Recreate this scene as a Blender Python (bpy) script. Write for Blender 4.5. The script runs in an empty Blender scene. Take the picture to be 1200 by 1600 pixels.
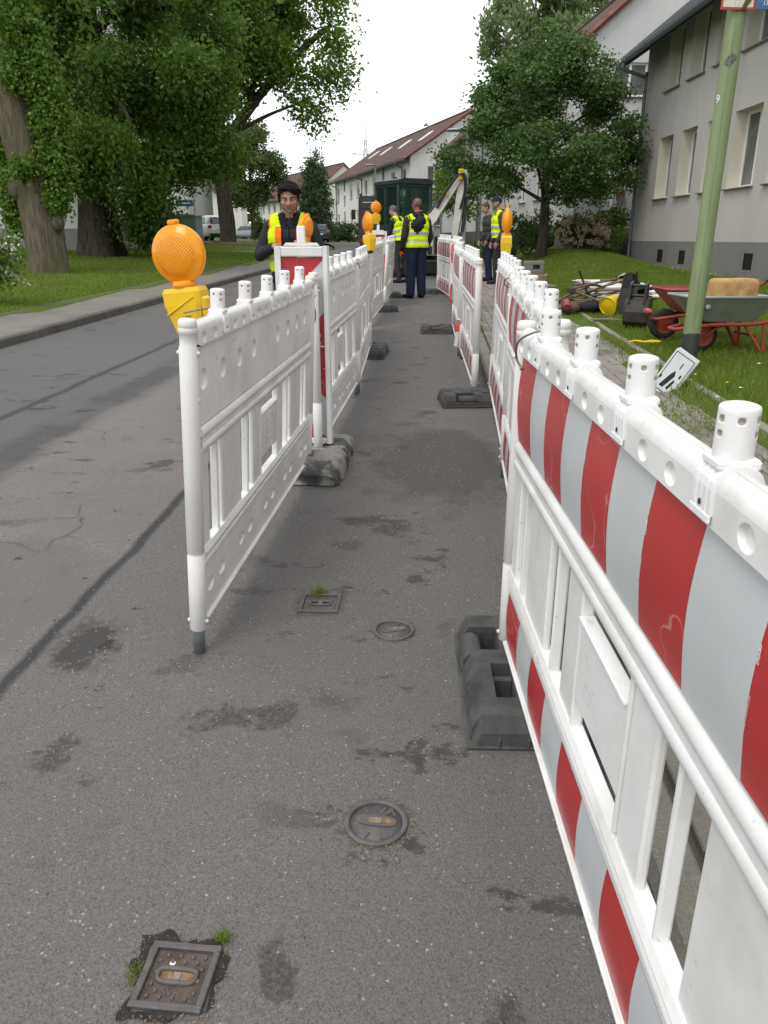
import bpy, bmesh, math, random
import numpy as np
from mathutils import Vector, Matrix, kdtree

R = math.radians
SC = bpy.context.scene
COL = SC.collection
random.seed(7)
RNG = np.random.default_rng(11)

# ------------------------------------------------------------------ camera, sky, sun, exposure
cam_data = bpy.data.cameras.new('camera')
cam = bpy.data.objects.new('camera', cam_data)
COL.objects.link(cam)
cam.location = (0, 0, 1.35)
cam.rotation_euler = (R(90 - 19.67), 0, 0)
cam_data.sensor_fit = 'VERTICAL'
cam_data.sensor_height = 24
cam_data.lens = 18
cam_data.clip_start = 0.05
cam_data.clip_end = 2000
SC.camera = cam

SUN_EL, SUN_AZ = R(58), R(215)          # azimuth clockwise from +Y
world = bpy.data.worlds.new('World')
SC.world = world
world.use_nodes = True
wn = world.node_tree
wn.nodes.clear()
w_out = wn.nodes.new('ShaderNodeOutputWorld')
w_bg = wn.nodes.new('ShaderNodeBackground')
w_sky = wn.nodes.new('ShaderNodeTexSky')
w_sky.sky_type = 'NISHITA'
w_sky.sun_disc = False
w_sky.sun_elevation = SUN_EL
w_sky.sun_rotation = SUN_AZ
w_mix = wn.nodes.new('ShaderNodeMix')
w_mix.data_type = 'RGBA'
w_mix.inputs[0].default_value = 0.88     # closed cloud cover over the blue sky
w_mix.inputs[7].default_value = (10.6, 10.8, 11.0, 1)
wn.links.new(w_sky.outputs[0], w_mix.inputs[6])
wn.links.new(w_mix.outputs[2], w_bg.inputs[0])
w_bg.inputs[1].default_value = 0.12
wn.links.new(w_bg.outputs[0], w_out.inputs[0])

sun_data = bpy.data.lights.new('sun', 'SUN')
sun_data.energy = 1.3
sun_data.angle = R(24)
sun_data.color = (1.0, 0.96, 0.9)
sun = bpy.data.objects.new('sun', sun_data)
COL.objects.link(sun)
sun.rotation_euler = (math.pi/2 - SUN_EL, 0, math.pi - SUN_AZ)
sun.location = (0, 0, 30)

SC.view_settings.view_transform = 'Standard'
SC.view_settings.look = 'None'
SC.view_settings.gamma = 1
SC.view_settings.exposure = 0.25
SC.view_settings.use_curve_mapping = False
SC.render.engine = 'CYCLES'
SC.cycles.use_denoising = True
SC.cycles.max_bounces = 8
SC.cycles.transparent_max_bounces = 12

# ------------------------------------------------------------------ node helpers
class NT:
    def __init__(s, name):
        s.m = bpy.data.materials.new(name)
        s.m.use_nodes = True
        s.nt = s.m.node_tree
        s.nt.nodes.clear()
        s.out = s.nt.nodes.new('ShaderNodeOutputMaterial')
    def n(s, t, ins=None, **pr):
        nd = s.nt.nodes.new(t)
        for k, v in pr.items():
            setattr(nd, k, v)
        for k, v in (ins or {}).items():
            if v is None:
                continue
            if isinstance(v, bpy.types.NodeSocket):
                s.nt.links.new(v, nd.inputs[k])
            else:
                nd.inputs[k].default_value = v
        return nd
    def noise(s, vec, scale, detail=4, rough=0.55):
        return s.n('ShaderNodeTexNoise', {'Vector': vec, 'Scale': scale, 'Detail': detail, 'Roughness': rough}).outputs[0]
    def vor(s, vec, scale, out='Distance', feature='F1'):
        return s.n('ShaderNodeTexVoronoi', {'Vector': vec, 'Scale': scale}, feature=feature).outputs[out]
    def ramp(s, fac, *stops):
        nd = s.n('ShaderNodeValToRGB', {0: fac})
        cr = nd.color_ramp
        while len(cr.elements) < len(stops):
            cr.elements.new(0.5)
        for e, (p, c) in zip(cr.elements, stops):
            e.position = p
            e.color = (c, c, c, 1) if isinstance(c, (int, float)) else (*c, 1)
        return nd.outputs[0]
    def mix(s, f, a, b, mode='MIX'):
        def c(v):
            return (*v, 1) if isinstance(v, tuple) and len(v) == 3 else v
        return s.n('ShaderNodeMix', {0: f, 6: c(a), 7: c(b)}, data_type='RGBA', blend_type=mode).outputs[2]
    def math(s, op, a, b=None, clamp=False):
        return s.n('ShaderNodeMath', {0: a, 1: b}, operation=op, use_clamp=clamp).outputs[0]
    def obj(s):
        oi = s.n('ShaderNodeObjectInfo').outputs['Random']
        tc = s.n('ShaderNodeTexCoord').outputs['Object']
        sc = s.n('ShaderNodeVectorMath', {0: oi, 1: (41, 23, 17)}, operation='MULTIPLY').outputs[0]
        return s.n('ShaderNodeVectorMath', {0: tc, 1: sc}, operation='ADD').outputs[0]
    def pos(s):
        return s.n('ShaderNodeNewGeometry').outputs['Position']
    def bump(s, h, strength=0.4, dist=0.01):
        return s.n('ShaderNodeBump', {'Height': h, 'Strength': strength, 'Distance': dist}).outputs[0]
    def bsdf(s, col, rough=0.5, normal=None, metal=0.0, spec=0.5, **k):
        ins = {'Base Color': (*col, 1) if isinstance(col, tuple) else col, 'Roughness': rough, 'Metallic': metal,
               'Specular IOR Level': spec, 'Normal': normal}
        ins.update(k)
        return s.n('ShaderNodeBsdfPrincipled', ins).outputs[0]
    def done(s, sh):
        s.nt.links.new(sh, s.out.inputs[0])
        return s.m

def sc3(c, k):
    return tuple(min(1.0, x * k) for x in c)

def pm(name, col, rough=0.5, metal=0.0, var=0.12, vs=6.0, bump=0.0, bs=120.0, dirt=None, spec=0.5, world_co=False, **k):
    """a plain surface with grain, slight tone variation and optional shaped dirt (colour, amount, scale)"""
    t = NT(name)
    co = t.pos() if world_co else t.obj()
    nz = t.noise(co, vs, 5)
    c = t.mix(t.ramp(nz, (0.3, 0.0), (0.72, 1.0)), sc3(col, 1 - var), sc3(col, 1 + var))
    r = rough
    if dirt:
        dn = t.noise(co, dirt[2], 8, 0.65)
        f = t.ramp(dn, (0.5 - 0.2 * dirt[1], 0.0), (0.78, dirt[1]))
        c = t.mix(f, c, dirt[0])
        r = t.math('ADD', t.math('MULTIPLY', f, 0.3), rough)
    nb = None
    if bump:
        nb = t.bump(t.noise(co, bs, 3), bump, 0.004)
    return t.done(t.bsdf(c, r, nb, metal, spec, **k))

# ------------------------------------------------------------------ mesh helpers
def frame_from(d):
    d = Vector(d).normalized()
    a = Vector((0, 0, 1)) if abs(d.z) < 0.95 else Vector((1, 0, 0))
    u = d.cross(a).normalized()
    return u, d.cross(u).normalized(), d

class MB:
    def __init__(s):
        s.v, s.f, s.m, s.s = [], [], [], []
        s.M = None
    def add(s, vs, fs, mat=0, smooth=False):
        o = len(s.v)
        if s.M is not None:
            vs = [s.M @ Vector(p) for p in vs]
        s.v.extend([tuple(p) for p in vs])
        for f in fs:
            s.f.append([i + o for i in f])
            s.m.append(mat)
            s.s.append(smooth)
        return s
    def box(s, c, d, b=0.0, mat=0, rot=None):
        """box with centre c, full size d, chamfer b"""
        hx, hy, hz = d[0] / 2, d[1] / 2, d[2] / 2
        b = min(b, hx * .9, hy * .9, hz * .9)
        if b <= 0:
            vs = [(x, y, z) for x in (-hx, hx) for y in (-hy, hy) for z in (-hz, hz)]
            fs = [(0, 1, 3, 2), (4, 6, 7, 5), (0, 4, 5, 1), (2, 3, 7, 6), (0, 2, 6, 4), (1, 5, 7, 3)]
        else:
            vs, idx = [], {}
            for sx in (-1, 1):
                for sy in (-1, 1):
                    for sz in (-1, 1):
                        for ax in range(3):
                            p = [sx * (hx - b), sy * (hy - b), sz * (hz - b)]
                            p[ax] += (sx, sy, sz)[ax] * b
                            idx[(sx, sy, sz, ax)] = len(vs)
                            vs.append(tuple(p))
            g = lambda sx, sy, sz, ax: idx[(sx, sy, sz, ax)]
            fs = []
            for sg in (-1, 1):
                fs.append([g(sg, a, q, 0) for a, q in ((-1, -1), (1, -1), (1, 1), (-1, 1))][::sg])
                fs.append([g(a, sg, q, 1) for a, q in ((-1, -1), (-1, 1), (1, 1), (1, -1))][::sg])
                fs.append([g(a, q, sg, 2) for a, q in ((-1, -1), (1, -1), (1, 1), (-1, 1))][::sg])
            for a in (-1, 1):
                for q in (-1, 1):
                    fs.append([g(a, q, -1, 0), g(a, q, -1, 1), g(a, q, 1, 1), g(a, q, 1, 0)][::(1 if a * q > 0 else -1)])
                    fs.append([g(a, -1, q, 0), g(a, 1, q, 0), g(a, 1, q, 2), g(a, -1, q, 2)][::(1 if a * q > 0 else -1)])
                    fs.append([g(-1, a, q, 1), g(-1, a, q, 2), g(1, a, q, 2), g(1, a, q, 1)][::(1 if a * q > 0 else -1)])
            for sx in (-1, 1):
                for sy in (-1, 1):
                    for sz in (-1, 1):
                        fs.append([g(sx, sy, sz, 0), g(sx, sy, sz, 1), g(sx, sy, sz, 2)][::(1 if sx * sy * sz > 0 else -1)])
        if rot is not None:
            vs = [rot @ Vector(p) for p in vs]
        return s.add([(p[0] + c[0], p[1] + c[1], p[2] + c[2]) for p in vs], fs, mat)
    def tube(s, pts, rad, n=10, mat=0, cap=True, smooth=True, closed=False):
        pts = [Vector(p) for p in pts]
        if isinstance(rad, (int, float)):
            rad = [rad] * len(pts)
        vs, fs = [], []
        u = None
        for i, p in enumerate(pts):
            a = pts[max(i - 1, 0)]
            q = pts[min(i + 1, len(pts) - 1)]
            d = (q - a).normalized() if (q - a).length > 1e-9 else Vector((0, 0, 1))
            if u is None:
                u, w, _ = frame_from(d)
            else:
                u = (u - d * u.dot(d)).normalized()
                w = d.cross(u).normalized()
            for k in range(n):
                t = 2 * math.pi * k / n
                vs.append(p + (u * math.cos(t) + w * math.sin(t)) * rad[i])
        for i in range(len(pts) - 1):
            for k in range(n):
                k2 = (k + 1) % n
                fs.append((i * n + k, (i + 1) * n + k, (i + 1) * n + k2, i * n + k2))
        s.add(vs, fs, mat, smooth)
        if cap:
            e = (len(pts) - 1) * n
            s.add(vs[:n], [list(range(n))], mat)
            s.add(vs[e:e + n], [list(range(n))[::-1]], mat)
        return s
    def cyl(s, p0, p1, r0, r1=None, n=16, mat=0, cap=True, smooth=True):
        return s.tube([p0, p1], [r0, r0 if r1 is None else r1], n, mat, cap, smooth)
    def lathe(s, prof, n=24, o=(0, 0, 0), ax=(0, 0, 1), mat=0, smooth=True):
        """prof: (radius, height along ax)"""
        u, w, d = frame_from(ax)
        o = Vector(o)
        vs, fs = [], []
        for r, h in prof:
            for k in range(n):
                t = 2 * math.pi * k / n
                vs.append(o + d * h + (u * math.cos(t) + w * math.sin(t)) * r)
        for i in range(len(prof) - 1):
            for k in range(n):
                k2 = (k + 1) % n
                fs.append((i * n + k, (i + 1) * n + k, (i + 1) * n + k2, i * n + k2))
        return s.add(vs, fs, mat, smooth)
    def prism(s, poly, h0, h1, axes='xz', mat=0, smooth=False):
        """polygon in two axes, extruded along the third from h0 to h1"""
        third = [a for a in 'xyz' if a not in axes][0]
        def P(a, b, h):
            d = {axes[0]: a, axes[1]: b, third: h}
            return (d['x'], d['y'], d['z'])
        n = len(poly)
        vs = [P(a, b, h0) for a, b in poly] + [P(a, b, h1) for a, b in poly]
        fs = [list(range(n))[::-1], list(range(n, 2 * n))] + [(i, (i + 1) % n, n + (i + 1) % n, n + i) for i in range(n)]
        return s.add(vs, fs, mat, smooth)
    def ell(s, c, r, n=16, m=10, mat=0, rot=None):
        vs, fs = [], []
        for i in range(m + 1):
            ph = math.pi * i / m
            for k in range(n):
                t = 2 * math.pi * k / n
                p = Vector((math.sin(ph) * math.cos(t) * r[0], math.sin(ph) * math.sin(t) * r[1], math.cos(ph) * r[2]))
                if rot is not None:
                    p = rot @ p
                vs.append((p[0] + c[0], p[1] + c[1], p[2] + c[2]))
        for i in range(m):
            for k in range(n):
                k2 = (k + 1) % n
                fs.append((i * n + k, (i + 1) * n + k, (i + 1) * n + k2, i * n + k2))
        return s.add(vs, fs, mat, True)
    def grid(s, rows, mat=0, smooth=True):
        """rows: equal-length lists of points"""
        n = len(rows[0])
        vs = [p for r in rows for p in r]
        fs = [(i * n + k, i * n + k + 1, (i + 1) * n + k + 1, (i + 1) * n + k) for i in range(len(rows) - 1) for k in range(n - 1)]
        return s.add(vs, fs, mat, smooth)
    def holed(s, fn, us, vs_, holes, cup, mat=0, mat_hole=None, k=0.36, dome=True, n=16):
        """a surface fn(u, v, depth) cut into cells; cells in holes get a round recess of depth cup"""
        mh = mat if mat_hole is None else mat_hole
        for i in range(len(us) - 1):
            for j in range(len(vs_) - 1):
                u0, u1, v0, v1 = us[i], us[i + 1], vs_[j], vs_[j + 1]
                if (i, j) not in holes:
                    um = (u0 + u1) / 2
                    s.add([fn(u0, v0, 0), fn(um, v0, 0), fn(u1, v0, 0), fn(u1, v1, 0), fn(um, v1, 0), fn(u0, v1, 0)], [(0, 1, 4, 5), (1, 2, 3, 4)], mat, True)
                    continue
                cu, cv, hu, hv = (u0 + u1) / 2, (v0 + v1) / 2, (u1 - u0) / 2, (v1 - v0) / 2
                out, rin, rmid = [], [], []
                for q in range(n):
                    t = 2 * math.pi * q / n
                    ct, st = math.cos(t), math.sin(t)
                    mx = max(abs(ct), abs(st))
                    out.append((ct / mx, st / mx))
                    rin.append((ct * 2 * k, st * 2 * k))
                pts = [fn(cu + a * hu, cv + b * hv, 0) for a, b in out]
                pts += [fn(cu + a * hu, cv + b * hv, 0) for a, b in rin]
                pts += [fn(cu + a * hu * (.8 if dome else .97), cv + b * hv * (.8 if dome else .97), cup * (.75 if dome else 1)) for a, b in rin]
                f1 = [(q, (q + 1) % n, n + (q + 1) % n, n + q) for q in range(n)]
                f2 = [(n + q, n + (q + 1) % n, 2 * n + (q + 1) % n, 2 * n + q) for q in range(n)]
                pts.append(fn(cu, cv, cup))
                f3 = [(2 * n + q, 2 * n + (q + 1) % n, 3 * n) for q in range(n)]
                s.add(pts, f1, mat, True)
                s.add(pts, f2, mh, True)
                s.add(pts, f3, mh, True)
        return s
    def mesh(s, name, mats):
        me = bpy.data.meshes.new(name)
        me.from_pydata(s.v, [], s.f)
        for m in mats if isinstance(mats, (list, tuple)) else [mats]:
            me.materials.append(m)
        me.polygons.foreach_set('material_index', s.m)
        me.polygons.foreach_set('use_smooth', s.s)
        me.update()
        return me
    def build(s, name, mats, parent=None, weld=False):
        me = s.mesh(name, mats)
        if weld:
            bm = bmesh.new()
            bm.from_mesh(me)
            bmesh.ops.remove_doubles(bm, verts=bm.verts, dist=1e-5)
            bmesh.ops.recalc_face_normals(bm, faces=bm.faces)
            bm.to_mesh(me)
            bm.free()
        o = bpy.data.objects.new(name, me)
        COL.objects.link(o)
        if parent is not None:
            o.parent = parent
        return o

def tag(o, label=None, cat=None, group=None, kind=None):
    if label: o['label'] = label
    if cat: o['category'] = cat
    if group: o['group'] = group
    if kind: o['kind'] = kind
    return o

def thing(name, label, cat, loc=(0, 0, 0), rz=0.0, group=None):
    o = bpy.data.objects.new(name, None)
    o.empty_display_size = .1
    COL.objects.link(o)
    o.location = loc
    o.rotation_euler = (0, 0, rz)
    return tag(o, label, cat, group)

KIDS = {}
def dup(o, parent=None):
    c = o.copy()
    COL.objects.link(c)
    if parent is not None:
        c.parent = parent
    for ch in list(o.children):
        dup(ch, c)
    return c

def inst(o, parent, loc=None, rot=None, name=None):
    """another part that shares the mesh of o"""
    c = o.copy()
    COL.objects.link(c)
    c.parent = parent
    if loc is not None: c.location = loc
    if rot is not None: c.rotation_euler = rot
    for ch in list(o.children):
        dup(ch, c)
    return c

def np_mesh(name, verts, nper, mat, parent=None, smooth=False):
    """many equal polygons (nper corners each) as one mesh, quickly"""
    verts = np.asarray(verts, dtype=np.float32).reshape(-1, 3)
    nv = len(verts)
    nf = nv // nper
    me = bpy.data.meshes.new(name)
    me.vertices.add(nv)
    me.vertices.foreach_set('co', verts.ravel())
    me.loops.add(nv)
    me.loops.foreach_set('vertex_index', np.arange(nv, dtype=np.int32))
    me.polygons.add(nf)
    me.polygons.foreach_set('loop_start', np.arange(0, nv, nper, dtype=np.int32))
    me.polygons.foreach_set('loop_total', np.full(nf, nper, dtype=np.int32))
    me.materials.append(mat)
    me.update(calc_edges=True)
    o = bpy.data.objects.new(name, me)
    COL.objects.link(o)
    if parent is not None:
        o.parent = parent
    return o

FONT_CACHE = {}
def lettering(text, size, mat, parent, loc, rot=(0, 0, 0), name='lettering', extrude=0.0004, align='CENTER', matrix=None):
    cu = bpy.data.curves.new(name, 'FONT')
    cu.body = text
    cu.size = size
    cu.extrude = extrude
    cu.align_x = align
    cu.align_y = 'CENTER'
    cu.resolution_u = 3
    t = bpy.data.objects.new(name + '_tmp', cu)
    COL.objects.link(t)
    dg = bpy.context.evaluated_depsgraph_get()
    me = bpy.data.meshes.new_from_object(t.evaluated_get(dg))
    bpy.data.objects.remove(t)
    bpy.data.curves.remove(cu)
    me.materials.clear()
    me.materials.append(mat)
    o = bpy.data.objects.new(name, me)
    COL.objects.link(o)
    o.parent = parent
    if matrix is not None:
        o.matrix_local = matrix
    else:
        o.location = loc
        o.rotation_euler = rot
    return o

# ------------------------------------------------------------------ lie of the land
def sst(a, b, x):
    t = np.clip((x - a) / (b - a), 0, 1)
    return t * t * (3 - 2 * t)

def rz(y):
    y = np.asarray(y, dtype=float)
    return np.where(y < 60, .0155 * y, .93 + .002 * (y - 60))
def bend(y):
    y = np.asarray(y, dtype=float)
    return np.where(y > 32, .004 * (y - 32) ** 2, 0.0) * np.where(y > 110, 0, 1) + np.where(y > 110, .004 * 78 ** 2 + .62 * (y - 110), 0)
def kr(y): return .47 + .066 * np.asarray(y, dtype=float) - bend(y)
def kl(y): return -5.03 + .066 * np.asarray(y, dtype=float) - bend(y)
def lr(y): return kr(y) + 1.63
def ll(y): return kl(y) - 1.25
SIDE0, SIDE1 = 37.2, 44.0
def gz(x, y):
    x = np.asarray(x, dtype=float)
    y = np.asarray(y, dtype=float)
    b = rz(y)
    dr = x - lr(y)
    dl = ll(y) - x
    h = np.where(dr > dl, .115 + .03 * np.clip(dr, 0, 8) + .36 * sst(17, 25, y) * (1 - sst(6.5, 7.7, x)) * sst(0, 2, dr),
                 .115 + .035 * np.clip(dl, 0, 9))
    inroad = (dr < -.3) & (dl < -.3)
    side = (y > SIDE0 - .9) & (y < SIDE1 - .3) & (x < kl(y) + 1)
    return b + np.where(inroad | side, -.14, h)
def g(x, y): return float(gz(x, y))
def rd(y): return float(rz(y))
# ------------------------------------------------------------------ materials
def plastic(name, col):
    t = NT(name)
    co = t.obj()
    c = t.mix(t.ramp(t.noise(co, 3, 5), (.3, 0.), (.7, 1.)), sc3(col, .96), sc3(col, 1.02))
    c = t.mix(t.ramp(t.noise(co, 4.2, 8, .65), (.44, 0.), (.82, .65)), c, (.42, .38, .31))
    sc = t.n('ShaderNodeVectorMath', {0: co, 1: (3, 9, 14)}, operation='MULTIPLY').outputs[0]
    c = t.mix(t.math('MULTIPLY', t.ramp(t.noise(sc, 4, 5, .6), (.63, 0.), (.68, .55)), t.ramp(t.noise(co, 2.2, 3), (.5, 0.), (.62, 1.))), c, (.30, .29, .27))
    sp = t.ramp(t.noise(co, 75, 3, .6), (.69, 0.), (.72, .5))
    c = t.mix(sp, c, (.36, .33, .27))
    return t.done(t.bsdf(c, t.ramp(t.noise(co, 9, 4), (.3, .28), (.7, .48)), t.bump(t.noise(co, 30, 3), .04, .002)))
WHITE = plastic('white_plastic', (.745, .745, .73))
_OLD = pm('white_plastic_plain', (.74, .74, .725), .34, var=.03, vs=3, dirt=((.42, .38, .30), .8, 4.2))
WHITE_CLEAN = pm('white_cap_plastic', (.82, .82, .82), .32, var=.02, vs=5, dirt=((.55, .52, .46), .4, 9))
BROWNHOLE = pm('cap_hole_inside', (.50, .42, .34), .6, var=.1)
POSTM = pm('white_post_plastic', (.74, .735, .71), .4, var=.04, vs=4, dirt=((.48, .44, .36), .5, 4))
ZINC = pm('galvanised_tube', (.30, .34, .35), .42, metal=.6, var=.15, vs=20)
WIRE = pm('steel_wire', (.22, .21, .19), .5, metal=.6)
def sheet_mat(name, col, dirt, scratch):
    t = NT(name)
    co = t.obj()
    c = t.mix(t.ramp(t.noise(co, 4, 6), (.35, 0.), (.7, 1.)), sc3(col, .92), sc3(col, 1.06))
    # thin pale scratches
    w = t.n('ShaderNodeTexNoise', {'Vector': co, 'Scale': 5.5, 'Detail': 2.5, 'Roughness': .5})
    sx = t.math('ABSOLUTE', t.math('SUBTRACT', w.outputs[0], .56))
    lim = t.ramp(t.noise(co, 2.6, 2), (.40, 0.), (.55, scratch))
    c = t.mix(t.math('MULTIPLY', t.ramp(sx, (.0, 1.), (.007, 0.)), lim), c, (.72, .55, .53))
    c = t.mix(t.ramp(t.noise(co, 60, 3), (.70, 0.), (.74, dirt)), c, sc3(col, .55))
    return t.done(t.bsdf(c, .32, t.bump(t.noise(co, 900, 1), .05, .001)))
RED_SHEET = sheet_mat('red_reflective_sheet', (.43, .026, .028), .8, .45)
GREY_SHEET = sheet_mat('white_reflective_sheet', (.51, .53, .54), .5, .15)
RUBBER = pm('recycled_rubber', (.045, .046, .048), .78, var=.35, vs=14, bump=.5, bs=160, dirt=((.13, .125, .115), .7, 7))
RUBBER_DARK = pm('rubber_slot', (.018, .018, .019), .9, var=.2)
RUBBER_MOTTLED = NT('mottled_recycled_rubber')
_t = RUBBER_MOTTLED
_c = _t.ramp(_t.noise(_t.obj(), 5, 5, .55), (.38, (.05, .05, .05)), (.46, (.10, .10, .09)), (.50, (.24, .23, .21)), (.60, (.27, .26, .24)), (.66, (.13, .13, .1)))
RUBBER_MOTTLED = _t.done(_t.bsdf(_c, .85, _t.bump(_t.noise(_t.obj(), 60, 5), .6, .01)))
YELLOW = pm('yellow_lamp_housing', (.80, .50, .012), .38, var=.06, vs=9, dirt=((.35, .22, .03), .25, 12))
def lens_mat():
    t = NT('amber_lens')
    co = t.n('ShaderNodeTexCoord').outputs['Object']
    sx = t.n('ShaderNodeSeparateXYZ', {0: co})
    a = t.math('SINE', t.math('MULTIPLY', sx.outputs[0], 560))
    b = t.math('SINE', t.math('MULTIPLY', sx.outputs[2], 560))
    h = t.math('MULTIPLY', a, b)
    r2 = t.math('SQRT', t.math('ADD', t.math('POWER', sx.outputs[0], 2), t.math('POWER', t.math('SUBTRACT', sx.outputs[2], .262), 2)))
    inner = t.ramp(r2, (.066, 1.), (.068, 0.))
    c = t.mix(t.math('MULTIPLY', inner, t.ramp(h, (.0, 0.), (.6, .55))), (.96, .46, .010), (.74, .27, .005))
    c = t.mix(t.ramp(t.noise(co, 25, 3), (.45, 0.), (.8, .35)), c, (.98, .42, .03))
    p = t.bsdf(c, .22, t.bump(t.math('MULTIPLY', h, inner), .55, .003), **{'Coat Weight': .3})
    tr = t.n('ShaderNodeBsdfTranslucent', {0: (1.0, .52, .02, 1)}).outputs[0]
    return t.done(t.n('ShaderNodeMixShader', {0: .42, 1: p, 2: tr}).outputs[0])
LENS = lens_mat()
BLACKP = pm('black_paint', (.016, .016, .018), .45, var=.2)
INK = pm('black_print', (.02, .02, .02), .6, var=.05)
WHITEPRINT = pm('white_print', (.78, .76, .74), .6, var=.05)
PINKPRINT = pm('pale_print', (.62, .32, .30), .6, var=.1)
IRON = pm('cast_iron', (.115, .112, .115), .5, metal=.25, var=.25, vs=30, bump=.5, bs=300, dirt=((.10, .055, .035), .6, 25))
IRONRUST = pm('rusty_cast_iron', (.105, .075, .058), .7, metal=.1, var=.4, vs=25, bump=.6, bs=250, dirt=((.05, .04, .035), .7, 40))
DIRTM = pm('black_dirt', (.022, .02, .018), .95, var=.5, vs=40, bump=1, bs=120)
DEBRIS = pm('dry_plant_debris', (.20, .125, .065), .9, var=.5, vs=60)
MOSS = pm('moss', (.09, .12, .02), .95, var=.4, vs=50, bump=1, bs=200)

# asphalt: one sheet, its laid zones run along the road
def asphalt():
    t = NT('asphalt')
    P = t.pos()
    s = t.n('ShaderNodeSeparateXYZ', {0: P})
    x = t.math('SUBTRACT', s.outputs[0], t.math('MULTIPLY', s.outputs[1], .066))
    wob = t.math('MULTIPLY', t.math('SUBTRACT', t.noise(P, 1.3, 5), .5), .28)
    xw = t.math('ADD', x, wob)
    xs = t.math('ADD', x, t.math('MULTIPLY', t.math('SUBTRACT', t.noise(P, 3, 5), .5), .07))
    fine = t.noise(P, 170, 3, .7)
    mid = t.noise(P, 26, 5, .6)
    big = t.noise(P, .75, 4)
    # lane being walked on
    lane = t.mix(t.ramp(fine, (.32, 0.), (.68, 1.)), (.094, .089, .084), (.182, .173, .164))
    lane = t.mix(t.ramp(big, (.32, 0.), (.68, .6)), lane, (.108, .102, .095))
    # aggregate grains, single dark and pale stones
    va = t.n('ShaderNodeTexVoronoi', {'Vector': P, 'Scale': 340})
    ga = t.n('ShaderNodeSeparateColor', {0: va.outputs['Color']})
    lane = t.mix(t.ramp(ga.outputs[0], (.62, 0.), (1., .42)), lane, (.20, .19, .178))
    lane = t.mix(t.ramp(ga.outputs[1], (.62, 0.), (1., .6)), lane, (.045, .042, .039))
    # older coarse band
    old = t.mix(t.ramp(fine, (.36, 0.), (.62, 1.)), (.088, .078, .071), (.215, .196, .182))
    old = t.mix(t.ramp(t.noise(P, 1.7, 3), (.4, 0.), (.62, .6)), old, (.128, .119, .112))
    # smooth newer carriageway
    new = t.mix(t.ramp(fine, (.3, 0.), (.7, 1.)), (.078, .074, .072), (.142, .136, .132))
    new = t.mix(t.ramp(t.noise(P, .6, 4), (.4, 0.), (.62, .7)), new, (.098, .093, .090))
    isold = t.ramp(xs, (.0, 1.), (.001, 0.))
    f_old = t.math('LESS_THAN', xs, -1.34)
    f_new = t.math('LESS_THAN', xw, -2.52)
    c = t.mix(f_old, lane, old)
    # grey patch in the old band
    dp = t.n('ShaderNodeVectorMath', {0: P, 1: (-1.72, 2.72, .04)}, operation='SUBTRACT').outputs[0]
    dl = t.n('ShaderNodeVectorMath', {0: dp}, operation='LENGTH').outputs['Value']
    dl = t.math('ADD', dl, t.math('MULTIPLY', t.math('SUBTRACT', t.noise(P, 2.5, 5), .5), .55))
    c = t.mix(t.math('MULTIPLY', t.ramp(dl, (.55, 1.), (.66, 0.)), f_old), c, t.mix(fine, (.105, .099, .094), (.152, .145, .139)))
    c = t.mix(f_new, c, new)
    # dark worn strip at the edge of the newer layer
    st = t.math('ABSOLUTE', t.math('ADD', xw, 2.62))
    st = t.math('MULTIPLY', t.ramp(st, (.10, 1.), (.24, 0.)), t.ramp(t.noise(P, .9, 4), (.41, 0.), (.52, .85)))
    c = t.mix(st, c, t.mix(fine, (.038, .037, .037), (.085, .083, .082)))
    # tar joints
    j1 = t.ramp(t.math('ABSOLUTE', t.math('ADD', xs, 1.325)), (.012, .9), (.036, 0.))
    j2 = t.ramp(t.math('ABSOLUTE', t.math('ADD', xs, 3.2)), (.02, .75), (.055, 0.))
    c = t.mix(t.math('MAXIMUM', j1, j2), c, (.03, .031, .034))
    # damp and oil spots (shaped stains, flat on the surface)
    Ps = t.n('ShaderNodeVectorMath', {0: P, 1: (.75, 1.25, 1)}, operation='MULTIPLY').outputs[0]
    n1 = t.noise(Ps, 3.6, 10, .72)
    n2 = t.noise(P, .55, 3)
    sp = t.math('MULTIPLY', t.ramp(n1, (.575, 0.), (.605, .78)), t.ramp(n2, (.42, 0.), (.52, 1.)))
    c = t.mix(sp, c, (.030, .028, .027))
    n3 = t.noise(P, 9, 5, .6)
    c = t.mix(t.math('MULTIPLY', t.ramp(n3, (.66, 0.), (.70, .9)), t.ramp(t.noise(P, 1.1, 2), (.46, 0.), (.56, 1.))), c, (.022, .021, .021))
    # roundish damp prints along the walkway
    vd = t.n('ShaderNodeTexVoronoi', {'Vector': t.n('ShaderNodeVectorMath', {0: P, 1: (1.0, 1.15, 1)}, operation='MULTIPLY').outputs[0], 'Scale': 2.7})
    bl = t.math('ADD', vd.outputs['Distance'], t.math('MULTIPLY', t.noise(P, 9, 4), .3))
    zone = t.math('MULTIPLY', t.ramp(t.math('ABSOLUTE', t.math('ADD', x, .26)), (.28, 1.), (.42, 0.)),
                  t.ramp(t.math('ABSOLUTE', t.math('SUBTRACT', s.outputs[1], 5.4)), (1.5, 1.), (2.3, 0.)))
    c = t.mix(t.math('MULTIPLY', t.math('MULTIPLY', t.ramp(bl, (.30, .6), (.42, 0.)), zone), t.ramp(t.noise(P, 3.3, 3), (.42, 0.), (.55, 1.))), c, (.036, .031, .027))
    # worn damp area beside the kerb
    de = t.n('ShaderNodeVectorMath', {0: t.n('ShaderNodeVectorMath', {0: P, 1: (.36, 4.5, .07)}, operation='SUBTRACT').outputs[0], 1: (1.5, .8, 1)}, operation='MULTIPLY').outputs[0]
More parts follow.
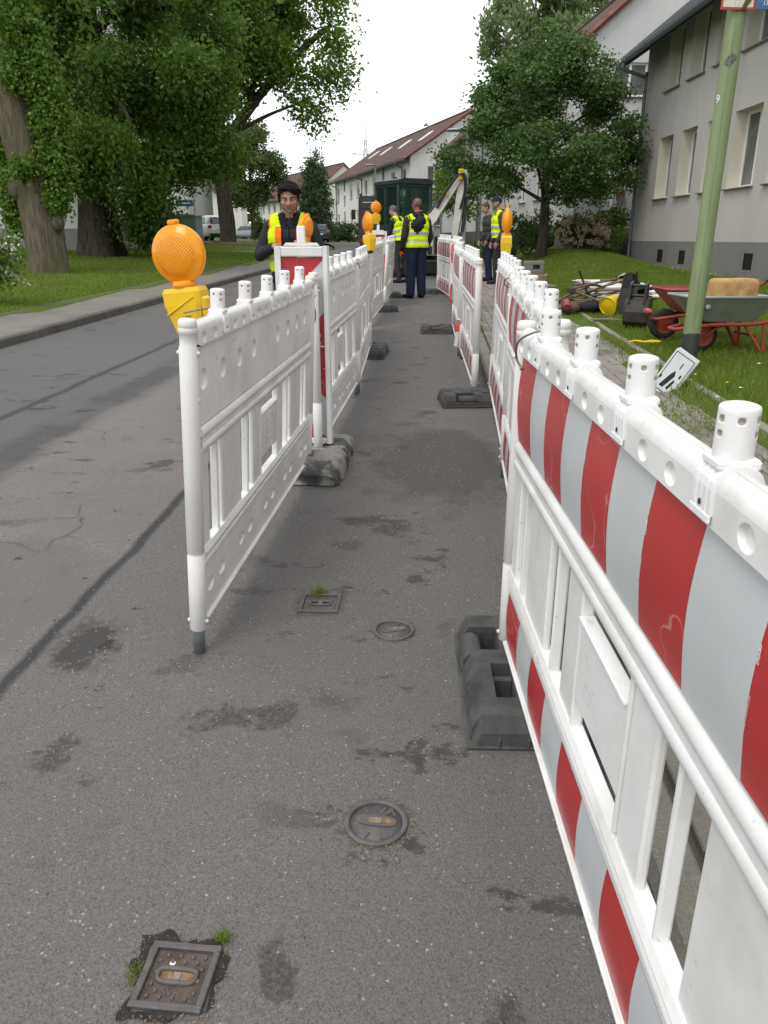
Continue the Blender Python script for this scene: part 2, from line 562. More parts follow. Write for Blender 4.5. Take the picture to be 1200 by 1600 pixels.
    de = t.math('ADD', t.n('ShaderNodeVectorMath', {0: de}, operation='LENGTH').outputs['Value'], t.math('MULTIPLY', t.math('SUBTRACT', t.noise(P, 5, 8, .7), .5), 1.3))
    c = t.mix(t.ramp(de, (.45, .6), (.75, 0.)), c, (.045, .043, .041))
    de = t.n('ShaderNodeVectorMath', {0: t.n('ShaderNodeVectorMath', {0: P, 1: (-1.02, 2.33, .03)}, operation='SUBTRACT').outputs[0], 1: (1.5, 1, 1)}, operation='MULTIPLY').outputs[0]
    de = t.math('ADD', t.n('ShaderNodeVectorMath', {0: de}, operation='LENGTH').outputs['Value'], t.math('MULTIPLY', t.math('SUBTRACT', t.noise(P, 14, 8, .75), .5), .55))
    c = t.mix(t.ramp(de, (.10, .8), (.20, 0.)), c, (.032, .030, .028))
    # a few ragged dark spills near the covers
    rag = t.math('MULTIPLY', t.math('SUBTRACT', t.noise(P, 11, 9, .72), .5), .34)
    for (sx_, sy_, sr, kx) in ((-.318, 1.91, .07, 1.0), (-.48, 1.90, .05, .6), (-.205, 1.09, .045, 1.5), (.215, 1.0, .05, 1.2), (-.78, 1.65, .022, 1.), (.10, 1.75, .03, 1.), (.05, 3.4, .07, .7), (-.9, 1.75, .05, 1.)):
        dv = t.n('ShaderNodeVectorMath', {0: t.n('ShaderNodeVectorMath', {0: P, 1: (sx_, sy_, .0155 * sy_)}, operation='SUBTRACT').outputs[0], 1: (kx, .8, 1)}, operation='MULTIPLY').outputs[0]
        dd = t.math('ADD', t.n('ShaderNodeVectorMath', {0: dv}, operation='LENGTH').outputs['Value'], rag)
        c = t.mix(t.math('MULTIPLY', t.ramp(dd, (sr * .6, .8), (sr * 1.15, 0.)), t.ramp(t.noise(P, 90, 3, .7), (.38, 1.), (.62, .45))), c, (.034, .032, .030))
    # pale chippings
    v = t.n('ShaderNodeTexVoronoi', {'Vector': P, 'Scale': 105})
    pick = t.n('ShaderNodeSeparateColor', {0: v.outputs['Color']})
    ch = t.math('MULTIPLY', t.ramp(v.outputs['Distance'], (.28, 1.), (.40, 0.)), t.math('GREATER_THAN', pick.outputs[0], .955))
    c = t.mix(t.math('MULTIPLY', ch, .62), c, t.mix(pick.outputs[1], (.40, .39, .38), (.28, .20, .15)))
    # hairline cracks
    cr = t.n('ShaderNodeTexVoronoi', {'Vector': t.n('ShaderNodeVectorMath', {0: P, 1: t.n('ShaderNodeVectorMath', {0: t.n('ShaderNodeTexNoise', {'Vector': P, 'Scale': 2.2, 'Detail': 6}).outputs[1], 1: (.5, .5, 0)}, operation='MULTIPLY').outputs[0]}, operation='ADD').outputs[0], 'Scale': .45}, feature='DISTANCE_TO_EDGE').outputs[0]
    c = t.mix(t.math('MULTIPLY', t.ramp(cr, (.0, .55), (.0022, 0.)), t.ramp(t.noise(P, .7, 2), (.56, 0.), (.60, 1.))), c, (.03, .03, .03))
    h = t.math('ADD', t.math('MULTIPLY', t.noise(P, 130, 4, .7), .8), t.math('MULTIPLY', mid, .5))
    rg = t.ramp(sp, (.0, .88), (1., .55))
    return t.done(t.bsdf(c, rg, t.bump(h, .75, .006), spec=.35))
ASPHALT = asphalt()
def paving(name, a, b, scale=40):
    t = NT(name)
    P = t.pos()
    c = t.mix(t.ramp(t.noise(P, 140, 3, .7), (.3, 0.), (.7, 1.)), a, b)
    c = t.mix(t.ramp(t.noise(P, 2, 6, .6), (.42, 0.), (.7, .6)), c, sc3(a, .8))
    return t.done(t.bsdf(c, .9, t.bump(t.noise(P, 120, 3), .5, .004), spec=.3))
PAVE_L = paving('worn_footway_surface', (.135, .123, .108), (.225, .208, .186))
KERBM = paving('kerb_concrete', (.085, .08, .072), (.18, .17, .155))
KERBMOSS = paving('mossy_kerb_concrete', (.18, .170, .140), (.35, .325, .285))
JOINTM = paving('paving_joint_soil', (.07, .062, .045), (.15, .135, .105))
def paver_mat():
    t = NT('paver_concrete')
    P = t.pos()
    oi = t.n('ShaderNodeNewGeometry').outputs['Random Per Island']
    c = t.mix(oi, (.215, .19, .168), (.34, .31, .28))
    c = t.mix(t.ramp(t.noise(P, 150, 3, .7), (.35, 0.), (.7, .5)), c, (.10, .09, .085))
    c = t.mix(t.ramp(t.noise(P, 1.6, 6, .6), (.48, 0.), (.68, .65)), c, (.085, .085, .06))
    return t.done(t.bsdf(c, .9, t.bump(t.noise(P, 140, 3), .5, .003), spec=.3))
PAVERM = paver_mat()
def turf():
    t = NT('turf')
    P = t.pos()
    c = t.mix(t.ramp(t.noise(P, 30, 5, .7), (.3, 0.), (.7, 1.)), (.055, .085, .013), (.135, .195, .030))
    c = t.mix(t.ramp(t.noise(P, .8, 5, .6), (.45, 0.), (.7, .6)), c, (.11, .125, .03))
    c = t.mix(t.ramp(t.noise(P, 1.9, 6, .6), (.58, 0.), (.70, .6)), c, (.115, .085, .045))
    return t.done(t.bsdf(c, .95, t.bump(t.noise(P, 60, 4), 1, .03), spec=.2))
TURF = turf()
def leafmat(name, a, b, dry=None, tr=.35, rough=.5, clump=.9):
    """leaf faces: tone per leaf and per clump, light passes through"""
    t = NT(name)
    gm = t.n('ShaderNodeNewGeometry')
    isl = gm.outputs['Random Per Island']
    P = gm.outputs['Position']
    k = t.math('ADD', t.math('MULTIPLY', isl, .55), t.math('MULTIPLY', t.ramp(t.noise(P, clump, 3), (.3, 0.), (.7, 1.)), .45))
    c = t.mix(k, a, b)
    if dry:
        c = t.mix(t.math('MULTIPLY', t.math('GREATER_THAN', isl, dry[1]), .8), c, dry[0])
    p = t.bsdf(c, rough, spec=.4)
    tl = t.n('ShaderNodeBsdfTranslucent', {0: t.mix(.5, c, (.16, .24, .02))}).outputs[0]
    return t.done(t.n('ShaderNodeMixShader', {0: tr, 1: p, 2: tl}).outputs[0])
GRASSM = leafmat('grass_blades', (.105, .170, .015), (.225, .315, .036), ((.32, .27, .11), .93), .35, clump=1.2)
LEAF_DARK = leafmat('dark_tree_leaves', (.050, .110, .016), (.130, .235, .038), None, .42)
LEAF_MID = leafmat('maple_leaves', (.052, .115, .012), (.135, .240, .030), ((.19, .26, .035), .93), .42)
LEAF_BRIGHT = leafmat('bright_maple_leaves', (.085, .165, .014), (.19, .30, .036), None, .45)  # brighter copy that paints the lit maple crown; also the young tree's green
LEAF_IVY = leafmat('climber_leaves', (.060, .135, .011), (.14, .25, .024), ((.19, .25, .02), .95), .35)
LEAF_RIGHT = leafmat('dense_green_leaves', (.034, .078, .019), (.098, .172, .044), None, .25)
LEAF_POPLAR = leafmat('grey_green_leaves', (.12, .17, .07), (.25, .31, .165), None, .45)
LEAF_CYPRESS = leafmat('cypress_sprays', (.030, .060, .024), (.075, .12, .048), None, .15)
LEAF_FAR = leafmat('far_wood_leaves', (.045, .080, .025), (.105, .155, .045), None, .3, clump=.2)
LEAF_SHRUB = leafmat('shrub_leaves', (.03, .065, .015), (.075, .125, .03), None, .3)
LEAF_LIME = leafmat('lime_shrub_leaves', (.09, .16, .02), (.17, .26, .04), None, .35)
BLOOM = leafmat('faded_hydrangea_petals', (.62, .52, .38), (.72, .54, .46), ((.55, .27, .34), .93), .2)
BLOOMW = leafmat('white_blossom', (.55, .55, .42), (.7, .7, .58), None, .2)
def bark(name, a, b, moss=0.):
    t = NT(name)
    co = t.n('ShaderNodeTexCoord').outputs['Object']
    st = t.n('ShaderNodeVectorMath', {0: co, 1: (9, 9, 1.4)}, operation='MULTIPLY').outputs[0]
    n = t.noise(st, 1.6, 7, .65)
    c = t.mix(t.ramp(n, (.35, 0.), (.65, 1.)), a, b)
    if moss:
        c = t.mix(t.ramp(t.noise(co, 1.2, 4), (.45, 0.), (.65, moss)), c, (.085, .085, .03))
    return t.done(t.bsdf(c, .95, t.bump(n, 1., .06), spec=.2))
BARK = bark('pale_bark', (.075, .060, .044), (.18, .15, .118), .7)
BARK_DARK = bark('dark_bark', (.03, .025, .02), (.095, .08, .065), .2)

def render_wall(name, col, dirt, bs=90):
    t = NT(name)
    P = t.pos()
    c = t.mix(t.ramp(t.noise(P, .5, 5), (.35, 0.), (.7, 1.)), sc3(col, .93), sc3(col, 1.04))
    st = t.n('ShaderNodeVectorMath', {0: P, 1: (3, 3, .25)}, operation='MULTIPLY').outputs[0]
    c = t.mix(t.ramp(t.noise(st, 1.2, 6, .6), (.5, 0.), (.8, dirt)), c, sc3(col, .68))
    c = t.mix(t.ramp(t.noise(P, 160, 2), (.4, 0.), (.65, .22)), c, sc3(col, .75))
    return t.done(t.bsdf(c, .92, t.bump(t.noise(P, bs, 3), .4, .006), spec=.2))
WALL_GREY = render_wall('grey_roughcast', (.52, .492, .462), .35)
WALL_WHITE = render_wall('white_render', (.70, .69, .66), .3)
WALL_PALE = render_wall('pale_grey_render', (.56, .56, .55), .3)
PLINTH = render_wall('plinth_render', (.225, .215, .205), .5)
PLINTH_DARK = render_wall('dark_plinth_render', (.09, .09, .09), .5)
REVEAL = render_wall('cream_reveal', (.66, .62, .52), .1)
def roofmat(name, a, b):
    t = NT(name)
    co = t.n('ShaderNodeTexCoord').outputs['Object']
    s = t.n('ShaderNodeSeparateXYZ', {0: co})
    w1 = t.math('SINE', t.math('MULTIPLY', s.outputs[0], 2 * math.pi / .22))
    w2 = t.math('FRACT', t.math('MULTIPLY', s.outputs[2], 1 / .19))
    c = t.mix(t.ramp(t.noise(t.pos(), .8, 6, .6), (.3, 0.), (.7, 1.)), a, b)
    c = t.mix(t.ramp(t.noise(t.pos(), 9, 3), (.4, 0.), (.7, .4)), c, sc3(a, .7))
    return t.done(t.bsdf(c, .9, t.bump(t.math('ADD', t.math('MULTIPLY', w1, .5), w2), .6, .04), spec=.25))
ROOF_RED = roofmat('red_brown_tiles', (.072, .046, .040), (.130, .078, .064))
ROOF_DARK = roofmat('dark_tiles', (.035, .04, .042), (.07, .075, .075))
GUTTERM = pm('zinc_gutter', (.16, .19, .21), .5, metal=.4, var=.15)
FASCIA = pm('dark_fascia', (.035, .042, .044), .6, var=.15)
VERGE_RED = pm('red_verge_tiles', (.17, .06, .048), .8, var=.3, vs=4)
FRAMEW = pm('white_window_frame', (.72, .71, .68), .4, var=.04)
SILLM = pm('metal_sill', (.20, .22, .23), .45, metal=.4, var=.1)
def glassmat(name, col, rough=.05):
    t = NT(name)
    c = t.mix(t.ramp(t.noise(t.obj(), 1.3, 3), (.4, 0.), (.65, 1.)), sc3(col, .6), sc3(col, 1.3))
    return t.done(t.bsdf(c, rough, spec=.8))
GLASS = glassmat('window_glass', (.11, .115, .115))
CURTAIN = pm('beige_blind', (.50, .45, .35), .7, var=.12, vs=3)  # plain beige cloth colour of the window blinds
BRICKISH = pm('stair_infill', (.19, .17, .16), .7, var=.4, vs=3)
SKYLIGHT = pm('skylight_frame', (.62, .64, .66), .3, var=.05)
POLEM = None
def pole_mat():
    t = NT('green_painted_steel')
    co = t.n('ShaderNodeTexCoord').outputs['Object']
    z = t.n('ShaderNodeSeparateXYZ', {0: co}).outputs[2]
    st = t.n('ShaderNodeVectorMath', {0: co, 1: (8, 8, 1)}, operation='MULTIPLY').outputs[0]
    c = t.mix(t.ramp(t.noise(st, 2, 6, .6), (.35, 0.), (.7, 1.)), (.165, .215, .098), (.225, .275, .145))
    c = t.mix(t.ramp(t.noise(st, 7, 6), (.62, 0.), (.72, .5)), c, (.12, .13, .08))
    zz = t.math('ADD', z, t.math('MULTIPLY', t.math('SUBTRACT', t.noise(co, 9, 5), .5), .10))
    c = t.mix(t.math('LESS_THAN', zz, .34), c, t.mix(t.noise(co, 20, 5), (.018, .022, .02), (.05, .055, .05)))
    return t.done(t.bsdf(c, .55, t.bump(t.noise(co, 60, 3), .15, .004)))
POLEM = pole_mat()
SIGNRED = pm('sign_red', (.42, .05, .04), .4, var=.1)
SIGNBLUE = pm('sign_blue', (.05, .13, .27), .4, var=.15)
SIGNCREAM = pm('sign_white', (.66, .62, .53), .4, var=.06, dirt=((.3, .24, .14), .5, 18))
SIGNWHITE = pm('sign_plate_white', (.70, .74, .76), .35, var=.05)
SKIN = pm('skin', (.42, .235, .165), .55, var=.1, vs=25)
SKIN_DARK = pm('tanned_skin', (.125, .062, .043), .5, var=.1, vs=25)
BEARD = pm('stubble_skin', (.20, .125, .095), .7, var=.35, vs=70)
LIPM = pm('lips', (.33, .13, .105), .5, var=.05)
HAIRB = pm('black_hair', (.010, .008, .0075), .8, var=.5, vs=40, bump=.6, bs=90, spec=.15)
HAIRG = pm('grey_hair', (.10, .09, .085), .8, var=.3, vs=60)
HAIRBR = pm('brown_hair', (.06, .035, .02), .7, var=.3, vs=60)
def cloth(name, col, var=.2):
    return pm(name, col, .9, var=var, vs=7, bump=.9, bs=16, spec=.2)
SHIRT = cloth('charcoal_shirt', (.026, .026, .030))
COLLARM = cloth('black_collar', (.012, .012, .014))
NAVY = cloth('navy_trousers', (.014, .020, .045))
DARKBLUE = cloth('dark_blue_sweater', (.016, .021, .035))
BROWNJ = cloth('brown_black_jacket', (.030, .023, .022))
GREYJ = cloth('grey_sleeve_jacket', (.050, .050, .055))
GREYT = cloth('dark_grey_trousers', (.030, .031, .036))
SHOEM = cloth('dark_work_shoe', (.014, .017, .03))
VESTY = cloth('neon_yellow_vest', (.60, .78, .01), .08)
VESTO = cloth('neon_orange_vest', (.90, .20, .02), .08)
SILVER = pm('silver_reflective_tape', (.40, .41, .40), .4, var=.1)
CAPBLUE = cloth('navy_cap_cloth', (.016, .022, .04))
GLOVE = cloth('orange_glove', (.75, .16, .05))
EXWHITE = pm('cream_machine_paint', (.50, .485, .42), .4, var=.06, vs=4, dirt=((.22, .19, .14), .5, 6))
EXDARK = pm('dark_teal_machine_paint', (.018, .030, .033), .35, var=.2)
def tint_glass():
    t = NT('green_tinted_glass')
    gl = t.n('ShaderNodeBsdfGlossy', {0: (.55, .65, .62, 1), 1: .05}).outputs[0]
    tr = t.n('ShaderNodeBsdfTransparent', {0: (.68, .82, .75, 1)}).outputs[0]
    fr = t.n('ShaderNodeFresnel', {0: 1.5}).outputs[0]
    df = t.n('ShaderNodeBsdfDiffuse', {0: (.12, .21, .175, 1)}).outputs[0]
    base = t.n('ShaderNodeMixShader', {0: .12, 1: tr, 2: df}).outputs[0]
    return t.done(t.n('ShaderNodeMixShader', {0: fr, 1: base, 2: gl}).outputs[0])
EXGLASS = tint_glass()
STEELDARK = pm('dark_worn_steel', (.045, .043, .042), .6, metal=.4, var=.4, vs=9, dirt=((.11, .08, .055), .7, 6))
TRACKM = pm('track_rubber', (.030, .029, .028), .85, var=.3, dirt=((.12, .10, .075), .6, 8))
HOSE = pm('hydraulic_hose', (.014, .014, .015), .5, var=.1)
CHROME = pm('chromed_rod', (.5, .5, .5), .2, metal=.9, var=.05)
EXYELLOW = pm('yellow_machine_part', (.62, .36, .02), .45, var=.1)
TRUCKDARK = pm('dark_truck_panel', (.040, .036, .036), .6, var=.25)
TRUCKRED = pm('brown_red_panel', (.13, .05, .035), .6, var=.25)
CARWHITE = pm('white_car_paint', (.78, .78, .78), .2, var=.01, **{'Coat Weight': .6})
CARDARK = pm('dark_blue_car_paint', (.012, .018, .032), .2, var=.05, **{'Coat Weight': .6})
CARGREY = pm('silver_blue_car_paint', (.16, .19, .23), .25, var=.03, **{'Coat Weight': .6})
CARGLASS = glassmat('car_glass', (.02, .024, .026), .05)
TYREM = pm('tyre_rubber', (.018, .018, .019), .85, var=.2, dirt=((.07, .065, .06), .4, 9))
RIMM = pm('alloy_rim', (.30, .30, .31), .35, metal=.6, var=.1)
TAILRED = pm('tail_lamp_red', (.42, .015, .015), .2, var=.05)
PLATEW = pm('number_plate', (.72, .72, .70), .4, var=.03)
CABINETM = pm('grey_green_cabinet', (.20, .275, .245), .6, var=.1, vs=3, dirt=((.12, .14, .11), .5, 4))
BARROWRED = pm('red_barrow_paint', (.40, .045, .028), .5, var=.15, vs=9, dirt=((.13, .06, .045), .85, 11))
BARROWPALE = pm('faded_red_barrow_tray', (.34, .070, .075), .6, var=.15, vs=9, dirt=((.2, .05, .05), .6, 14))
BARROWGREEN = pm('grey_green_tray_paint', (.155, .205, .16), .5, var=.12, vs=6, dirt=((.27, .265, .235), .75, 9))
BARROWZINC = pm('zinc_tray_inside', (.42, .46, .47), .5, metal=.3, var=.12, vs=5)
SANDM = pm('ochre_block', (.50, .31, .12), .85, var=.3, vs=11, bump=1., bs=28, dirt=((.25, .13, .05), .6, 14))
WOODM = pm('grey_wood', (.24, .17, .12), .85, var=.3, vs=12, dirt=((.10, .075, .055), .6, 9))
TOOLWOOD = pm('tool_handle_wood', (.19, .125, .085), .7, var=.3, vs=14)
YELLOWB = pm('yellow_bucket_plastic', (.78, .55, .01), .4, var=.05)
CONCRETE = paving('concrete_block', (.16, .15, .13), (.30, .28, .25))
TAPERED = pm('red_tape', (.62, .05, .03), .5, var=.1)
TAPEWHITE = pm('white_tape', (.75, .72, .70), .5, var=.05)
LAMPGREY = pm('lamp_head_grey', (.33, .36, .38), .45, metal=.3, var=.08)
CREAM_PANEL = pm('balcony_panel', (.36, .38, .40), .6, var=.08)
# ------------------------------------------------------------------ the setting
def terrain():
    xs = np.concatenate([np.array([-400, -250, -150, -90, -60, -42, -32, -26]), np.arange(-22, 13.01, .3), np.array([15, 18, 22, 28, 36, 50, 80, 140, 250, 400])])
    ys = np.concatenate([np.array([-60, -30, -14]), np.arange(-8, 48.01, .35), np.array([50, 53, 57, 62, 68, 76, 86, 100, 120, 150, 200, 300, 500, 900])])
    X, Y = np.meshgrid(xs, ys)
    Z = gz(X, Y)
    nx, ny = len(xs), len(ys)
    vs = np.stack([X, Y, Z], -1).reshape(-1, 3)
    fs = [(j * nx + i, j * nx + i + 1, (j + 1) * nx + i + 1, (j + 1) * nx + i) for j in range(ny - 1) for i in range(nx - 1)]
    me = bpy.data.meshes.new('ground')
    me.from_pydata(vs.tolist(), [], fs)
    me.materials.append(TURF)
    me.polygons.foreach_set('use_smooth', [True] * len(fs))
    o = bpy.data.objects.new('ground', me)
    COL.objects.link(o)
    o['kind'] = 'structure'
terrain()

def road():
    ys = np.concatenate([np.arange(-6, 30, .5), np.arange(30, 60, 1.), np.arange(60, 140, 4.)])
    mb = MB()
    rows = []
    for y in ys:
        a, b = float(kl(y)), float(kr(y))
        rows.append([(a + (b - a) * k / 10, y, rd(y)) for k in range(11)])
    mb.grid(rows)
    mb.build('road', ASPHALT)['kind'] = 'structure'
    mb = MB()
    rows = []
    for y in np.arange(SIDE0, SIDE1 + .01, .5):
        rows.append([(-70 + (float(kl(y)) + 70 - .001) * k / 12, y, rd(y)) for k in range(13)])
    mb.grid(rows)
    mb.build('side_street', ASPHALT)['kind'] = 'structure'
road()

def offset_path(pts, d):
    out = []
    for i, p in enumerate(pts):
        a = pts[max(0, i - 1)]
        b = pts[min(len(pts) - 1, i + 1)]
        t = np.array([b[0] - a[0], b[1] - a[1]])
        t = t / np.linalg.norm(t)
        out.append((p[0] - t[1] * d, p[1] + t[0] * d))
    return out

def kerb_stones(path, w, top, parent, mat, length=1.0, d0=0.0, bevel=.02):
    """stones laid end to end along a path; each is a part"""
    ps = [np.array(p) for p in path]
    seg = [np.linalg.norm(ps[i + 1] - ps[i]) for i in range(len(ps) - 1)]
    tot = sum(seg)
    def at(s):
        for i, l in enumerate(seg):
            if s <= l or i == len(seg) - 1:
                return ps[i] + (ps[i + 1] - ps[i]) * (s / l), (ps[i + 1] - ps[i]) / l
            s -= l
    me = None
    s = 0.0
    while s + length < tot:
        p, t = at(s + length / 2)
        if me is None:
            mb = MB()
            mb.box((0, 0, -.13), (length - .012, w, .26), bevel)
            me = mb.mesh('kerb_stone', mat)
        o = bpy.data.objects.new('kerb_stone', me)
        COL.objects.link(o)
        o.parent = parent
        n = np.array([-t[1], t[0]])
        q = p + n * d0
        jig = random.uniform(-.004, .004)
        o.location = (q[0], q[1], rd(p[1]) + top + jig)
        o.rotation_euler = (random.uniform(-.01, .01), -.0155 * t[1], math.atan2(t[1], t[0]) + random.uniform(-.006, .006))
        s += length

# left footway with its kerb, turning into the side street
pathL = [(float(kl(y)), float(y)) for y in np.arange(-2, 33.6, .5)]
cx, cy = pathL[-1][0] - 3.2, pathL[-1][1]
for k in range(1, 11):
    a = math.pi / 2 * k / 10
    pathL.append((cx + 3.2 * math.cos(a), cy + 3.2 * math.sin(a) * 1.0))
for k in range(1, 30):
    pathL.append((cx - k * 1.0, pathL[-1][1]))
inn, outr = offset_path(pathL, 1.27), offset_path(pathL, .10)
mb = MB()
rows = []
for (ax, ay), (bx, by) in zip(outr, inn):
    rows.append([(ax + (bx - ax) * k / 4, ay + (by - ay) * k / 4, rd(ay) + .105) for k in range(5)])
mb.grid(rows)
pavL = mb.build('footway', PAVE_L)
pavL['kind'] = 'structure'
kerb_stones(pathL, .12, .11, pavL, KERBM, 1.0, .06)
kerb_stones(inn, .06, .125, pavL, KERBM, 1.0, .03, .01)

# right footway of small pavers between two kerbs
pathR = [(float(kr(y)), float(y)) for y in np.arange(-2, 40, .5)]
pathE = [(float(lr(y)), float(y)) for y in np.arange(-2, 40, .5)]
mb = MB()
mb.grid([[(float(kr(y)) + .1 + 1.5 * k / 5, y, rd(y) + .075) for k in range(6)] for y in np.arange(-2, 40, .5)])
pavR = mb.build('pavement', JOINTM)
pavR['kind'] = 'structure'
kerb_stones(pathR, .12, .085, pavR, KERBMOSS, 1.0, -.06)
kerb_stones(pathE, .07, .135, pavR, KERBMOSS, 1.0, -.03, .012)
def pavers():
    far = MB()
    n = 0
    pm_ = MB().box((0, 0, 0), (.094, .194, .06), .004).mesh('paver', PAVERM)
    L, W = .2, .1
    r0 = 0
    rows = list(np.arange(.2, 27, L))
    order = []
    for ri, y in enumerate(rows):
        for k in range(14):
            order.append((y + (L / 2 if k % 2 else 0), k))
    for y, k in order:
        x = float(kr(y)) + .175 + k * .1
        z = rd(y) + .095 - .03 + random.uniform(-.004, .003)
        tx, ty = random.gauss(0, .008), random.gauss(0, .008)
        if 4.4 < y < 8.6 and n < 296 and k >= 0:
            o = bpy.data.objects.new('paver', pm_)
            COL.objects.link(o)
            o.parent = pavR
            o.location = (x, y, z)
            o.rotation_euler = (tx + .0155, ty, -.066 + random.gauss(0, .006))
            n += 1
        else:
            rot = Matrix.Rotation(-.066 + random.gauss(0, .006), 3, 'Z') @ Matrix.Rotation(tx + .0155, 3, 'X') @ Matrix.Rotation(ty, 3, 'Y')
            far.box((x, y, z), (.094, .194, .06), 0 if y > 9 else .004, rot=rot)
    o = far.build('paver_field', PAVERM, pavR)
    o['kind'] = 'stuff'
pavers()

# ------------------------------------------------------------------ grass blades, weeds
def blades(x, y, z, h, w, lean=.45):
    n = len(x)
    a = RNG.uniform(0, 2 * np.pi, n)
    b = RNG.uniform(0, 2 * np.pi, n)
    l = RNG.uniform(.1, 1, n) * lean * h
    base = np.stack([x, y, z], -1)
    side = np.stack([np.cos(a), np.sin(a), np.zeros(n)], -1) * w[:, None] / 2
    tip = base + np.stack([np.cos(b) * l, np.sin(b) * l, h], -1)
    return np.stack([base - side, base + side, tip], 1)
def lawn_right():
    n = 230000
    y = 3.2 + 24 * RNG.random(n) ** 1.7
    x = lr(y) + .05 + RNG.random(n) * (8.2 - lr(y))
    k = x < 7.75
    x, y = x[k], y[k]
    z = gz(x, y) - .005
    p = np.sin(x * 2.1 + 3 * np.sin(y * 1.3)) * np.sin(y * 1.7 + 1.3 * x)
    h = RNG.uniform(.025, .062, len(x)) * (1 + .25 * p)
    w = .006 + .0006 * y
    o = np_mesh('grass', blades(x, y, z, h, w), 3, GRASSM)
    tag(o, 'short mown green grass of the lawn by the grey house', 'grass', kind='stuff')
def lawn_left():
    n = 150000
    y = 7 + 30 * RNG.random(n) ** 1.2
    d = 13 * RNG.random(n) ** 1.3
    x = ll(y) - .08 - d
    k = (y < 35.0)
    x, y = x[k], y[k]
    z = gz(x, y) - .005
    h = RNG.uniform(.03, .075, len(x))
    w = .010 + .0008 * y
    o = np_mesh('grass', blades(x, y, z, h, w), 3, GRASSM)
    tag(o, 'green grass strip under the big trees', 'grass', kind='stuff')
lawn_right()
lawn_left()
def weeds():
    V = []
    # along the lawn edging and in the paving joints
    n = 5000
    y = RNG.uniform(2.5, 14, n)
    clump = (np.sin(y * 5.1) + np.sin(y * 2.3 + 1)) > -.1
    x = lr(y) + np.minimum(RNG.normal(-.03, .10, n), .12)
    x, y = x[clump], y[clump]
    V.append(blades(x, y, rd(0) + rz(y) + .085, RNG.uniform(.03, .11, len(x)), RNG.uniform(.006, .012, len(x)), .9))
    # patch at the pole foot
    n = 1600
    x = RNG.normal(2.62, .16, n)
    y = RNG.normal(6.25, .42, n)
    V.append(blades(x, y, rz(y) + .09, RNG.uniform(.03, .13, n), RNG.uniform(.007, .016, n), 1.0))
    n = 700
    x = RNG.normal(2.0, .22, n)
    y = RNG.normal(5.2, .5, n)
    V.append(blades(x, y, rz(y) + .09, RNG.uniform(.02, .08, n), RNG.uniform(.006, .012, n), 1.0))
    # by the right kerb, seen between the slats
    n = 1500
    y = RNG.uniform(.5, 12, n)
    k = (np.sin(y * 4.0) + np.sin(y * 1.7 + 2)) > .35
    y = y[k]
    x = kr(y) + .14 + RNG.normal(0, .03, len(y))
    V.append(blades(x, y, rz(y) + .075, RNG.uniform(.02, .07, len(x)), RNG.uniform(.004, .009, len(x)), 1.0))
    o = np_mesh('weeds', np.concatenate(V), 3, GRASSM)
    tag(o, 'straggly weeds along the lawn edging and in the paving joints', 'weeds', kind='stuff')
    # dandelion-like yellow heads by the pole
    mb = MB()
    for (x, y) in ((2.60, 6.45), (2.47, 6.2), (2.72, 6.1)):
        mb.cyl((x, y, rd(y) + .09), (x + .01, y, rd(y) + .17), .002, n=5)
        mb.ell((x + .01, y, rd(y) + .17), (.012, .012, .007), 8, 5, 1)
    o = mb.build('yellow_flowers', [GRASSM, YELLOWB])
    tag(o, 'tiny yellow flowers in the weeds at the green pole foot', 'flowers', kind='stuff')
weeds()

# loose chippings and bits on the asphalt
def gravel():
    n = 2600
    y = .75 + 6 * RNG.random(n) ** 1.6
    x = RNG.uniform(-1.25, .45, n)
    s = RNG.uniform(.0012, .0034, n) * (1 + .1 * y)
    tet = np.array([[1, 0, -.3], [-.5, .87, -.3], [-.5, -.87, -.3], [0, 0, .8]])
    T = [(0, 1, 3), (1, 2, 3), (2, 0, 3)]
    a = RNG.uniform(0, 2 * np.pi, n)
    ca, sa = np.cos(a), np.sin(a)
    P = tet[None] * s[:, None, None]
    Q = np.stack([P[..., 0] * ca[:, None] * 1.4 - P[..., 1] * sa[:, None], P[..., 0] * sa[:, None] * 1.4 + P[..., 1] * ca[:, None], P[..., 2]], -1)
    Q += np.stack([x, y, rz(y) + .001], -1)[:, None]
    V = np.concatenate([Q[:, t] for t in T])
    m = NT('loose_chippings')
    isl = m.n('ShaderNodeNewGeometry').outputs['Random Per Island']
    m = m.done(m.bsdf(m.ramp(isl, (0., (.07, .065, .06)), (.55, (.16, .155, .15)), (.85, (.40, .39, .37)), (.97, (.28, .17, .10))), .85))
    o = np_mesh('gravel', V, 3, m)
    tag(o, 'loose pale chippings scattered on the asphalt', 'gravel', kind='stuff')
gravel()

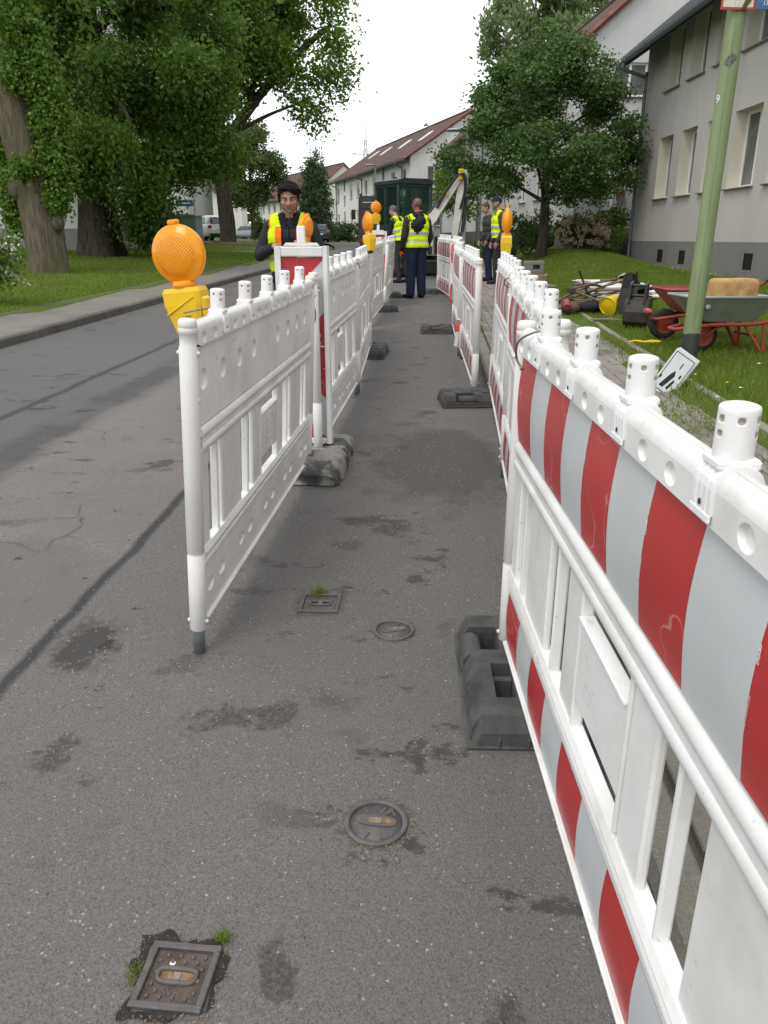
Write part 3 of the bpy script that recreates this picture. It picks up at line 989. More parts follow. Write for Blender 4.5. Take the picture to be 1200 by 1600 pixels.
# ------------------------------------------------------------------ covers let into the walkway
def cover_square(x, y, a, ang, label, rust):
    t = thing('hydrant_cover', label, 'valve cover', (x, y, rd(y)), ang, 'small iron covers in the walkway')
    t.rotation_euler = (.0155, 0, ang)
    h = a / 2
    o = MB()
    fr = .014
    for sx, sy, lx, ly in ((0, 1, a, fr), (0, -1, a, fr), (1, 0, fr, a - 2 * fr), (-1, 0, fr, a - 2 * fr)):
        o.box((sx * (h - fr / 2), sy * (h - fr / 2), .004), (lx, ly, .012), .002)
    o.build('frame', IRON, t)
    mb = MB()
    mb.box((0, 0, -.001), (a - 2 * fr - .003, a - 2 * fr - .003, .006), .001)
    lid = mb.build('lid', IRONRUST if rust else IRON, t)
    mb = MB()
    k = 8
    st = (a - 2 * fr - .012) / k
    for i in range(k):
        for j in range(k):
            px, py = (i + .5 - k / 2) * st, (j + .5 - k / 2) * st
            if (i + j) % 2 == 0 and not (abs(px) < a * .31 and abs(py) < a * .17) and not (abs(px) < a * .2 and j in (1, 2)):
                mb.box((px, py, .0025), (st * .52, st * .6, .006), .001)
    s = mb.build('stud', IRON, lid)
    # raised oval round the lifting eye
    mb = MB()
    ring = []
    for q in range(28):
        tt = 2 * math.pi * q / 28
        ring.append((math.copysign(abs(math.cos(tt)) ** .55, math.cos(tt)) * a * .27, math.copysign(abs(math.sin(tt)) ** .55, math.sin(tt)) * a * .105 + a * .01, .004))
    ring.append(ring[0]); 
    mb.tube(ring, .0055, 6)
    mb.build('lifting_rim', IRON, lid)
    mb = MB()
    mb.prism([(p[0] * .86, p[1] * .86) for p in ring[:-1]], .0023, .0032, 'xy')
    mb.build('lifting_eye', DEBRIS if rust else DIRTM, lid)
    mb = MB().box((.0, a * .01, .0036), (a * .1, a * .12, .003), .001)
    mb.build('lifting_bar', CONCRETE, lid)
    lettering('SVH', a * .16, IRON, lid, (0, -a * .24, .0024), extrude=.0008)
    if rust:
        MB().lathe([(.0001, .0032), (.0055, .0032), (.006, .0024)], 14, (-a * .13, a * .2, 0)).build('marker_disc', WHITEPRINT, lid)
    return t
def dirt_ring(x, y, rad, ry, n, seed, label):
    """broken edge and plant debris lying round a cover"""
    r = random.Random(seed)
    mb = MB()
    for k in range(n):
        a = r.uniform(0, 2 * math.pi)
        c, s = math.cos(a), math.sin(a)
        m = max(abs(c), abs(s)) if ry else 1
        d = rad / m + r.uniform(-.002, .028) * r.random()
        px, py = c * d, s * d
        L = r.uniform(.002, .008)
        b = r.uniform(0, 6.3)
        mb.box((x + px, y + py, rd(y) + .003), (L, r.uniform(.0008, .0022), .0018), 0, r.choice((0, 0, 1)), Matrix.Rotation(b, 3, 'Z') @ Matrix.Rotation(r.uniform(-.5, .5), 3, 'Y'))
    o = mb.build('plant_debris', [DEBRIS, WOODM])
    tag(o, label, 'debris', kind='stuff')
c1 = cover_square(-.396, 1.083, .139, -.10, 'rusty square iron valve cover with studs and white dot, nearest', True)
dirt_ring(-.396, 1.083, .078, True, 170, 3, 'dry plant debris round the nearest square iron cover')
c2 = cover_square(-.242, 2.625, .150, -.05, 'square iron valve cover with grass tuft beyond the near barrier foot', False)
dirt_ring(-.242, 2.625, .082, True, 180, 5, 'dry debris round the farther square iron cover')
def broken_edge(x, y, a, seed, label, amp):
    """patch of broken dark asphalt round a cover: a low uneven sheet with a hole-less rim"""
    r = random.Random(seed)
    mb = MB()
    n = 88
    o, i = [], []
    for k in range(n):
        t = 2 * math.pi * k / n
        c, s = math.cos(t), math.sin(t)
        m = max(abs(c), abs(s))
        i.append((x + c / m * a * .5, y + s / m * a * .5, rd(y) + .0045))
        d = a * .5 / m * .93 + (.012 + .006 * math.sin(3 * t + 1) + .005 * math.sin(7 * t) + .003 * math.sin(13 * t + 2) + r.uniform(0, .003)) * amp(c, s)
        o.append((x + c * d, y + s * d, rd(y) + .0035))
    mb.grid([i + [i[0]], o + [o[0]]], smooth=False)
    ob = mb.build('broken_asphalt', DIRTM)
    ob['kind'] = 'structure'
broken_edge(-.396, 1.083, .142, 9, '', lambda c, s: 1.1 + .6 * max(0, s) + .6 * max(0, -c))
def cover_round(x, y, r, ang, label):
    t = thing('stopcock_cover', label, 'valve cover', (x, y, rd(y)), ang, 'small iron covers in the walkway')
    t.rotation_euler = (.0155, 0, ang)
    MB().lathe([(r, -.004), (r, .006), (r * .985, .008), (r * .84, .008), (r * .82, .003), (r * .82, -.004)], 40).build('frame', IRON, t)
    lid = MB().lathe([(.0001, .003), (r * .80, .003), (r * .81, -.003)], 36).build('lid', IRON, t)
    mb = MB()
    ring = [(math.copysign(abs(math.cos(q * math.pi / 12)) ** .7, math.cos(q * math.pi / 12)) * r * .62, math.copysign(abs(math.sin(q * math.pi / 12)) ** .7, math.sin(q * math.pi / 12)) * r * .22 + r * .05) for q in range(24)]
    mb.prism(ring, .0025, .0062, 'xy')
    mb.build('bridge', IRON, lid)
    MB().prism([(p[0] * .62 + r * .1, (p[1] - r * .05) * .55 + r * .05) for p in ring], .006, .0067, 'xy').build('lifting_eye', DEBRIS, lid)
    MB().box((r * .06, r * .05, .0075), (r * .22, r * .22, .003), .001).build('lifting_bar', CONCRETE, lid)
    mb = MB()
    for q in range(9):
        aa = q * 2 * math.pi / 9 + .2
        if abs(math.sin(aa)) > .55:
            mb.box((math.cos(aa) * r * .58, math.sin(aa) * r * .6, .0042), (.004, r * .26, .004), .001, rot=Matrix.Rotation(aa - math.pi / 2, 3, 'Z'))
    mb.build('rib', IRON, lid)
    lettering('VA', r * .5, IRON, lid, (r * .25, r * .5, .0036), extrude=.001)
    return t
cover_round(-.019, 1.487, .077, -.15, 'round iron stopcock cover in the middle of the walkway, nearer one')
cover_round(.034, 2.42, .074, .25, 'round iron stopcock cover beside the farther square cover')
dirt_ring(-.019, 1.487, .079, False, 130, 6, 'dry debris round the nearer round iron cover')
dirt_ring(.034, 2.42, .076, False, 70, 8, 'dry debris round the farther round iron cover')
def tuft(x, y, n, h, spread, label):
    xx, yy = x + RNG.normal(0, spread, n), y + RNG.normal(0, spread, n)
    o = np_mesh('grass_tuft', blades(xx, yy, rz(yy) + .002, RNG.uniform(.4, 1, n) * h, np.full(n, .0028), 1.1), 3, GRASSM)
    tag(o, label, 'grass tuft', kind='stuff')
tuft(-.325, 1.165, 60, .035, .008, 'small grass tuft at the corner of the nearest iron cover')
tuft(-.255, 2.70, 120, .05, .014, 'green grass tuft growing on the farther square cover')
tuft(-.475, 1.09, 60, .02, .012, 'moss and grass on the edge of the nearest iron cover')
# ------------------------------------------------------------------ barriers
HL = .98
def barrier_proto():
    """local: x along, +y the side with reflective sheeting, z up from the ground"""
    t = thing('barrier', 'x', 'barrier')
    L = HL - .045
    cells = 12
    # top rail: front flat with dimples, round top, back flat with dimples
    prof = [(.024, 1.012), (.025, 1.056)] + [(.025 * math.cos(a), 1.056 + .026 * math.sin(a)) for a in np.linspace(.25, math.pi - .25, 7)] + [(-.025, 1.056), (-.024, 1.012)]
    mb = MB()
    n = 33
    us = list(np.linspace(-L, L, n + 1))
    for sgn in (1, -1):
        holes = {(i, 0) for i in range(n) if (i - 16) % 6 in (2, 4)}
        mb.holed(lambda u, v, d, s=sgn: (u * s, s * (.0252 - d), v), us, [1.016, 1.060], holes, .010, k=.38)
    pr = [(.0252 * math.cos(a), 1.060 + .024 * math.sin(a)) for a in np.linspace(0, math.pi, 11)]
    mb.grid([[(-L, a, b) for a, b in pr], [(L, a, b) for a, b in pr]])
    mb.grid([[(-L, .0252, 1.016), (L, .0252, 1.016)], [(-L, .014, 1.010), (L, .014, 1.010)], [(-L, -.014, 1.010), (L, -.014, 1.010)], [(-L, -.0252, 1.016), (L, -.0252, 1.016)]], smooth=False)
    for s in (-1, 1):
        full = [(.0252, 1.016)] + pr + [(-.0252, 1.016)]
        inner = [(a * .72, 1.036 + (b - 1.036) * .78) for a, b in full]
        mb.grid([[(s * L, a, b) for a, b in full], [(s * (L + .012), a, b) for a, b in inner]])
        mb.add([(s * (L + .012), a, b) for a, b in inner], [list(range(len(inner)))])
    # a thin moulding seam on top
    mb.box((0, .004, 1.0842), (2 * L, .0016, .0016))
    mb.build('top_rail', WHITE, t)
    # upper panel with dimples on the back
    mb = MB()
    n = 9
    us = list(np.linspace(-L, L, n * 2 + 1))
    bulge = lambda v: .010 * math.sin(math.pi * (v - .765) / .25)
    vs_ = [.768, .80, .86, .955, 1.012]
    holes = {(2 * i + 1, 2) for i in range(n) if i not in (4,)}
    mb.holed(lambda u, v, d: (-u, -.012 + d, v), us, vs_, holes, .012, k=.36)
    mb.grid([[(u, .012 + bulge(v), v) for v in np.linspace(.768, 1.012, 9)] for u in (L, -L)])
    for s in (-1, 1):
        mb.add([(s * L, -.012, .768), (s * L, .012, .768), (s * L, .012, 1.012), (s * L, -.012, 1.012)], [(0, 1, 2, 3)])
    mb.build('upper_panel', WHITE, t)
    # reflective sheet, alternating bands
    def sheet(name, z0, z1, y0, bul, zlip):
        mb = MB()
        e = [-L + .01, -.89 + .022] + [(-.89 + .178 * k) + .022 for k in range(1, 10)] + [L - .01]
        zz = np.linspace(z0, z1, 9)
        for k in range(len(e) - 1):
            rows = [[(u, y0 + bul(v), v) for v in zz] for u in (e[k + 1] - (.0007 if k % 2 else 0), e[k])]
            mb.grid(rows, mat=k % 2)
        mb.build(name, [RED_SHEET, GREY_SHEET], t)
    sheet('reflective_sheet', .772, 1.0085, .0132, bulge, 0)
    # middle double rail
    mb = MB()
    for z, r in ((.744, .0225), (.699, .0225)):
        mb.tube([(-L, 0, z), (L, 0, z)], r, 14)
    mb.box((0, 0, .7215), (2 * L, .034, .03))
    mb.build('middle_rail', WHITE, t)
    # slats, ribs and the centre plate between the rails
    zc, zh = .517, .345
    s0 = None
    for x0, x1 in ((-.70, -.455), (-.275, -.165), (.165, .275), (.455, .70)):
        mb = MB()
        w = x1 - x0
        mb.box((0, 0, 0), (w, .018, zh), .005)
        mb.build('slat', WHITE, t).location = ((x0 + x1) / 2, 0, zc)
    rib = None
    for x in (-.365, .365, -.76, .76, -.155, .155):
        o = MB().box((0, 0, 0), (.013, .026, zh), .004).build('rib', WHITE, t) if rib is None else inst(rib, t)
        rib = rib or o
        o.location = (x, 0, zc)
    for s in (-1, 1):
        MB().box((0, 0, 0), (.08, .02, zh), .005).build('slat', WHITE, t).location = (s * (L - .04), 0, zc)
    mb = MB()
    mb.box((0, 0, .525), (.306, .022, .185), .004)
    mb.box((0, .002, .62), (.296, .032, .010), .003)
    pl = mb.build('centre_plate', WHITE, t)
    mb = MB()
    for k in range(6):
        mb.box((0, -.0128, .575 - k * .02), (.085 - .01 * (k % 2), .0022, .006), .0008)
    for a, b, c, d in ((0, .595, .11, .004), (0, .455, .11, .004)):
        mb.box((a, -.0128, b), (c, .0024, d))
    for sx in (-.055, .055):
        mb.box((sx, -.0128, .525), (.004, .0024, .136))
    mb.build('embossed_lines', WHITE, pl)
    # lower rail and lower panel
    mb = MB()
    mb.tube([(-L, 0, .333), (L, 0, .333)], .017, 12)
    mb.tube([(-L, 0, .304), (L, 0, .304)], .015, 12)
    mb.prism([(-.022, .345), (.022, .345), (.014, .362), (-.014, .362)], -L, L, 'yz')
    mb.build('lower_rail', WHITE, t)
    mb = MB()
    n = 14
    us = list(np.linspace(-L, L, n + 1))
    mb.holed(lambda u, v, d: (-u, -.011 + d, v), us, [.112, .165, .245, .298], {(i, 1) for i in range(n) if i % 3 != 2}, .010, k=.3)
    bl = lambda v: .006 * math.sin(math.pi * (v - .11) / .19)
    mb.grid([[(u, .010 + bl(v), v) for v in np.linspace(.112, .298, 7)] for u in (L, -L)])
    mb.build('lower_panel', WHITE, t)
    mb = MB()
    e = [-L + .01] + [(-.89 + .178 * k) + .022 for k in range(0, 11)] 
    e[-1] = L - .01
    for k in range(len(e) - 1):
        mb.grid([[(u, .0112 + bl(v), v) for v in np.linspace(.120, .285, 6)] for u in (e[k + 1] - .0007, e[k])], mat=k % 2)
    mb.build('lower_reflective_sheet', [RED_SHEET, GREY_SHEET], t)
    mb = MB()
    mb.box((0, 0, .108), (2 * L, .044, .012), .004)
    mb.build('bottom_lip', WHITE, t)
    # end posts with rings, bolts and zinc feet
    mb = MB()
    mb.lathe([(.0001, 1.098), (.020, 1.098), (.027, 1.092), (.0275, 1.075), (.026, 1.073), (.0275, 1.071), (.0275, 1.058), (.0245, 1.055), (.0245, 1.02), (.0275, 1.015),
              (.0275, .372), (.0255, .370), (.0255, .358), (.0275, .356), (.0275, .092), (.024, .088), (.0001, .088)], 18)
    for z in (1.0, .12):
        for s in (-1, 1):
            mb.ell((0, s * .029, z), (.007, .007, .007), 8, 6)
    mb.ell((.006, -.0275, .86), (.008, .003, .008), 10, 6)
    p = mb.build('post', POSTM, t)
    p.location = (-HL, 0, 0)
    mb = MB()
    mb.lathe([(.0001, 0), (.0205, 0), (.0205, .095)], 14)
    mb.build('foot_tube', ZINC, p)
    inst(p, t, (HL, 0, 0))
    # lamp sockets clipped over the top rail
    mb = MB()
    sad = [(.0285, 1.030), (.0295, 1.062)] + [(.0295 * math.cos(a), 1.062 + .0285 * math.sin(a)) for a in np.linspace(.3, math.pi - .3, 9)] + [(-.0295, 1.062), (-.0285, 1.030)]
    st = [(-.0285, 1.0)]
    for k in range(4):
        x = -.0285 + .0145 * k
        st += [(x + .0005, 1.05), (x + .0095, 1.05), (x + .0105, 1.0), (x + .0140, 1.0)]
    for (xa, ra), (xb, rb) in zip(st[:-1], st[1:]):
        mb.grid([[(xa, a * ra, 1.04 + (b - 1.04) * (ra * 1.0 if b > 1.07 else 1)) for a, b in sad], [(xb, a * rb, 1.04 + (b - 1.04) * (rb if b > 1.07 else 1)) for a, b in sad]], smooth=False)
    for x in (st[0][0], st[-1][0]):
        mb.add([(x, a, b) for a, b in sad] + [(x, a * .8, min(b, 1.075)) for a, b in sad], [(i, i + 1, len(sad) + i + 1, len(sad) + i) for i in range(len(sad) - 1)])
    for s in (-1, 1):
        mb.ell((0, s * .0312, 1.040), (.0035, .0012, .0042), 10, 6, 2)
    mb.box((0, 0, 1.090), (.052, .052, .014), .004)
    for s in (-1, 1):
        mb.box((0, s * .0285, 1.026), (.058, .005, .012), .002)
    nc = 12
    rad = .0232
    def cylf(u, v, d): return (-(rad - d) * math.sin(u), (rad - d) * math.cos(u), v)
    us = list(np.linspace(0, 2 * math.pi, nc + 1))
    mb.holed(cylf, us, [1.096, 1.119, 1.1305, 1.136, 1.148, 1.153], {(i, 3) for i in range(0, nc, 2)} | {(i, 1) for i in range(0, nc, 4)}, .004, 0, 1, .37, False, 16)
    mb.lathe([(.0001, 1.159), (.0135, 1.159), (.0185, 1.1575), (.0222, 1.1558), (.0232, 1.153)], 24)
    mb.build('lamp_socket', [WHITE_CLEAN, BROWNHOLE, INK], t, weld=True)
    sock = [c for c in t.children if c.name.startswith('lamp_socket')][0]
    for x in (-.68, -.34, .34, .68):
        inst(sock, t, (x, 0, 0))
    return t
BPROTO = barrier_proto()
_first = [True]
def barrier(p0, p1, label, group, lean=0.0, z=0.0):
    """posts stand at p0 and p1"""
    o = BPROTO if _first[0] else dup(BPROTO)
    _first[0] = False
    a = Vector((p0[0], p0[1], rd(p0[1]) + z))
    b = Vector((p1[0], p1[1], rd(p1[1]) + z))
    x = (b - a).normalized()
    up = Vector((0, 0, 1))
    y = up.cross(x).normalized()
    zz = x.cross(y)
    M = Matrix((x, y, zz)).transposed()
    M = M @ Matrix.Rotation(lean, 3, 'X')
    o.rotation_mode = 'XYZ'
    o.rotation_euler = M.to_euler()
    o.location = (a + b) / 2
    o['label'] = label
    o['group'] = group
    return o
GL = 'barriers along the road side of the walkway'
GR = 'barriers along the kerb side of the walkway'
B_L1 = barrier((-.622, 2.28), (-.445, 4.23), 'white barrier on the road side nearest the viewer, beside the big amber lamp', GL, lean=.055)
B_L2 = barrier((-.395, 4.48), (-.235, 6.45), 'white barrier just behind the red and white warning board', GL)
B_L3 = barrier((-.225, 6.52), (-.165, 8.50), 'white barrier with a side-on amber lamp at its far end, on the road side', GL)
B_L4 = barrier((-.165, 8.62), (-.185, 10.62), 'white barrier seen edge-on behind the side-on amber lamp', GL)
B_L5 = barrier((-.185, 10.95), (-.03, 12.95), 'white road-side barrier second from the excavator', GL)
B_L6 = barrier((-.005, 13.5), (.125, 15.5), 'tilted white road-side barrier nearest the excavator', GL, lean=.06)
B_R1 = barrier((.412, .24), (.398, 2.21), 'big red and white striped barrier closest to the viewer', GR)
B_R2 = barrier((.50, 2.20), (.685, 4.22), 'striped barrier right behind the closest one, wire loop on its post', GR)
B_R3 = barrier((.70, 4.30), (.885, 6.35), 'striped kerb-side barrier carrying the amber lamp before the capped worker', GR, lean=.03)
B_R4 = barrier((.745, 6.28), (.83, 8.32), 'striped barrier standing on the black base in mid walkway', GR)
B_R5 = barrier((.815, 8.44), (.925, 10.45), 'striped barrier with red and white tape tied to its near post', GR)
B_R6 = barrier((.945, 10.55), (1.19, 12.5), 'striped barrier mostly hidden behind the taped one', GR)
B_R7 = barrier((1.22, 12.6), (1.235, 14.58), 'second last striped barrier before the workers', GR)
B_R8 = barrier((1.225, 14.66), (1.12, 16.62), 'last striped barrier, beside the worker in navy trousers', GR)

# wire hooks holding neighbouring posts together
def wire(pts, label):
    mb = MB()
    mb.tube(pts, .0032, 6)
    mb.ell(pts[-1], (.006, .006, .006), 8, 6)
    o = mb.build('wire_tie', WIRE)
    tag(o, label, 'wire', 'wire ties on the barriers')
def curve(pts, n=6):
    out = []
    P = [Vector(p) for p in pts]
    for i in range(len(P) - 1):
        p0, p1, p2, p3 = P[max(i - 1, 0)], P[i], P[i + 1], P[min(i + 2, len(P) - 1)]
        for k in range(n):
            t = k / n
            out.append(.5 * ((2 * p1) + (-p0 + p2) * t + (2 * p0 - 5 * p1 + 4 * p2 - p3) * t * t + (-p0 + 3 * p1 - 3 * p2 + p3) * t ** 3))
    out.append(P[-1])
    return out
wire(curve([(.432, 1.98, 1.128), (.385, 2.0, 1.122), (.350, 2.03, 1.095), (.352, 2.06, 1.05), (.366, 2.05, 1.022)]), 'bent steel wire over the end of the closest striped barrier')
wire(curve([(.715, 4.2, 1.135), (.69, 4.18, 1.15), (.645, 4.2, 1.148), (.638, 4.24, 1.12), (.66, 4.26, 1.10)]), 'steel wire round the joint of two striped barriers')
wire(curve([(-.38, 4.18, 1.08), (-.385, 4.22, 1.06), (-.37, 4.25, .98), (-.375, 4.28, .92), (-.395, 4.3, .90)]), 'grey wire loop hanging beside the red and white board')
wire(curve([(-.232, 6.4, 1.17), (-.20, 6.43, 1.15), (-.195, 6.47, 1.12)]), 'short wire hook between two white barriers')

# print along the band edges of the closest barrier
Mprint = Matrix.Identity(4)
def band_print(bar, x, z, text, size, mat):
    # reads downwards, facing +y
    u = Vector((0, 0, -1)); v = Vector((-1, 0, 0)) * -1
    n = Vector((0, 1, 0))
    M = Matrix(((u.x, v.x, n.x, x), (u.y, v.y, n.y, 0.0), (u.z, v.z, n.z, z), (0, 0, 0, 1)))
    bz = .010 * math.sin(math.pi * (z - .765) / .25)
    M[1][3] = .0145 + bz
    lettering(text, size, mat, bar, None, matrix=M, name='sheet_print', extrude=.0002)
for xe in (-.512, -.156, .2):
    band_print(B_R1, xe - .0045 + .022 - .022 + .0, .935, 'ORALITE', .0062, WHITEPRINT)
    band_print(B_R1, xe - .0045, .865, 'HIGH INTENSITY 5823', .0042, PINKPRINT)

# ------------------------------------------------------------------ rubber bases
def base_proto():
    """one moulded ballast block: body with openings > slot floors, pads"""
    t = thing('barrier_ballast', 'x', 'barrier base')
    w, l, h = .36, .62, .095
    mb = MB()
    def full(y0, y1):
        mb.prism([(-w / 2, 0), (w / 2, 0), (w / 2, h * .5), (w / 2 - .025, h), (-w / 2 + .03, h), (-w / 2 + .006, h * .55)], y0, y1, 'xz')
    def left(y0, y1, x1):
        mb.prism([(-w / 2, 0), (x1, 0), (x1, h), (-w / 2 + .03, h), (-w / 2 + .006, h * .55)], y0, y1, 'xz')
    def right(y0, y1, x0):
        mb.prism([(x0, 0), (w / 2, 0), (w / 2, h * .5), (w / 2 - .025, h), (x0, h)], y0, y1, 'xz')
    # chamfered ends
    for s in (-1, 1):
        a, c = s * .31, s * .285
        v = [(-w / 2 + .012, a, .0), (w / 2 - .012, a, 0), (w / 2 - .02, a, h * .55), (-w / 2 + .03, a, h * .55), (-w / 2, c, 0), (w / 2, c, 0), (w / 2 - .025, c, h), (-w / 2 + .03, c, h)]
        mb.add(v, [(0, 1, 2, 3), (3, 2, 6, 7), (0, 3, 7, 4), (1, 5, 6, 2)])
    full(-.285, -.20)
    left(-.20, -.02, -.10); right(-.20, -.02, -.042)
    full(-.02, .06)
    right(.06, .205, -.062)
    full(.205, .285)
    mb.tube([(-.146, .04, .058), (-.146, .185, .052)], .033, 14)
    mb.box((-.166, .13, .02), (.03, .15, .04), .008)
    mb.box((-.070, -.085, .050), (.056, .022, .07), .003)
    mb.box((-.071, -.17, .035), (.054, .055, .05), .006)
    mb.ell((-.071, -.18, .062), (.012, .012, .004), 10, 6)
    for x in (-.1, -.02, .06, .13):
        mb.box((x, -.306, .02), (.012, .018, .035), .004)
    mb.box((0, 0, .006), (w + .02, l + .01, .012), .005)
    mb.build('body', RUBBER, t)
    for (x, y, a, b) in ((.04, .02, .085, .075), (.02, .25, .05, .06)):
        MB().box((0, 0, 0), (a, b, .02), .008).build('pad', RUBBER, t).location = (x, y, h + .002)
    MB().box((0, 0, 0), (.16, .065, .006), .002).build('label_recess', RUBBER_DARK, t).location = (.07, -.19, h - .001)
    return t
BASE = base_proto()
_fb = [True]
def base(x, y, rot, label, z=None, s=1.0):
    o = BASE if _fb[0] else dup(BASE)
    _fb[0] = False
    o.location = (x, y, rd(y) if z is None else z)
    o.rotation_euler = (.0155 * math.cos(rot), 0, rot)
    o.scale = (s, s, s)
    o['label'] = label
    o['group'] = 'black rubber bases of the barriers'
    return o
base(.425, 2.07, -.03, 'large black rubber base under the closest striped barrier')
base(.76, 6.12, math.pi / 2 + .05, 'black rubber base under the near end of the mid-walkway striped barrier', s=1.0)
base(-.155, 8.55, -.1, 'grey-black rubber base at the third road-side barrier', s=1.0)
base(-.02, 13.2, .25, 'black rubber base under the road-side barrier second from the excavator', s=1.05)
base(.14, 15.75, .1, 'dark rubber base under the tilted road-side barrier')
base(.80, 10.42, math.pi / 2, 'weathered black base under the far end of the taped barrier')
base(1.15, 16.5, math.pi / 2, 'black rubber base under the last striped barrier')

# ------------------------------------------------------------------ warning board
def beacon(x, y, rot, label, baselabel):
    t = thing('warning_board', label, 'warning sign', (x, y, rd(y)), rot)
    W, z0, z1 = .25, .135, 1.175
    mb = MB()
    d = .055
    # frame: two stiles with bevelled outer edge, head and foot
    for s in (-1, 1):
        mb.prism([(s * .118, -d / 2), (s * .142, -d / 2), (s * .153, -.008), (s * .153, .008), (s * .142, d / 2), (s * .118, d / 2)], .10, 1.235, 'xy')
    mb.box((0, 0, 1.205), (.236, d, .055), .006)
    mb.box((0, 0, .118), (.236, d, .035), .006)
    mb.build('frame', WHITE, t)
    mb = MB()
    mb.prism([(-.10, 1.236), (.10, 1.236), (.085, 1.252), (-.085, 1.252)], -.024, .024, 'xz')
    mb.box((0, 0, 1.295), (.044, .044, .09), .005)
    mb.build('carrying_stub', WHITE_CLEAN, t)
    mb = MB()
    mb.box((0, .004, (z0 + z1) / 2), (.238, .02, z1 - z0), .002)
    mb.build('back_panel', WHITE, t)
    mb = MB()
    H = z1 - z0
    def P(u, v): return (-.117 + u * .234, z0 + v * H)
    def poly(m, *uv):
        mb.prism([P(*q) for q in uv], -.0072, -.006, 'xz', mat=m)
    k = .234 / H
    ue = 1 - (.71 - .527) / k
    poly(0, (0, .985 - k), (1, .985), (1, 1), (0, 1))
    poly(1, (0, .527), (ue, .527), (1, .71), (1, .985), (0, .985 - k))
    poly(0, (ue, .527), (1, .527), (1, .71))
    poly(0, (0, .23 + k), (1, .23), (1, .522), (0, .522))
    poly(1, (0, k), (1, 0), (1, .23), (0, .23 + k))
    poly(0, (0, 0), (1, 0), (0, k))
    mb.build('chevron_sheet', [RED_SHEET, GREY_SHEET], t)
    mb = MB()
    mb.box((.105, -.0095, z0 + .525 * H), (.035, .004, .008))
    mb.ell((.11, -.009, z0 + .40 * H), (.004, .003, .004), 8, 6)
    mb.build('joint_clip', WHITE, t)
    MB().box((0, 0, .06), (.06, .06, .12), .004).build('foot_tube', ZINC, t)
    return t
beacon(-.462, 4.55, .02, 'red and white chevron warning board between two white barriers', '')
def lumpy_base(x, y, rot, label):
    t = thing('sign_ballast', label, 'sign base', (x, y, rd(y)), rot, None)
    for (cy, ly, w, h, nm) in ((-.19, .42, .34, .12, 'body'), (.25, .36, .30, .095, 'rear_lobe')):
        rows = []
        r = random.Random(int(cy * 100))
        nth = 22
        prof = [(0, 0), (.0, .5), (.06, .85), (.16, 1.0), (.5, 1.03), (.84, 1.0), (.94, .85), (1, .5), (1, 0)]
        yy = np.linspace(-.5, .5, 13)
        for q in yy:
            e = (1 - abs(2 * q) ** 6)
            row = []
            for (a, b) in prof:
                jx, jz = r.uniform(-.012, .012), r.uniform(-.012, .012)
                row.append(((a - .5) * w * (.86 + .14 * e) + jx, cy + q * ly + r.uniform(-.008, .008), max(0, b * h * (.55 + .45 * e) + jz * (b > .2))))
            rows.append(row)
        mb = MB().grid(rows)
        mb.add([p for p in rows[0]], [list(range(9))])
        mb.add([p for p in rows[-1]], [list(range(9))[::-1]])
        mb.build(nm, RUBBER_MOTTLED, t)
    MB().box((.0, .05, .05), (.30, .14, .09), .02).build('neck', RUBBER_MOTTLED, t)
    return t
lumpy_base(-.375, 4.42, -.10, 'mottled grey worn rubber base under the red and white board')

# ------------------------------------------------------------------ amber warning lamps
def lamp_proto():
    """disc faces -y; foot at z = 0"""
    t = thing('warning_lamp', 'x', 'warning lamp')
    mb = MB()
    # battery box, tapering down
    top = [(-.066, -.040), (.052, -.040), (.066, -.028), (.066, .034), (.055, .040), (-.055, .040), (-.066, .030)]
    bot = [(x * .62 + .004, y * .8) for x, y in top]
    mid = [(x * .97, y) for x, y in top]
    n = len(top)
    rows = [(bot, 0.0), ([(x * 1.08, y * 1.06) for x, y in bot], .012), (mid, .10), (top, .142), ([(x * .9, y * .9) for x, y in top], .156)]
    vs = [(x, y, z) for r, z in rows for x, y in r]
    fs = [(i * n + k, i * n + (k + 1) % n, (i + 1) * n + (k + 1) % n, (i + 1) * n + k) for i in range(4) for k in range(n)]
    fs += [list(range(n))[::-1], list(range(4 * n, 5 * n))]
    mb.add(vs, fs)
    mb.box((.068, .0, .085), (.022, .05, .075), .008)
    mb.tube([(-.060, -.0415, .072), (.045, -.0415, .125)], .0025, 5)
    mb.build('battery_box', YELLOW, t)
    lettering('UNI', .017, INK, [c for c in t.children][0], (.012, -.0415, .060), (math.pi / 2, 0, 0), extrude=.0003)
    mb = MB()
    mb.lathe([(.030, .154), (.042, .158), (.038, .168), (.034, .178)], 18)
    cz, rr = .262, .094
    prof = [(.0001, -.040), (.03, -.039), (.055, -.034), (.068, -.026), (.071, -.020), (.088, -.016), (.0935, -.011), (.095, -.004), (.095, .004), (.0935, .011), (.088, .016), (.071, .020), (.068, .026), (.055, .034), (.03, .039), (.0001, .040)]
    mb.lathe(prof, 44, (0, 0, cz), (0, 1, 0))
    mb.build('lens', LENS, t)
    mb = MB()
    mb.box((0, 0, cz + .100), (.034, .028, .016), .004)
    mb.box((0, 0, cz + .091), (.028, .022, .012), .003)
    mb.build('latch', LENS, t)
    MB().box((.004, 0, -.012), (.05, .045, .022), .006).build('mounting_shoe', BLACKP, t)
    return t
LP = lamp_proto()
_fl = [True]
def lamp(loc, rot, label):
    o = LP if _fl[0] else dup(LP)
    _fl[0] = False
    o.location = loc
    o.rotation_euler = rot
    o['label'] = label
    o['group'] = 'amber warning lamps'
    return o
lamp((-.655, 2.69, 1.037), (.02, -.10, -.25), 'large amber warning lamp facing the viewer at the nearest road-side barrier')
wire([(-.655, 2.58, 1.118), (-.60, 2.60, 1.128), (-.572, 2.62, 1.130)], 'steel bolt holding the large amber lamp to the barrier cap')
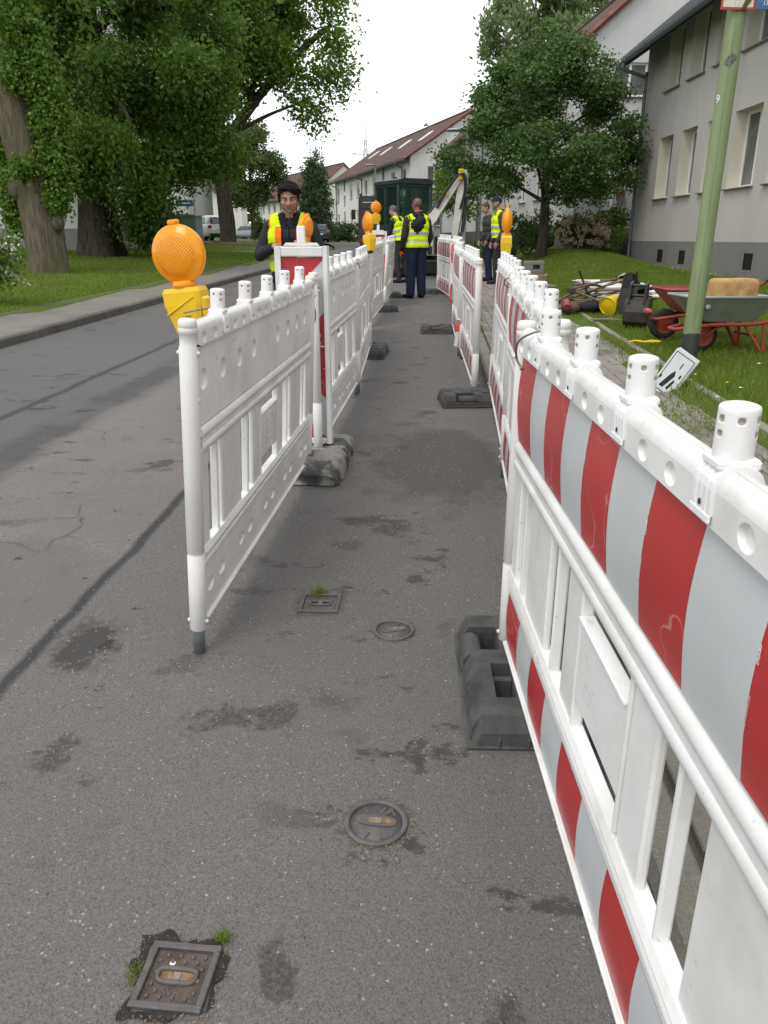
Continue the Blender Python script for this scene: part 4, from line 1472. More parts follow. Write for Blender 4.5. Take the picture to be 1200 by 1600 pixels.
L2 = lamp((-.135, 8.0, 1.225), (0, .17, math.pi / 2 + .55), 'side-on amber warning lamp on the road-side barrier before the dark truck')
L3 = lamp((.93, 6.2, 1.205), (0, .05, math.pi / 2 - .12), 'side-on amber warning lamp in front of the worker with the cap')

# red and white tape
def tape(pts, w, label, mats=(TAPERED, TAPEWHITE)):
    mb = MB()
    P = [Vector(p) for p in pts]
    for i in range(len(P) - 1):
        a, b = P[i], P[i + 1]
        d = (b - a).normalized()
        s = d.cross(Vector((0, 1, .2))).normalized() * w / 2
        off = Vector((0, .0012, 0))
        mb.add([a - s, a + s, b + s, b - s, a - s + off, a + s + off, b + s + off, b - s + off], [(0, 1, 2, 3), (7, 6, 5, 4), (0, 3, 7, 4), (1, 5, 6, 2)], mat=(i // 2) % 2)
    o = mb.build('barrier_tape', list(mats))
    tag(o, label, 'tape', 'barrier tape')
z8 = rd(8.44)
tape([(.80, 8.40, z8 + .37), (.79, 8.38, z8 + .33), (.785, 8.37, z8 + .27), (.775, 8.37, z8 + .20), (.768, 8.36, z8 + .12)], .035, 'twisted red tape hanging from the post of the taped barrier')
mb = MB()
mb.tube([(.815 + .034 * math.cos(a), 8.44 + .034 * math.sin(a), z8 + .385 + .012 * math.sin(a * 2)) for a in np.linspace(0, 2 * math.pi, 15)], .009, 6)
tag(mb.build('tape_knot', TAPEWHITE), 'white tape knot round the post of the taped barrier', 'tape', 'barrier tape')
z13 = rd(14.4)
tape([(1.20, 14.3, z13 + 1.0), (1.19, 14.25, z13 + .86), (1.205, 14.25, z13 + .70), (1.185, 14.25, z13 + .52), (1.20, 14.2, z13 + .36), (1.19, 14.2, z13 + .2), (1.19, 14.15, z13 + .03)], .03, 'red and white tape hanging down the second last striped barrier')
# small far beacon with a yellow lamp
bx = beacon(-.10, 13.9, .1, 'small red and white board with yellow lamp behind the road-side barriers', '')
lb = lamp((-.135, 13.9, rd(13.9) + 1.35), (0, 0, .4), 'yellow lamp on the farther warning board, left of the leaning worker')
# ------------------------------------------------------------------ houses
def wall_holes(mb, O, U, w, h, holes, depth, N, mat=0, mrev=1):
    """upright wall panel from O along U (unit) w wide, h high; holes (u0,u1,v0,v1) with reveals going -N*depth"""
    O, U, N = Vector(O), Vector(U), Vector(N)
    Z = Vector((0, 0, 1))
    us = sorted({0, w} | {q for a in holes for q in a[:2]})
    vs = sorted({0, h} | {q for a in holes for q in a[2:]})
    P = lambda u, v, d=0: O + U * u + Z * v - N * d
    for i in range(len(us) - 1):
        for j in range(len(vs) - 1):
            cu, cv = (us[i] + us[i + 1]) / 2, (vs[j] + vs[j + 1]) / 2
            if any(a[0] < cu < a[1] and a[2] < cv < a[3] for a in holes):
                continue
            mb.add([P(us[i], vs[j]), P(us[i + 1], vs[j]), P(us[i + 1], vs[j + 1]), P(us[i], vs[j + 1])], [(0, 1, 2, 3)], mat)
    for u0, u1, v0, v1 in holes:
        c = [(u0, v0), (u1, v0), (u1, v1), (u0, v1)]
        for k in range(4):
            a, b = c[k], c[(k + 1) % 4]
            mb.add([P(*a), P(*b), P(*b, depth), P(*a, depth)], [(0, 1, 2, 3)], mrev)

def window(par, O, U, N, u0, u1, v0, v1, depth, frame=FRAMEW, pane=GLASS, mull=1, sill=True, blind=False):
    O, U, N = Vector(O), Vector(U), Vector(N)
    w, h = u1 - u0, v1 - v0
    M = Matrix.Identity(4)
    Z = Vector((0, 0, 1))
    c = O + U * (u0 + u1) / 2 + Z * (v0 + v1) / 2 - N * (depth - .03)
    for i in range(3):
        M[i][0], M[i][1], M[i][2], M[i][3] = U[i], -N[i], Z[i], c[i]
    mb = MB()
    f = .07
    for s in (-1, 1):
        mb.box((s * (w / 2 - f / 2), 0, 0), (f, .06, h), .008)
        mb.box((0, 0, s * (h / 2 - f / 2)), (w - 2 * f, .06, f), .008)
    for k in range(mull):
        x = -w / 2 + w * (k + 1) / (mull + 1)
        mb.box((x, -.003, 0), (.09, .06, h - 2 * f), .008)
    o = mb.build('window', frame, par)
    o.matrix_local = M
    MB().box((0, .012, 0), (w - .1, .012, h - .1)).build('pane', pane, o)
    if blind:
        MB().box((0, -.012, h * .5 - h * blind / 2), (w - .14, .01, h * blind - .1)).build('blind', CURTAIN, o)
    if sill:
        s = MB()
        s.box((0, -(depth - .03) / 2 - .03, -h / 2 - .018), (w + .12, depth + .07, .03), .006)
        s.build('sill', SILLM, o)
    return o

def house(name, label, cat, loc, rz_, L, D, H, HR, wins, gwins, wall=WALL_WHITE, roof=ROOF_RED, verge=VERGE_RED, plinth_h=.6, plinth=PLINTH_DARK, over=.45,
          reveal=.14, revmat=None, doors=(), skylights=(), gutterpipes=(), vents=(), gable0=True, chim=(), base_drop=.6):
    """facade on y=0 looking to -y, gables at x=0 and x=L, ridge along x"""
    t = thing(name, label, cat, loc, rz_)
    mats = [wall, revmat or wall]
    mb = MB()
    holes = [(a, b, c, d) for a, b, c, d, *_ in wins] + [(a, b, c, d) for a, b, c, d in doors]
    wall_holes(mb, (0, 0, 0), (1, 0, 0), L, H, holes, reveal, (0, -1, 0))
    mb.add([(0, D, 0), (L, D, 0), (L, D, H), (0, D, H)], [(1, 0, 3, 2)], 0)
    gh = [(a, b, c, d) for a, b, c, d, *_ in gwins]
    wall_holes(mb, (L, 0, 0), (0, 1, 0), D, H, gh, reveal, (1, 0, 0))
    mb.add([(L, 0, H), (L, D, H), (L, D / 2, HR)], [(0, 1, 2)], 0)
    mb.add([(0, 0, 0), (0, D, 0), (0, D, H), (0, D / 2, HR), (0, 0, H)], [(4, 3, 2, 1, 0)], 0)
    mb.build('wall', mats, t)
    # a dark core behind the openings so rooms do not show daylight
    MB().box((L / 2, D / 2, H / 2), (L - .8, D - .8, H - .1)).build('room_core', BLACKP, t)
    if plinth_h:
        mb = MB()
        e = .004
        zt, zb = plinth_h, -base_drop
        ph = [(a - 0, b, c, d) for a, b, c, d in vents]
        wall_holes(mb, (-.0, e - .03, zb), (1, 0, 0), L, zt - zb, [(a, b, c - zb, d - zb) for a, b, c, d in ph], .018, (0, -1, 0), 0, 1)
        mb.add([(L + .026, -.026, zb), (L + .026, D, zb), (L + .026, D, zt), (L + .026, -.026, zt)], [(0, 1, 2, 3)], 0)
        mb.add([(0, -.026, zt), (L + .026, -.026, zt), (L, 0, zt + .01), (0, 0, zt + .01)], [(0, 1, 2, 3)], 0)
        mb.add([(L + .026, -.026, zt), (L + .026, D, zt), (L, D, zt + .01), (L, 0, zt + .01)], [(0, 1, 2, 3)], 0)
        mb.build('plinth', [plinth, BLACKP], t)
        for a, b, c, d in vents:
            v = MB()
            for k in range(5):
                v.box(((a + b) / 2, -.014, c + (d - c) * (k + .5) / 5), (b - a, .010, (d - c) * .07))
            v.box(((a + b) / 2, -.005, (c + d) / 2), (b - a, .006, d - c))
            v.build('vent_grille', BLACKP, t)
    # roof planes with thickness
    k = (HR - H) / (D / 2)
    mb = MB()
    x0, x1 = -.15, L + .15
    for s in (0, 1):
        y0 = -over if s == 0 else D + over
        z0 = H - over * k
        top = [(y0, z0 + .20), (D / 2, HR + .20)]
        bot = [(y0, z0 + .02), (D / 2, HR + .02)]
        vs = [(x0, *top[0]), (x1, *top[0]), (x1, *top[1]), (x0, *top[1]), (x0, *bot[0]), (x1, *bot[0]), (x1, *bot[1]), (x0, *bot[1])]
        fs = [(0, 1, 2, 3), (7, 6, 5, 4), (0, 4, 5, 1), (1, 5, 6, 2), (3, 7, 4, 0)]
        mb.add(vs, fs if s == 0 else [f[::-1] for f in fs])
    mb.tube([(x0, D / 2, HR + .20), (x1, D / 2, HR + .20)], .11, 8)
    ro = mb.build('roof', roof, t)
    for x in (x0 - .02, x1 + .02):
        mb = MB()
        for s in (0, 1):
            y0 = -over if s == 0 else D + over
            z0 = H - over * k
            mb.tube([(x, y0, z0 + .12), (x, D / 2, HR + .13)], .11, 4, smooth=False)
        mb.build('verge', verge, t)['kind'] = 'structure'
    for (xs, vs_, w, h) in skylights:
        yy = D / 2 * vs_
        zz = H + (HR - H) * vs_ + .22
        ang = math.atan(k)
        o = MB().box((0, 0, 0), (w, h, .10), .01).build('skylight', SKYLIGHT, ro)
        o.location = (xs, yy, zz)
        o.rotation_euler = (ang, 0, 0)
        p = MB().box((0, 0, .052), (w - .16, h - .2, .006)).build('pane', SKYLIGHT, t)
        p.location = (xs, yy - .0, zz); p.rotation_euler = (ang, 0, 0)
        p.parent = ro
    for (xc, ) in chim:
        MB().box((xc, D / 2 + .6, HR + .3), (.7, .5, 1.5), .02).build('chimney', BRICKISH, ro)
    mb = MB()
    yg, zg = -over - .06, H - over * k + .06
    rows = [[(x, yg + .07 * math.cos(a), zg + .07 * math.sin(a)) for a in np.linspace(math.pi, 2 * math.pi, 7)] for x in (x0, x1)]
    mb.grid(rows)
    mb.grid([[(x, yg + .062 * math.cos(a), zg + .062 * math.sin(a)) for a in np.linspace(2 * math.pi, math.pi, 7)] for x in (x0, x1)])
    mb.tube([(x0, yg - .07, zg), (x1, yg - .07, zg)], .014, 6)
    mb.build('gutter', GUTTERM, t)
    mb = MB()
    mb.box((L / 2, -over + .02, H - over * k + .05), (L + .28, .03, .20))
    # closed soffit
    mb.add([(x0, -over, H - over * k - .02), (x1, -over, H - over * k - .02), (x1, -.002, H - .12), (x0, -.002, H - .12)], [(3, 2, 1, 0)])
    mb.build('eaves_board', FASCIA, t)
    for xp in gutterpipes:
        p = curve([(xp, yg, zg - .06), (xp, yg + .02, zg - .22), (xp, -.16, zg - .42 + over * .0), (xp, -.10, zg - .62), (xp, -.10, 1.4), (xp, -.10, .25)], 5)
        mb = MB().tube(p, .052, 10)
        for z in (1.5, 3.2, 4.9):
            if z < H - 1:
                mb.lathe([(.053, -.02), (.06, -.02), (.06, .02), (.053, .02)], 10, (xp, -.10, z))
        mb.build('downpipe', GUTTERM, t)
        MB().cyl((xp, -.10, -base_drop), (xp, -.10, .26), .06, n=10).build('pipe_shoe', VERGE_RED, t)
    for w in wins:
        a, b, c, d = w[:4]
        o = w[4] if len(w) > 4 else {}
        window(t, (0, 0, 0), (1, 0, 0), (0, -1, 0), a, b, c, d, reveal, **o)
    for w in gwins:
        a, b, c, d = w[:4]
        o = w[4] if len(w) > 4 else {}
        window(t, (L, 0, 0), (0, 1, 0), (1, 0, 0), a, b, c, d, reveal, **o)
    for a, b, c, d in doors:
        o = MB()
        o.box(((a + b) / 2, reveal - .03, (c + d) / 2), (b - a, .05, d - c), .01)
        for q in range(6):
            o.box(((a + b) / 2, reveal - .062, c + (d - c) * (q + .6) / 6.4), (b - a - .16, .012, (d - c) * .09), .004)
        dd = o.build('door', BLACKP, t)
        MB().box((a + .12, reveal - .075, (c + d) / 2), (.02, .04, .25), .005).build('handle', SILLM, dd)
    return t

# grey house on the right, facade along the street
GB = .53
def ys(a): return 25.9 - a
gw = []
for (y0, y1) in ((22.95, 24.05), (21.25, 22.3), (19.55, 20.6), (17.7, 19.05), (15.75, 17.1), (13.4, 14.6), (11.2, 12.4), (8.6, 9.8)):
    a, b = 25.9 - y1, 25.9 - y0
    gw.append((a, b, 2.39 - GB, 3.98 - GB, {'mull': 0 if b - a < 1.2 else 1}))
    gw.append((a, b, 5.16 - GB, 6.72 - GB, {'mull': 0}))
vents = [(25.9 - y - .22, 25.9 - y + .22, .16, .50) for y in (22.9, 21.2, 17.3, 15.6, 12.5)]
house('grey_house', 'grey roughcast house with cream window reveals beside the lawn', 'house', (7.83, 25.9, GB), -math.pi / 2 - .002, 34, 10, 6.2, 10.2, gw, [],
      wall=WALL_GREY, roof=ROOF_DARK, verge=FASCIA, plinth_h=.72, plinth=PLINTH, over=.72, reveal=.34, revmat=REVEAL, vents=vents, gutterpipes=(.28,))

# white house behind the round tree
MB0 = 1.05
ang = math.atan2(-.998, .064)
mw = []
def mx(y): return (61.8 - y) / .998
for yc in (33.2, 35.7, 38.6, 41.2, 44.0, 49.6, 52.4, 55.2, 58.0):
    mw.append((mx(yc) - .55, mx(yc) + .55, 1.72, 3.05, {'blind': .5 if yc in (35.7, 44.0) else False}))
    mw.append((mx(yc) - .55, mx(yc) + .55, 4.45, 5.75))
house('white_house', 'white rendered house with dark plinth partly hidden by the round tree', 'house', (4.3, 61.8, MB0), ang, 32.05, 9.6, 6.15, 10.2, mw,
      [(1.55, 2.75, 4.9, 5.95)], wall=WALL_PALE, roof=ROOF_RED, verge=VERGE_RED, plinth_h=.62, over=.5, doors=((mx(46.7) - .62, mx(46.7) + .62, .05, 2.75),), gutterpipes=(mx(45.2), mx(61.2)))
def balcony(loc, w, d, label):
    t = thing('balcony', label, 'balcony', loc, 0)
    mb = MB()
    mb.box((w / 2, -d / 2, 0), (w, d, .14), .01)
    mb.build('slab', PLINTH, t)
    for k in range(3):
        MB().box((w * (k + .5) / 3, -d + .02, .72), (w / 3 - .04, .02, .82), .003).build('panel', CREAM_PANEL, t)
    mb = MB()
    mb.box((w / 2, -d, .18), (w, .04, .05)); mb.box((w / 2, -d, 1.16), (w, .05, .05)); mb.box((w / 2, -d, .26), (w, .03, .02))
    mb.build('rail', FRAMEW, t)
    for k in range(4):
        MB().box((w * k / 3, -d - .02, .55), (.06, .06, 1.5), .004).build('post', FRAMEW, t)
    MB().box((.02, -d / 2, .72), (.02, d, .9)).build('side_panel', CREAM_PANEL, t)
    for k in range(4):
        fl = MB()
        fl.box((w * (.2 + .2 * k), -d - .12, 1.0), (.3, .16, .14), .01)
        fl.build('flower_box', VERGE_RED, t)
    return t
balcony((6.55, 29.72, 1.78), 4.0, 1.0, 'grey panelled balcony with white posts on the white house behind the hydrangea')

# long white house at the bend
fb = 1.0
fa = math.atan2(-.967, .255)
fw = []
Lf = 29.0
for k in range(9):
    x = 1.7 + 3.2 * k
    if k in (1, 6):
        for z in (.2, 1.8, 3.4, 4.9):
            fw.append((x - .4, x + .4, z, z + 1.1, {'frame': SILLM, 'pane': BRICKISH, 'mull': 1, 'sill': False}))
        continue
    for z in (1.35, 4.05):
        fw.append((x - .55, x + .55, z, z + 1.35, {'mull': 0, 'blind': .45 if k in (2, 3, 5) else False}))
house('long_white_house', 'long white house with red-brown roof and skylights behind the excavator', 'house', (-5.4, 92.0, fb), fa, Lf, 9.5, 6.2, 9.3, fw,
      [(1.4, 2.5, 4.0, 5.5, {'mull': 1}), (2.9, 3.9, 4.0, 5.5), (1.6, 2.6, 1.2, 2.5)], wall=WALL_WHITE, roof=ROOF_RED, verge=VERGE_RED, plinth_h=.4, over=.55,
      skylights=((6, .62, .9, 1.3), (12, .55, .9, 1.3), (19, .52, .9, 1.3), (25, .52, .9, 1.3)), gutterpipes=(1.0, 13.2, 27.0))
balcony((2.2, 63.6, 3.4), 2.6, 1.0, 'small white balcony on the gable of the long white house')
# red-roofed house behind the cypress
rb = 1.1
ra = math.atan2(-.91, .41)
rw = []
for k in range(8):
    x = 2 + 3.2 * k
    for z in (1.2, 4.0):
        rw.append((x - .55, x + .55, z, z + 1.35, {'mull': 0}))
house('red_roofed_house', 'white house with red roof behind the dark columnar tree', 'house', (-21.0, 140.0, rb), ra, 27.4, 9.0, 6.0, 9.8, rw, [], wall=WALL_WHITE, roof=ROOF_RED,
      plinth_h=.4, over=.5, skylights=((10, .5, 1, 1.4), (20, .5, 1, 1.4)), gutterpipes=(1, 26))
# houses behind the big trees on the left
lw = [(a, a + 1.2, z, z + 1.4, {'mull': 1}) for a in (7.5, 4.2) for z in (2.2, 5.0)]
house('pale_house', 'pale grey house wall behind the two big trunks', 'house', (-26.0, 31.4, .62), 0, 15.2, 10, 7.5, 11.5, lw, [], wall=WALL_PALE, roof=ROOF_DARK, verge=FASCIA, plinth_h=1.05, plinth=PLINTH, over=.5)
house('pale_house', 'small light gable beside the green cabinet and white car', 'house', (-30.0, 62.0, .95), 0, 15.3, 9, 5.4, 8.2, [(12, 13, 1.3, 2.6, {}), (9, 10, 1.3, 2.6, {})], [], wall=WALL_PALE, roof=ROOF_DARK, verge=FASCIA, plinth_h=.5)
house('cream_house', 'cream gable glimpsed behind the dark tree trunk and white car', 'house', (-27.0, 95.0, 1.0), .1, 10.5, 9, 5.8, 8.8, [(8.2, 9.2, 1.3, 2.6, {}), (8.2, 9.2, 4, 5.2, {}), (5, 6, 1.3, 2.6, {})], [], wall=WALL_WHITE, roof=ROOF_RED, plinth_h=.5)

# ------------------------------------------------------------------ trees and plants
def leaf_quads(C, size, droop=.3, up=.4, aspect=.55):
    """rhombic folded leaves at points C"""
    n = len(C)
    a = RNG.uniform(0, 2 * np.pi, n)
    pit = RNG.normal(-droop, .45, n)
    d = np.stack([np.cos(a) * np.cos(pit), np.sin(a) * np.cos(pit), np.sin(pit)], -1)
    r = RNG.normal(0, 1, (n, 3))
    r[:, 2] *= up
    s = np.cross(d, r)
    s /= np.linalg.norm(s, axis=1)[:, None] + 1e-9
    sz = (size * RNG.uniform(.65, 1.35, n))[:, None]
    tip = C + d * sz
    mid = C + d * sz * .45
    return np.stack([C, mid + s * sz * aspect * .5, tip, mid - s * sz * aspect * .5], 1)

def blob_points(blobs, n, shell=.5, clump=.22, per=9):
    """points in ellipsoids (cx,cy,cz,rx,ry,rz,weight), gathered in small twig clumps"""
    w = np.array([b[6] if len(b) > 6 else b[3] * b[4] * b[5] for b in blobs], float)
    w /= w.sum()
    m = max(1, n // per)
    idx = RNG.choice(len(blobs), m, p=w)
    B = np.array([b[:6] for b in blobs], float)[idx]
    d = RNG.normal(0, 1, (m, 3))
    d /= np.linalg.norm(d, axis=1)[:, None]
    r = (shell + (1 - shell) * RNG.random(m)) ** 1.0
    r = np.where(RNG.random(m) < .8, r, RNG.random(m))
    wob = 1 + .16 * np.sin(d[:, 0] * 7 + idx) * np.sin(d[:, 1] * 6 + 2 * idx) + .12 * np.sin(d[:, 2] * 9 + idx * 1.7)
    C = B[:, :3] + d * B[:, 3:6] * (r * wob)[:, None]
    P = np.repeat(C, per, 0) + RNG.normal(0, clump, (m * per, 3)) * np.array([1, 1, .7])
    return P

def limb(mb, pts, r0, r1, n=10, jitter=.0, mat=0):
    c = curve(pts, 5)
    m = len(c)
    rad = [(r0 + (r1 - r0) * i / (m - 1)) * (1 + .05 * math.sin(i * 1.9)) for i in range(m)]
    mb.tube(c, rad, n, mat)

def trunk_mesh(mb, pts, r0, r1, flare=1.5, n=22, lumps=.06, seed=1, h_flare=1.0):
    c = curve(pts, 6)
    m = len(c)
    r = random.Random(seed)
    ph = [r.uniform(0, 6.3) for _ in range(5)]
    vs, fs = [], []
    z0 = c[0].z
    for i, p in enumerate(c):
        t = i / (m - 1)
        R0 = r0 + (r1 - r0) * t
        fl = 1 + (flare - 1) * math.exp(-(p.z - z0) / (.35 * h_flare))
        for k in range(n):
            a = 2 * math.pi * k / n
            root = (fl - 1) * (.6 + .6 * math.cos(a * 4 + ph[0]))
            q = R0 * (1 + root + lumps * math.sin(3 * a + ph[1] + p.z * .7) + lumps * .7 * math.sin(7 * a + ph[2] + p.z * 1.6) + lumps * .5 * math.sin(2 * a + p.z * 2.3 + ph[3]))
            vs.append((p.x + q * math.cos(a), p.y + q * math.sin(a), p.z))
    for i in range(m - 1):
        for k in range(n):
            k2 = (k + 1) % n
            fs.append((i * n + k, i * n + k2, (i + 1) * n + k2, (i + 1) * n + k))
    mb.add(vs, fs, 0, True)

def crown(t, name, blobs, n, size, mat, droop=.3, clump=.22, shell=.5, per=9, aspect=.55):
    P = blob_points(blobs, n, shell, clump, per)
    return np_mesh(name, leaf_quads(P, size, droop, aspect=aspect), 4, mat, t)

# 1: pale leaning trunk with climber
x1, y1 = -8.2, 19.8
t1 = thing('ivy_clad_tree', 'pale-barked leaning tree with bright climbing leaves, leftmost at the kerb lawn', 'tree', (x1, y1, g(x1, y1)))
mb = MB()
trunk_mesh(mb, [(0, 0, -.15), (-.02, 0, .8), (-.12, 0, 2.0), (-.30, 0, 3.4), (-.48, .05, 4.6)], .45, .47, 1.25, 26, .05, 3)
limb(mb, [(-.42, .05, 4.3), (-.85, .1, 5.6), (-1.05, .1, 7.2), (-1.2, .2, 10)], .42, .25, 16)
limb(mb, [(-.45, .05, 4.2), (.05, -.05, 5.2), (.25, -.1, 6.2), (.45, -.1, 9.5)], .27, .16, 14)
mb.ell((.42, -.22, 1.15), (.16, .14, .2), 12, 8)
mb.ell((-.45, -.2, 1.9), (.2, .2, .3), 12, 8)
mb.build('trunk', BARK, t1)
ivy = [(.42, -.22, 4.4, .42, .40, .9, 1.8), (.55, -.15, 3.3, .42, .45, 1.0, 2.6), (.58, -.15, 2.45, .36, .4, .6, 1.6), (-.05, -.48, 4.3, .2, .12, .4, .25), (-.85, .1, 3.2, .28, .3, 1.0, .8), (-.72, .0, 1.6, .30, .3, .9, .8),
       (-.1, -.5, 2.35, .25, .16, .32, .35), (.45, -.2, 1.7, .3, .3, .5, .5), (.2, -.3, 5.2, .5, .4, .7, 1.2)]
crown(t1, 'climber', ivy, 24000, .09, LEAF_IVY, .55, .10, .35, 7, .75)
crown(t1, 'crown', [(-1.5, .5, 9.5, 2.6, 2.6, 2.6), (.9, .3, 9.5, 2.4, 2.4, 2.4), (-2.6, -.5, 7.4, 1.2, 1.2, 1.0), (1.4, .9, 6.6, 1.0, 1.0, 1.2), (0, -1.2, 8.4, 1.6, 1.4, .9)], 16000, .17, LEAF_MID, .5)

# 2: huge dark trunk under hanging foliage
x2, y2 = -9.75, 28.0
t2 = thing('dark_tree', 'huge dark-trunked tree with drooping foliage behind the amber lamp', 'tree', (x2, y2, g(x2, y2)))
mb = MB()
trunk_mesh(mb, [(0, 0, -.2), (0, 0, 1.2), (.1, .0, 4.0), (.25, 0, 7.5), (.35, 0, 12)], .70, .42, 1.4, 28, .07, 5, 1.6)
for a, z, l in ((.3, 3.2, 3.4), (1.2, 4.4, 3.6), (2.6, 3.4, 3.2), (4.2, 4.2, 3.6), (5.4, 3.5, 3.6), (.0, 6.4, 4.2), (3.6, 6.8, 3.8), (5.0, 7.6, 4)):
    limb(mb, [(.1, 0, z), (math.cos(a) * l * .4, math.sin(a) * l * .4, z + 1.0), (math.cos(a) * l * .8, math.sin(a) * l * .8, z + .9), (math.cos(a) * l, math.sin(a) * l, z + .2)], .17, .04, 8)
mb.build('trunk', BARK_DARK, t2)
bl = []
rr = random.Random(5)
for k in range(46):
    a = rr.uniform(0, 2 * math.pi)
    d = rr.uniform(1.0, 3.9)
    z = rr.uniform(2.6, 10.5)
    if d < 1.6 and z < 3.2: z += 1
    if z < 4.0 and math.cos(a) * d > 1.9: continue
    s = rr.uniform(.65, 1.15)
    bl.append((math.cos(a) * d + .3, math.sin(a) * d * .8 - .3, z, s, s, s * 1.05))
for p in ((1.9, -1.2, 2.0), (2.1, -.6, 2.6), (1.5, -1.3, 2.9), (1.9, -1.2, 1.6), (2.3, -.4, 2.9), (1.6, -.6, 1.15), (1.6, .2, .95), (-1.6, -.9, 2.7), (-2.2, -.6, 2.2), (.3, -1.6, 3.2), (1.0, -1.5, 3.8), (1.9, .3, 1.4), (1.7, .2, .8), (3.2, .2, 3.1), (3.8, -.2, 3.6), (4.1, .2, 4.4), (3.4, -.4, 4.6), (4.2, 0, 5.4), (3.6, .3, 6.2), (4.3, .2, 3.0), (3.0, .4, 2.7), (4.4, .3, 6.6)):
    bl.append((*p, .8, .75, .75))
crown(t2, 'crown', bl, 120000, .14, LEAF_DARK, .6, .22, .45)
crown(t2, 'painted_lit_foliage', [(b[0] * 1.12, b[1] * 1.12 - .15, b[2] + .35, b[3] * .8, b[4] * .8, b[5] * .6) for b in bl], 42000, .14, LEAF_MID, .6, .2, .6)  # lit outer leaves put in as a lighter leaf colour

# 3: forked maple beyond the side street, bright crown
x3, y3 = -9.0, 47.0
t3 = thing('forked_maple', 'tall forked maple with bright crown beyond the parked white car', 'tree', (x3, y3, g(x3, y3)))
mb = MB()
trunk_mesh(mb, [(0, 0, -.3), (0, 0, 1.0), (-.12, 0, 3.0), (-.2, 0, 4.6)], .45, .40, 1.35, 22, .08, 8, 1.5)
limb(mb, [(-.2, 0, 4.3), (.8, 0, 6.0), (2.6, 0, 8.0), (4.8, .2, 10.0), (6.2, .3, 11.0)], .38, .10, 14)
limb(mb, [(-.2, 0, 4.4), (-.9, 0, 6.6), (-1.4, .3, 9.5), (-1.2, .3, 14)], .36, .12, 14)
limb(mb, [(1.6, 0, 7.0), (2.2, -.2, 9.5), (2.4, -.3, 13)], .2, .07, 10)
limb(mb, [(.6, 0, 5.7), (2.8, -.6, 6.6), (4.8, -1.0, 7.2)], .14, .04, 8)
limb(mb, [(-.9, 0, 6.6), (-2.8, -.3, 8.0), (-4.4, -.3, 8.8)], .16, .05, 8)
mb.build('trunk', BARK_DARK, t3)
bl = []
rr = random.Random(12)
for k in range(80):
    a = rr.uniform(0, 2 * math.pi)
    z = rr.uniform(7.0, 21)
    m = 6.0 * math.sqrt(max(.05, 1 - ((z - 13.0) / 9.0) ** 2))
    d = m * math.sqrt(rr.random())
    s = rr.uniform(1.0, 1.7)
    bl.append((math.cos(a) * d + .4, math.sin(a) * d * .7, z, s, s, s * .8))
for p in ((6.1, -.3, 11.4), (6.4, 0, 9.8), (5.4, -.6, 8.4), (4.4, -.8, 7.2), (3.6, -1.0, 8.2), (6.6, .4, 12.8), (6.4, .4, 8.2), (5.2, -.5, 6.6), (-4.6, -.5, 8.0), (-3.6, -.8, 6.6), (-2.6, -1, 7.4), (-5.4, -.2, 9.4), (-5.0, -.5, 6.2), (-3.0, -.8, 5.2), (-1.6, -1.0, 6.0), (-1.0, -1.1, 7.0), (.4, -1.1, 7.6), (-2.0, -1, 5.0), (1.4, -1, 8.6), (-1.8, -.9, 4.0), (-3.2, -.5, 4.0)):
    bl.append((*p, 1.1, 1.0, .9))
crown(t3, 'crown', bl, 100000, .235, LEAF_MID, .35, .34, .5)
crown(t3, 'painted_lit_foliage', [(b[0] * 1.03, b[1] * 1.03 - .4, b[2] + .5, b[3] * .9, b[4] * .9, b[5] * .6) for b in bl if b[2] > 8], 46000, .235, LEAF_BRIGHT, .3, .3, .6)  # lit upper crown painted with a brighter copy of the maple leaves

def simple_tree(name, label, x, y, h, trunk_r, blobs, n, size, leaf, barkm=BARK_DARK, droop=.3, clump=.3, trunk_h=None, group=None):
    t = thing(name, label, 'tree', (x, y, g(x, y)), 0, group)
    mb = MB()
    th = trunk_h or h * .7
    trunk_mesh(mb, [(0, 0, -.2), (0.03, 0, th * .3), (-.03, 0, th * .65), (.0, 0, th)], trunk_r, trunk_r * .4, 1.3, 14, .06, int(x * 10) % 17)
    rr = random.Random(int(y * 7))
    for b in blobs[:14]:
        z0 = min(th * .95, max(th * .35, b[2] - h * .18))
        limb(mb, [(0, 0, z0), (b[0] * .5, b[1] * .5, (z0 + b[2]) / 2 + .1), (b[0], b[1], b[2])], trunk_r * .38, trunk_r * .08, 7)
    mb.build('trunk', barkm, t)
    crown(t, 'crown', blobs, n, size, leaf, droop, clump, .45)
    return t
# round dark tree on the right lawn
bl = []
rr = random.Random(21)
for k in range(62):
    z = rr.uniform(2.1, 5.9)
    m = 2.5 * (1 - ((z - 2.9) / 3.5) ** 2) ** .5 if z > 2.9 else 2.5 * (1 - ((2.9 - z) / 1.15) ** 2 * .6)
    a = rr.uniform(0, 2 * math.pi)
    m *= 1 - .12 * max(0, z - 3)
    d = m * rr.uniform(.25, 1) ** .6
    s = rr.uniform(.34, .56)
    bl.append((math.cos(a) * d, math.sin(a) * d, z, s, s, s * .62))
for p in ((-2.6, 0, 2.5), (-2.8, .1, 2.9), (-2.4, -.3, 2.0), (2.3, -.2, 2.3), (2.4, 0, 3.1), (.2, -.9, 3.4), (-.6, -1, 4.2), (.7, -.8, 4.6), (-.1, -.5, 5.2), (1.0, -1.2, 3.0), (-1.2, -1.1, 3.1), (-1.6, -1.0, 1.95), (1.3, -1.2, 1.9), (.6, -.6, 1.8), (-1.9, 0, 4.5), (-1.4, 0, 5.1), (1.8, 0, 4.6), (-.2, 0, 6.0)):
    bl.append((*p, .46, .46, .30))
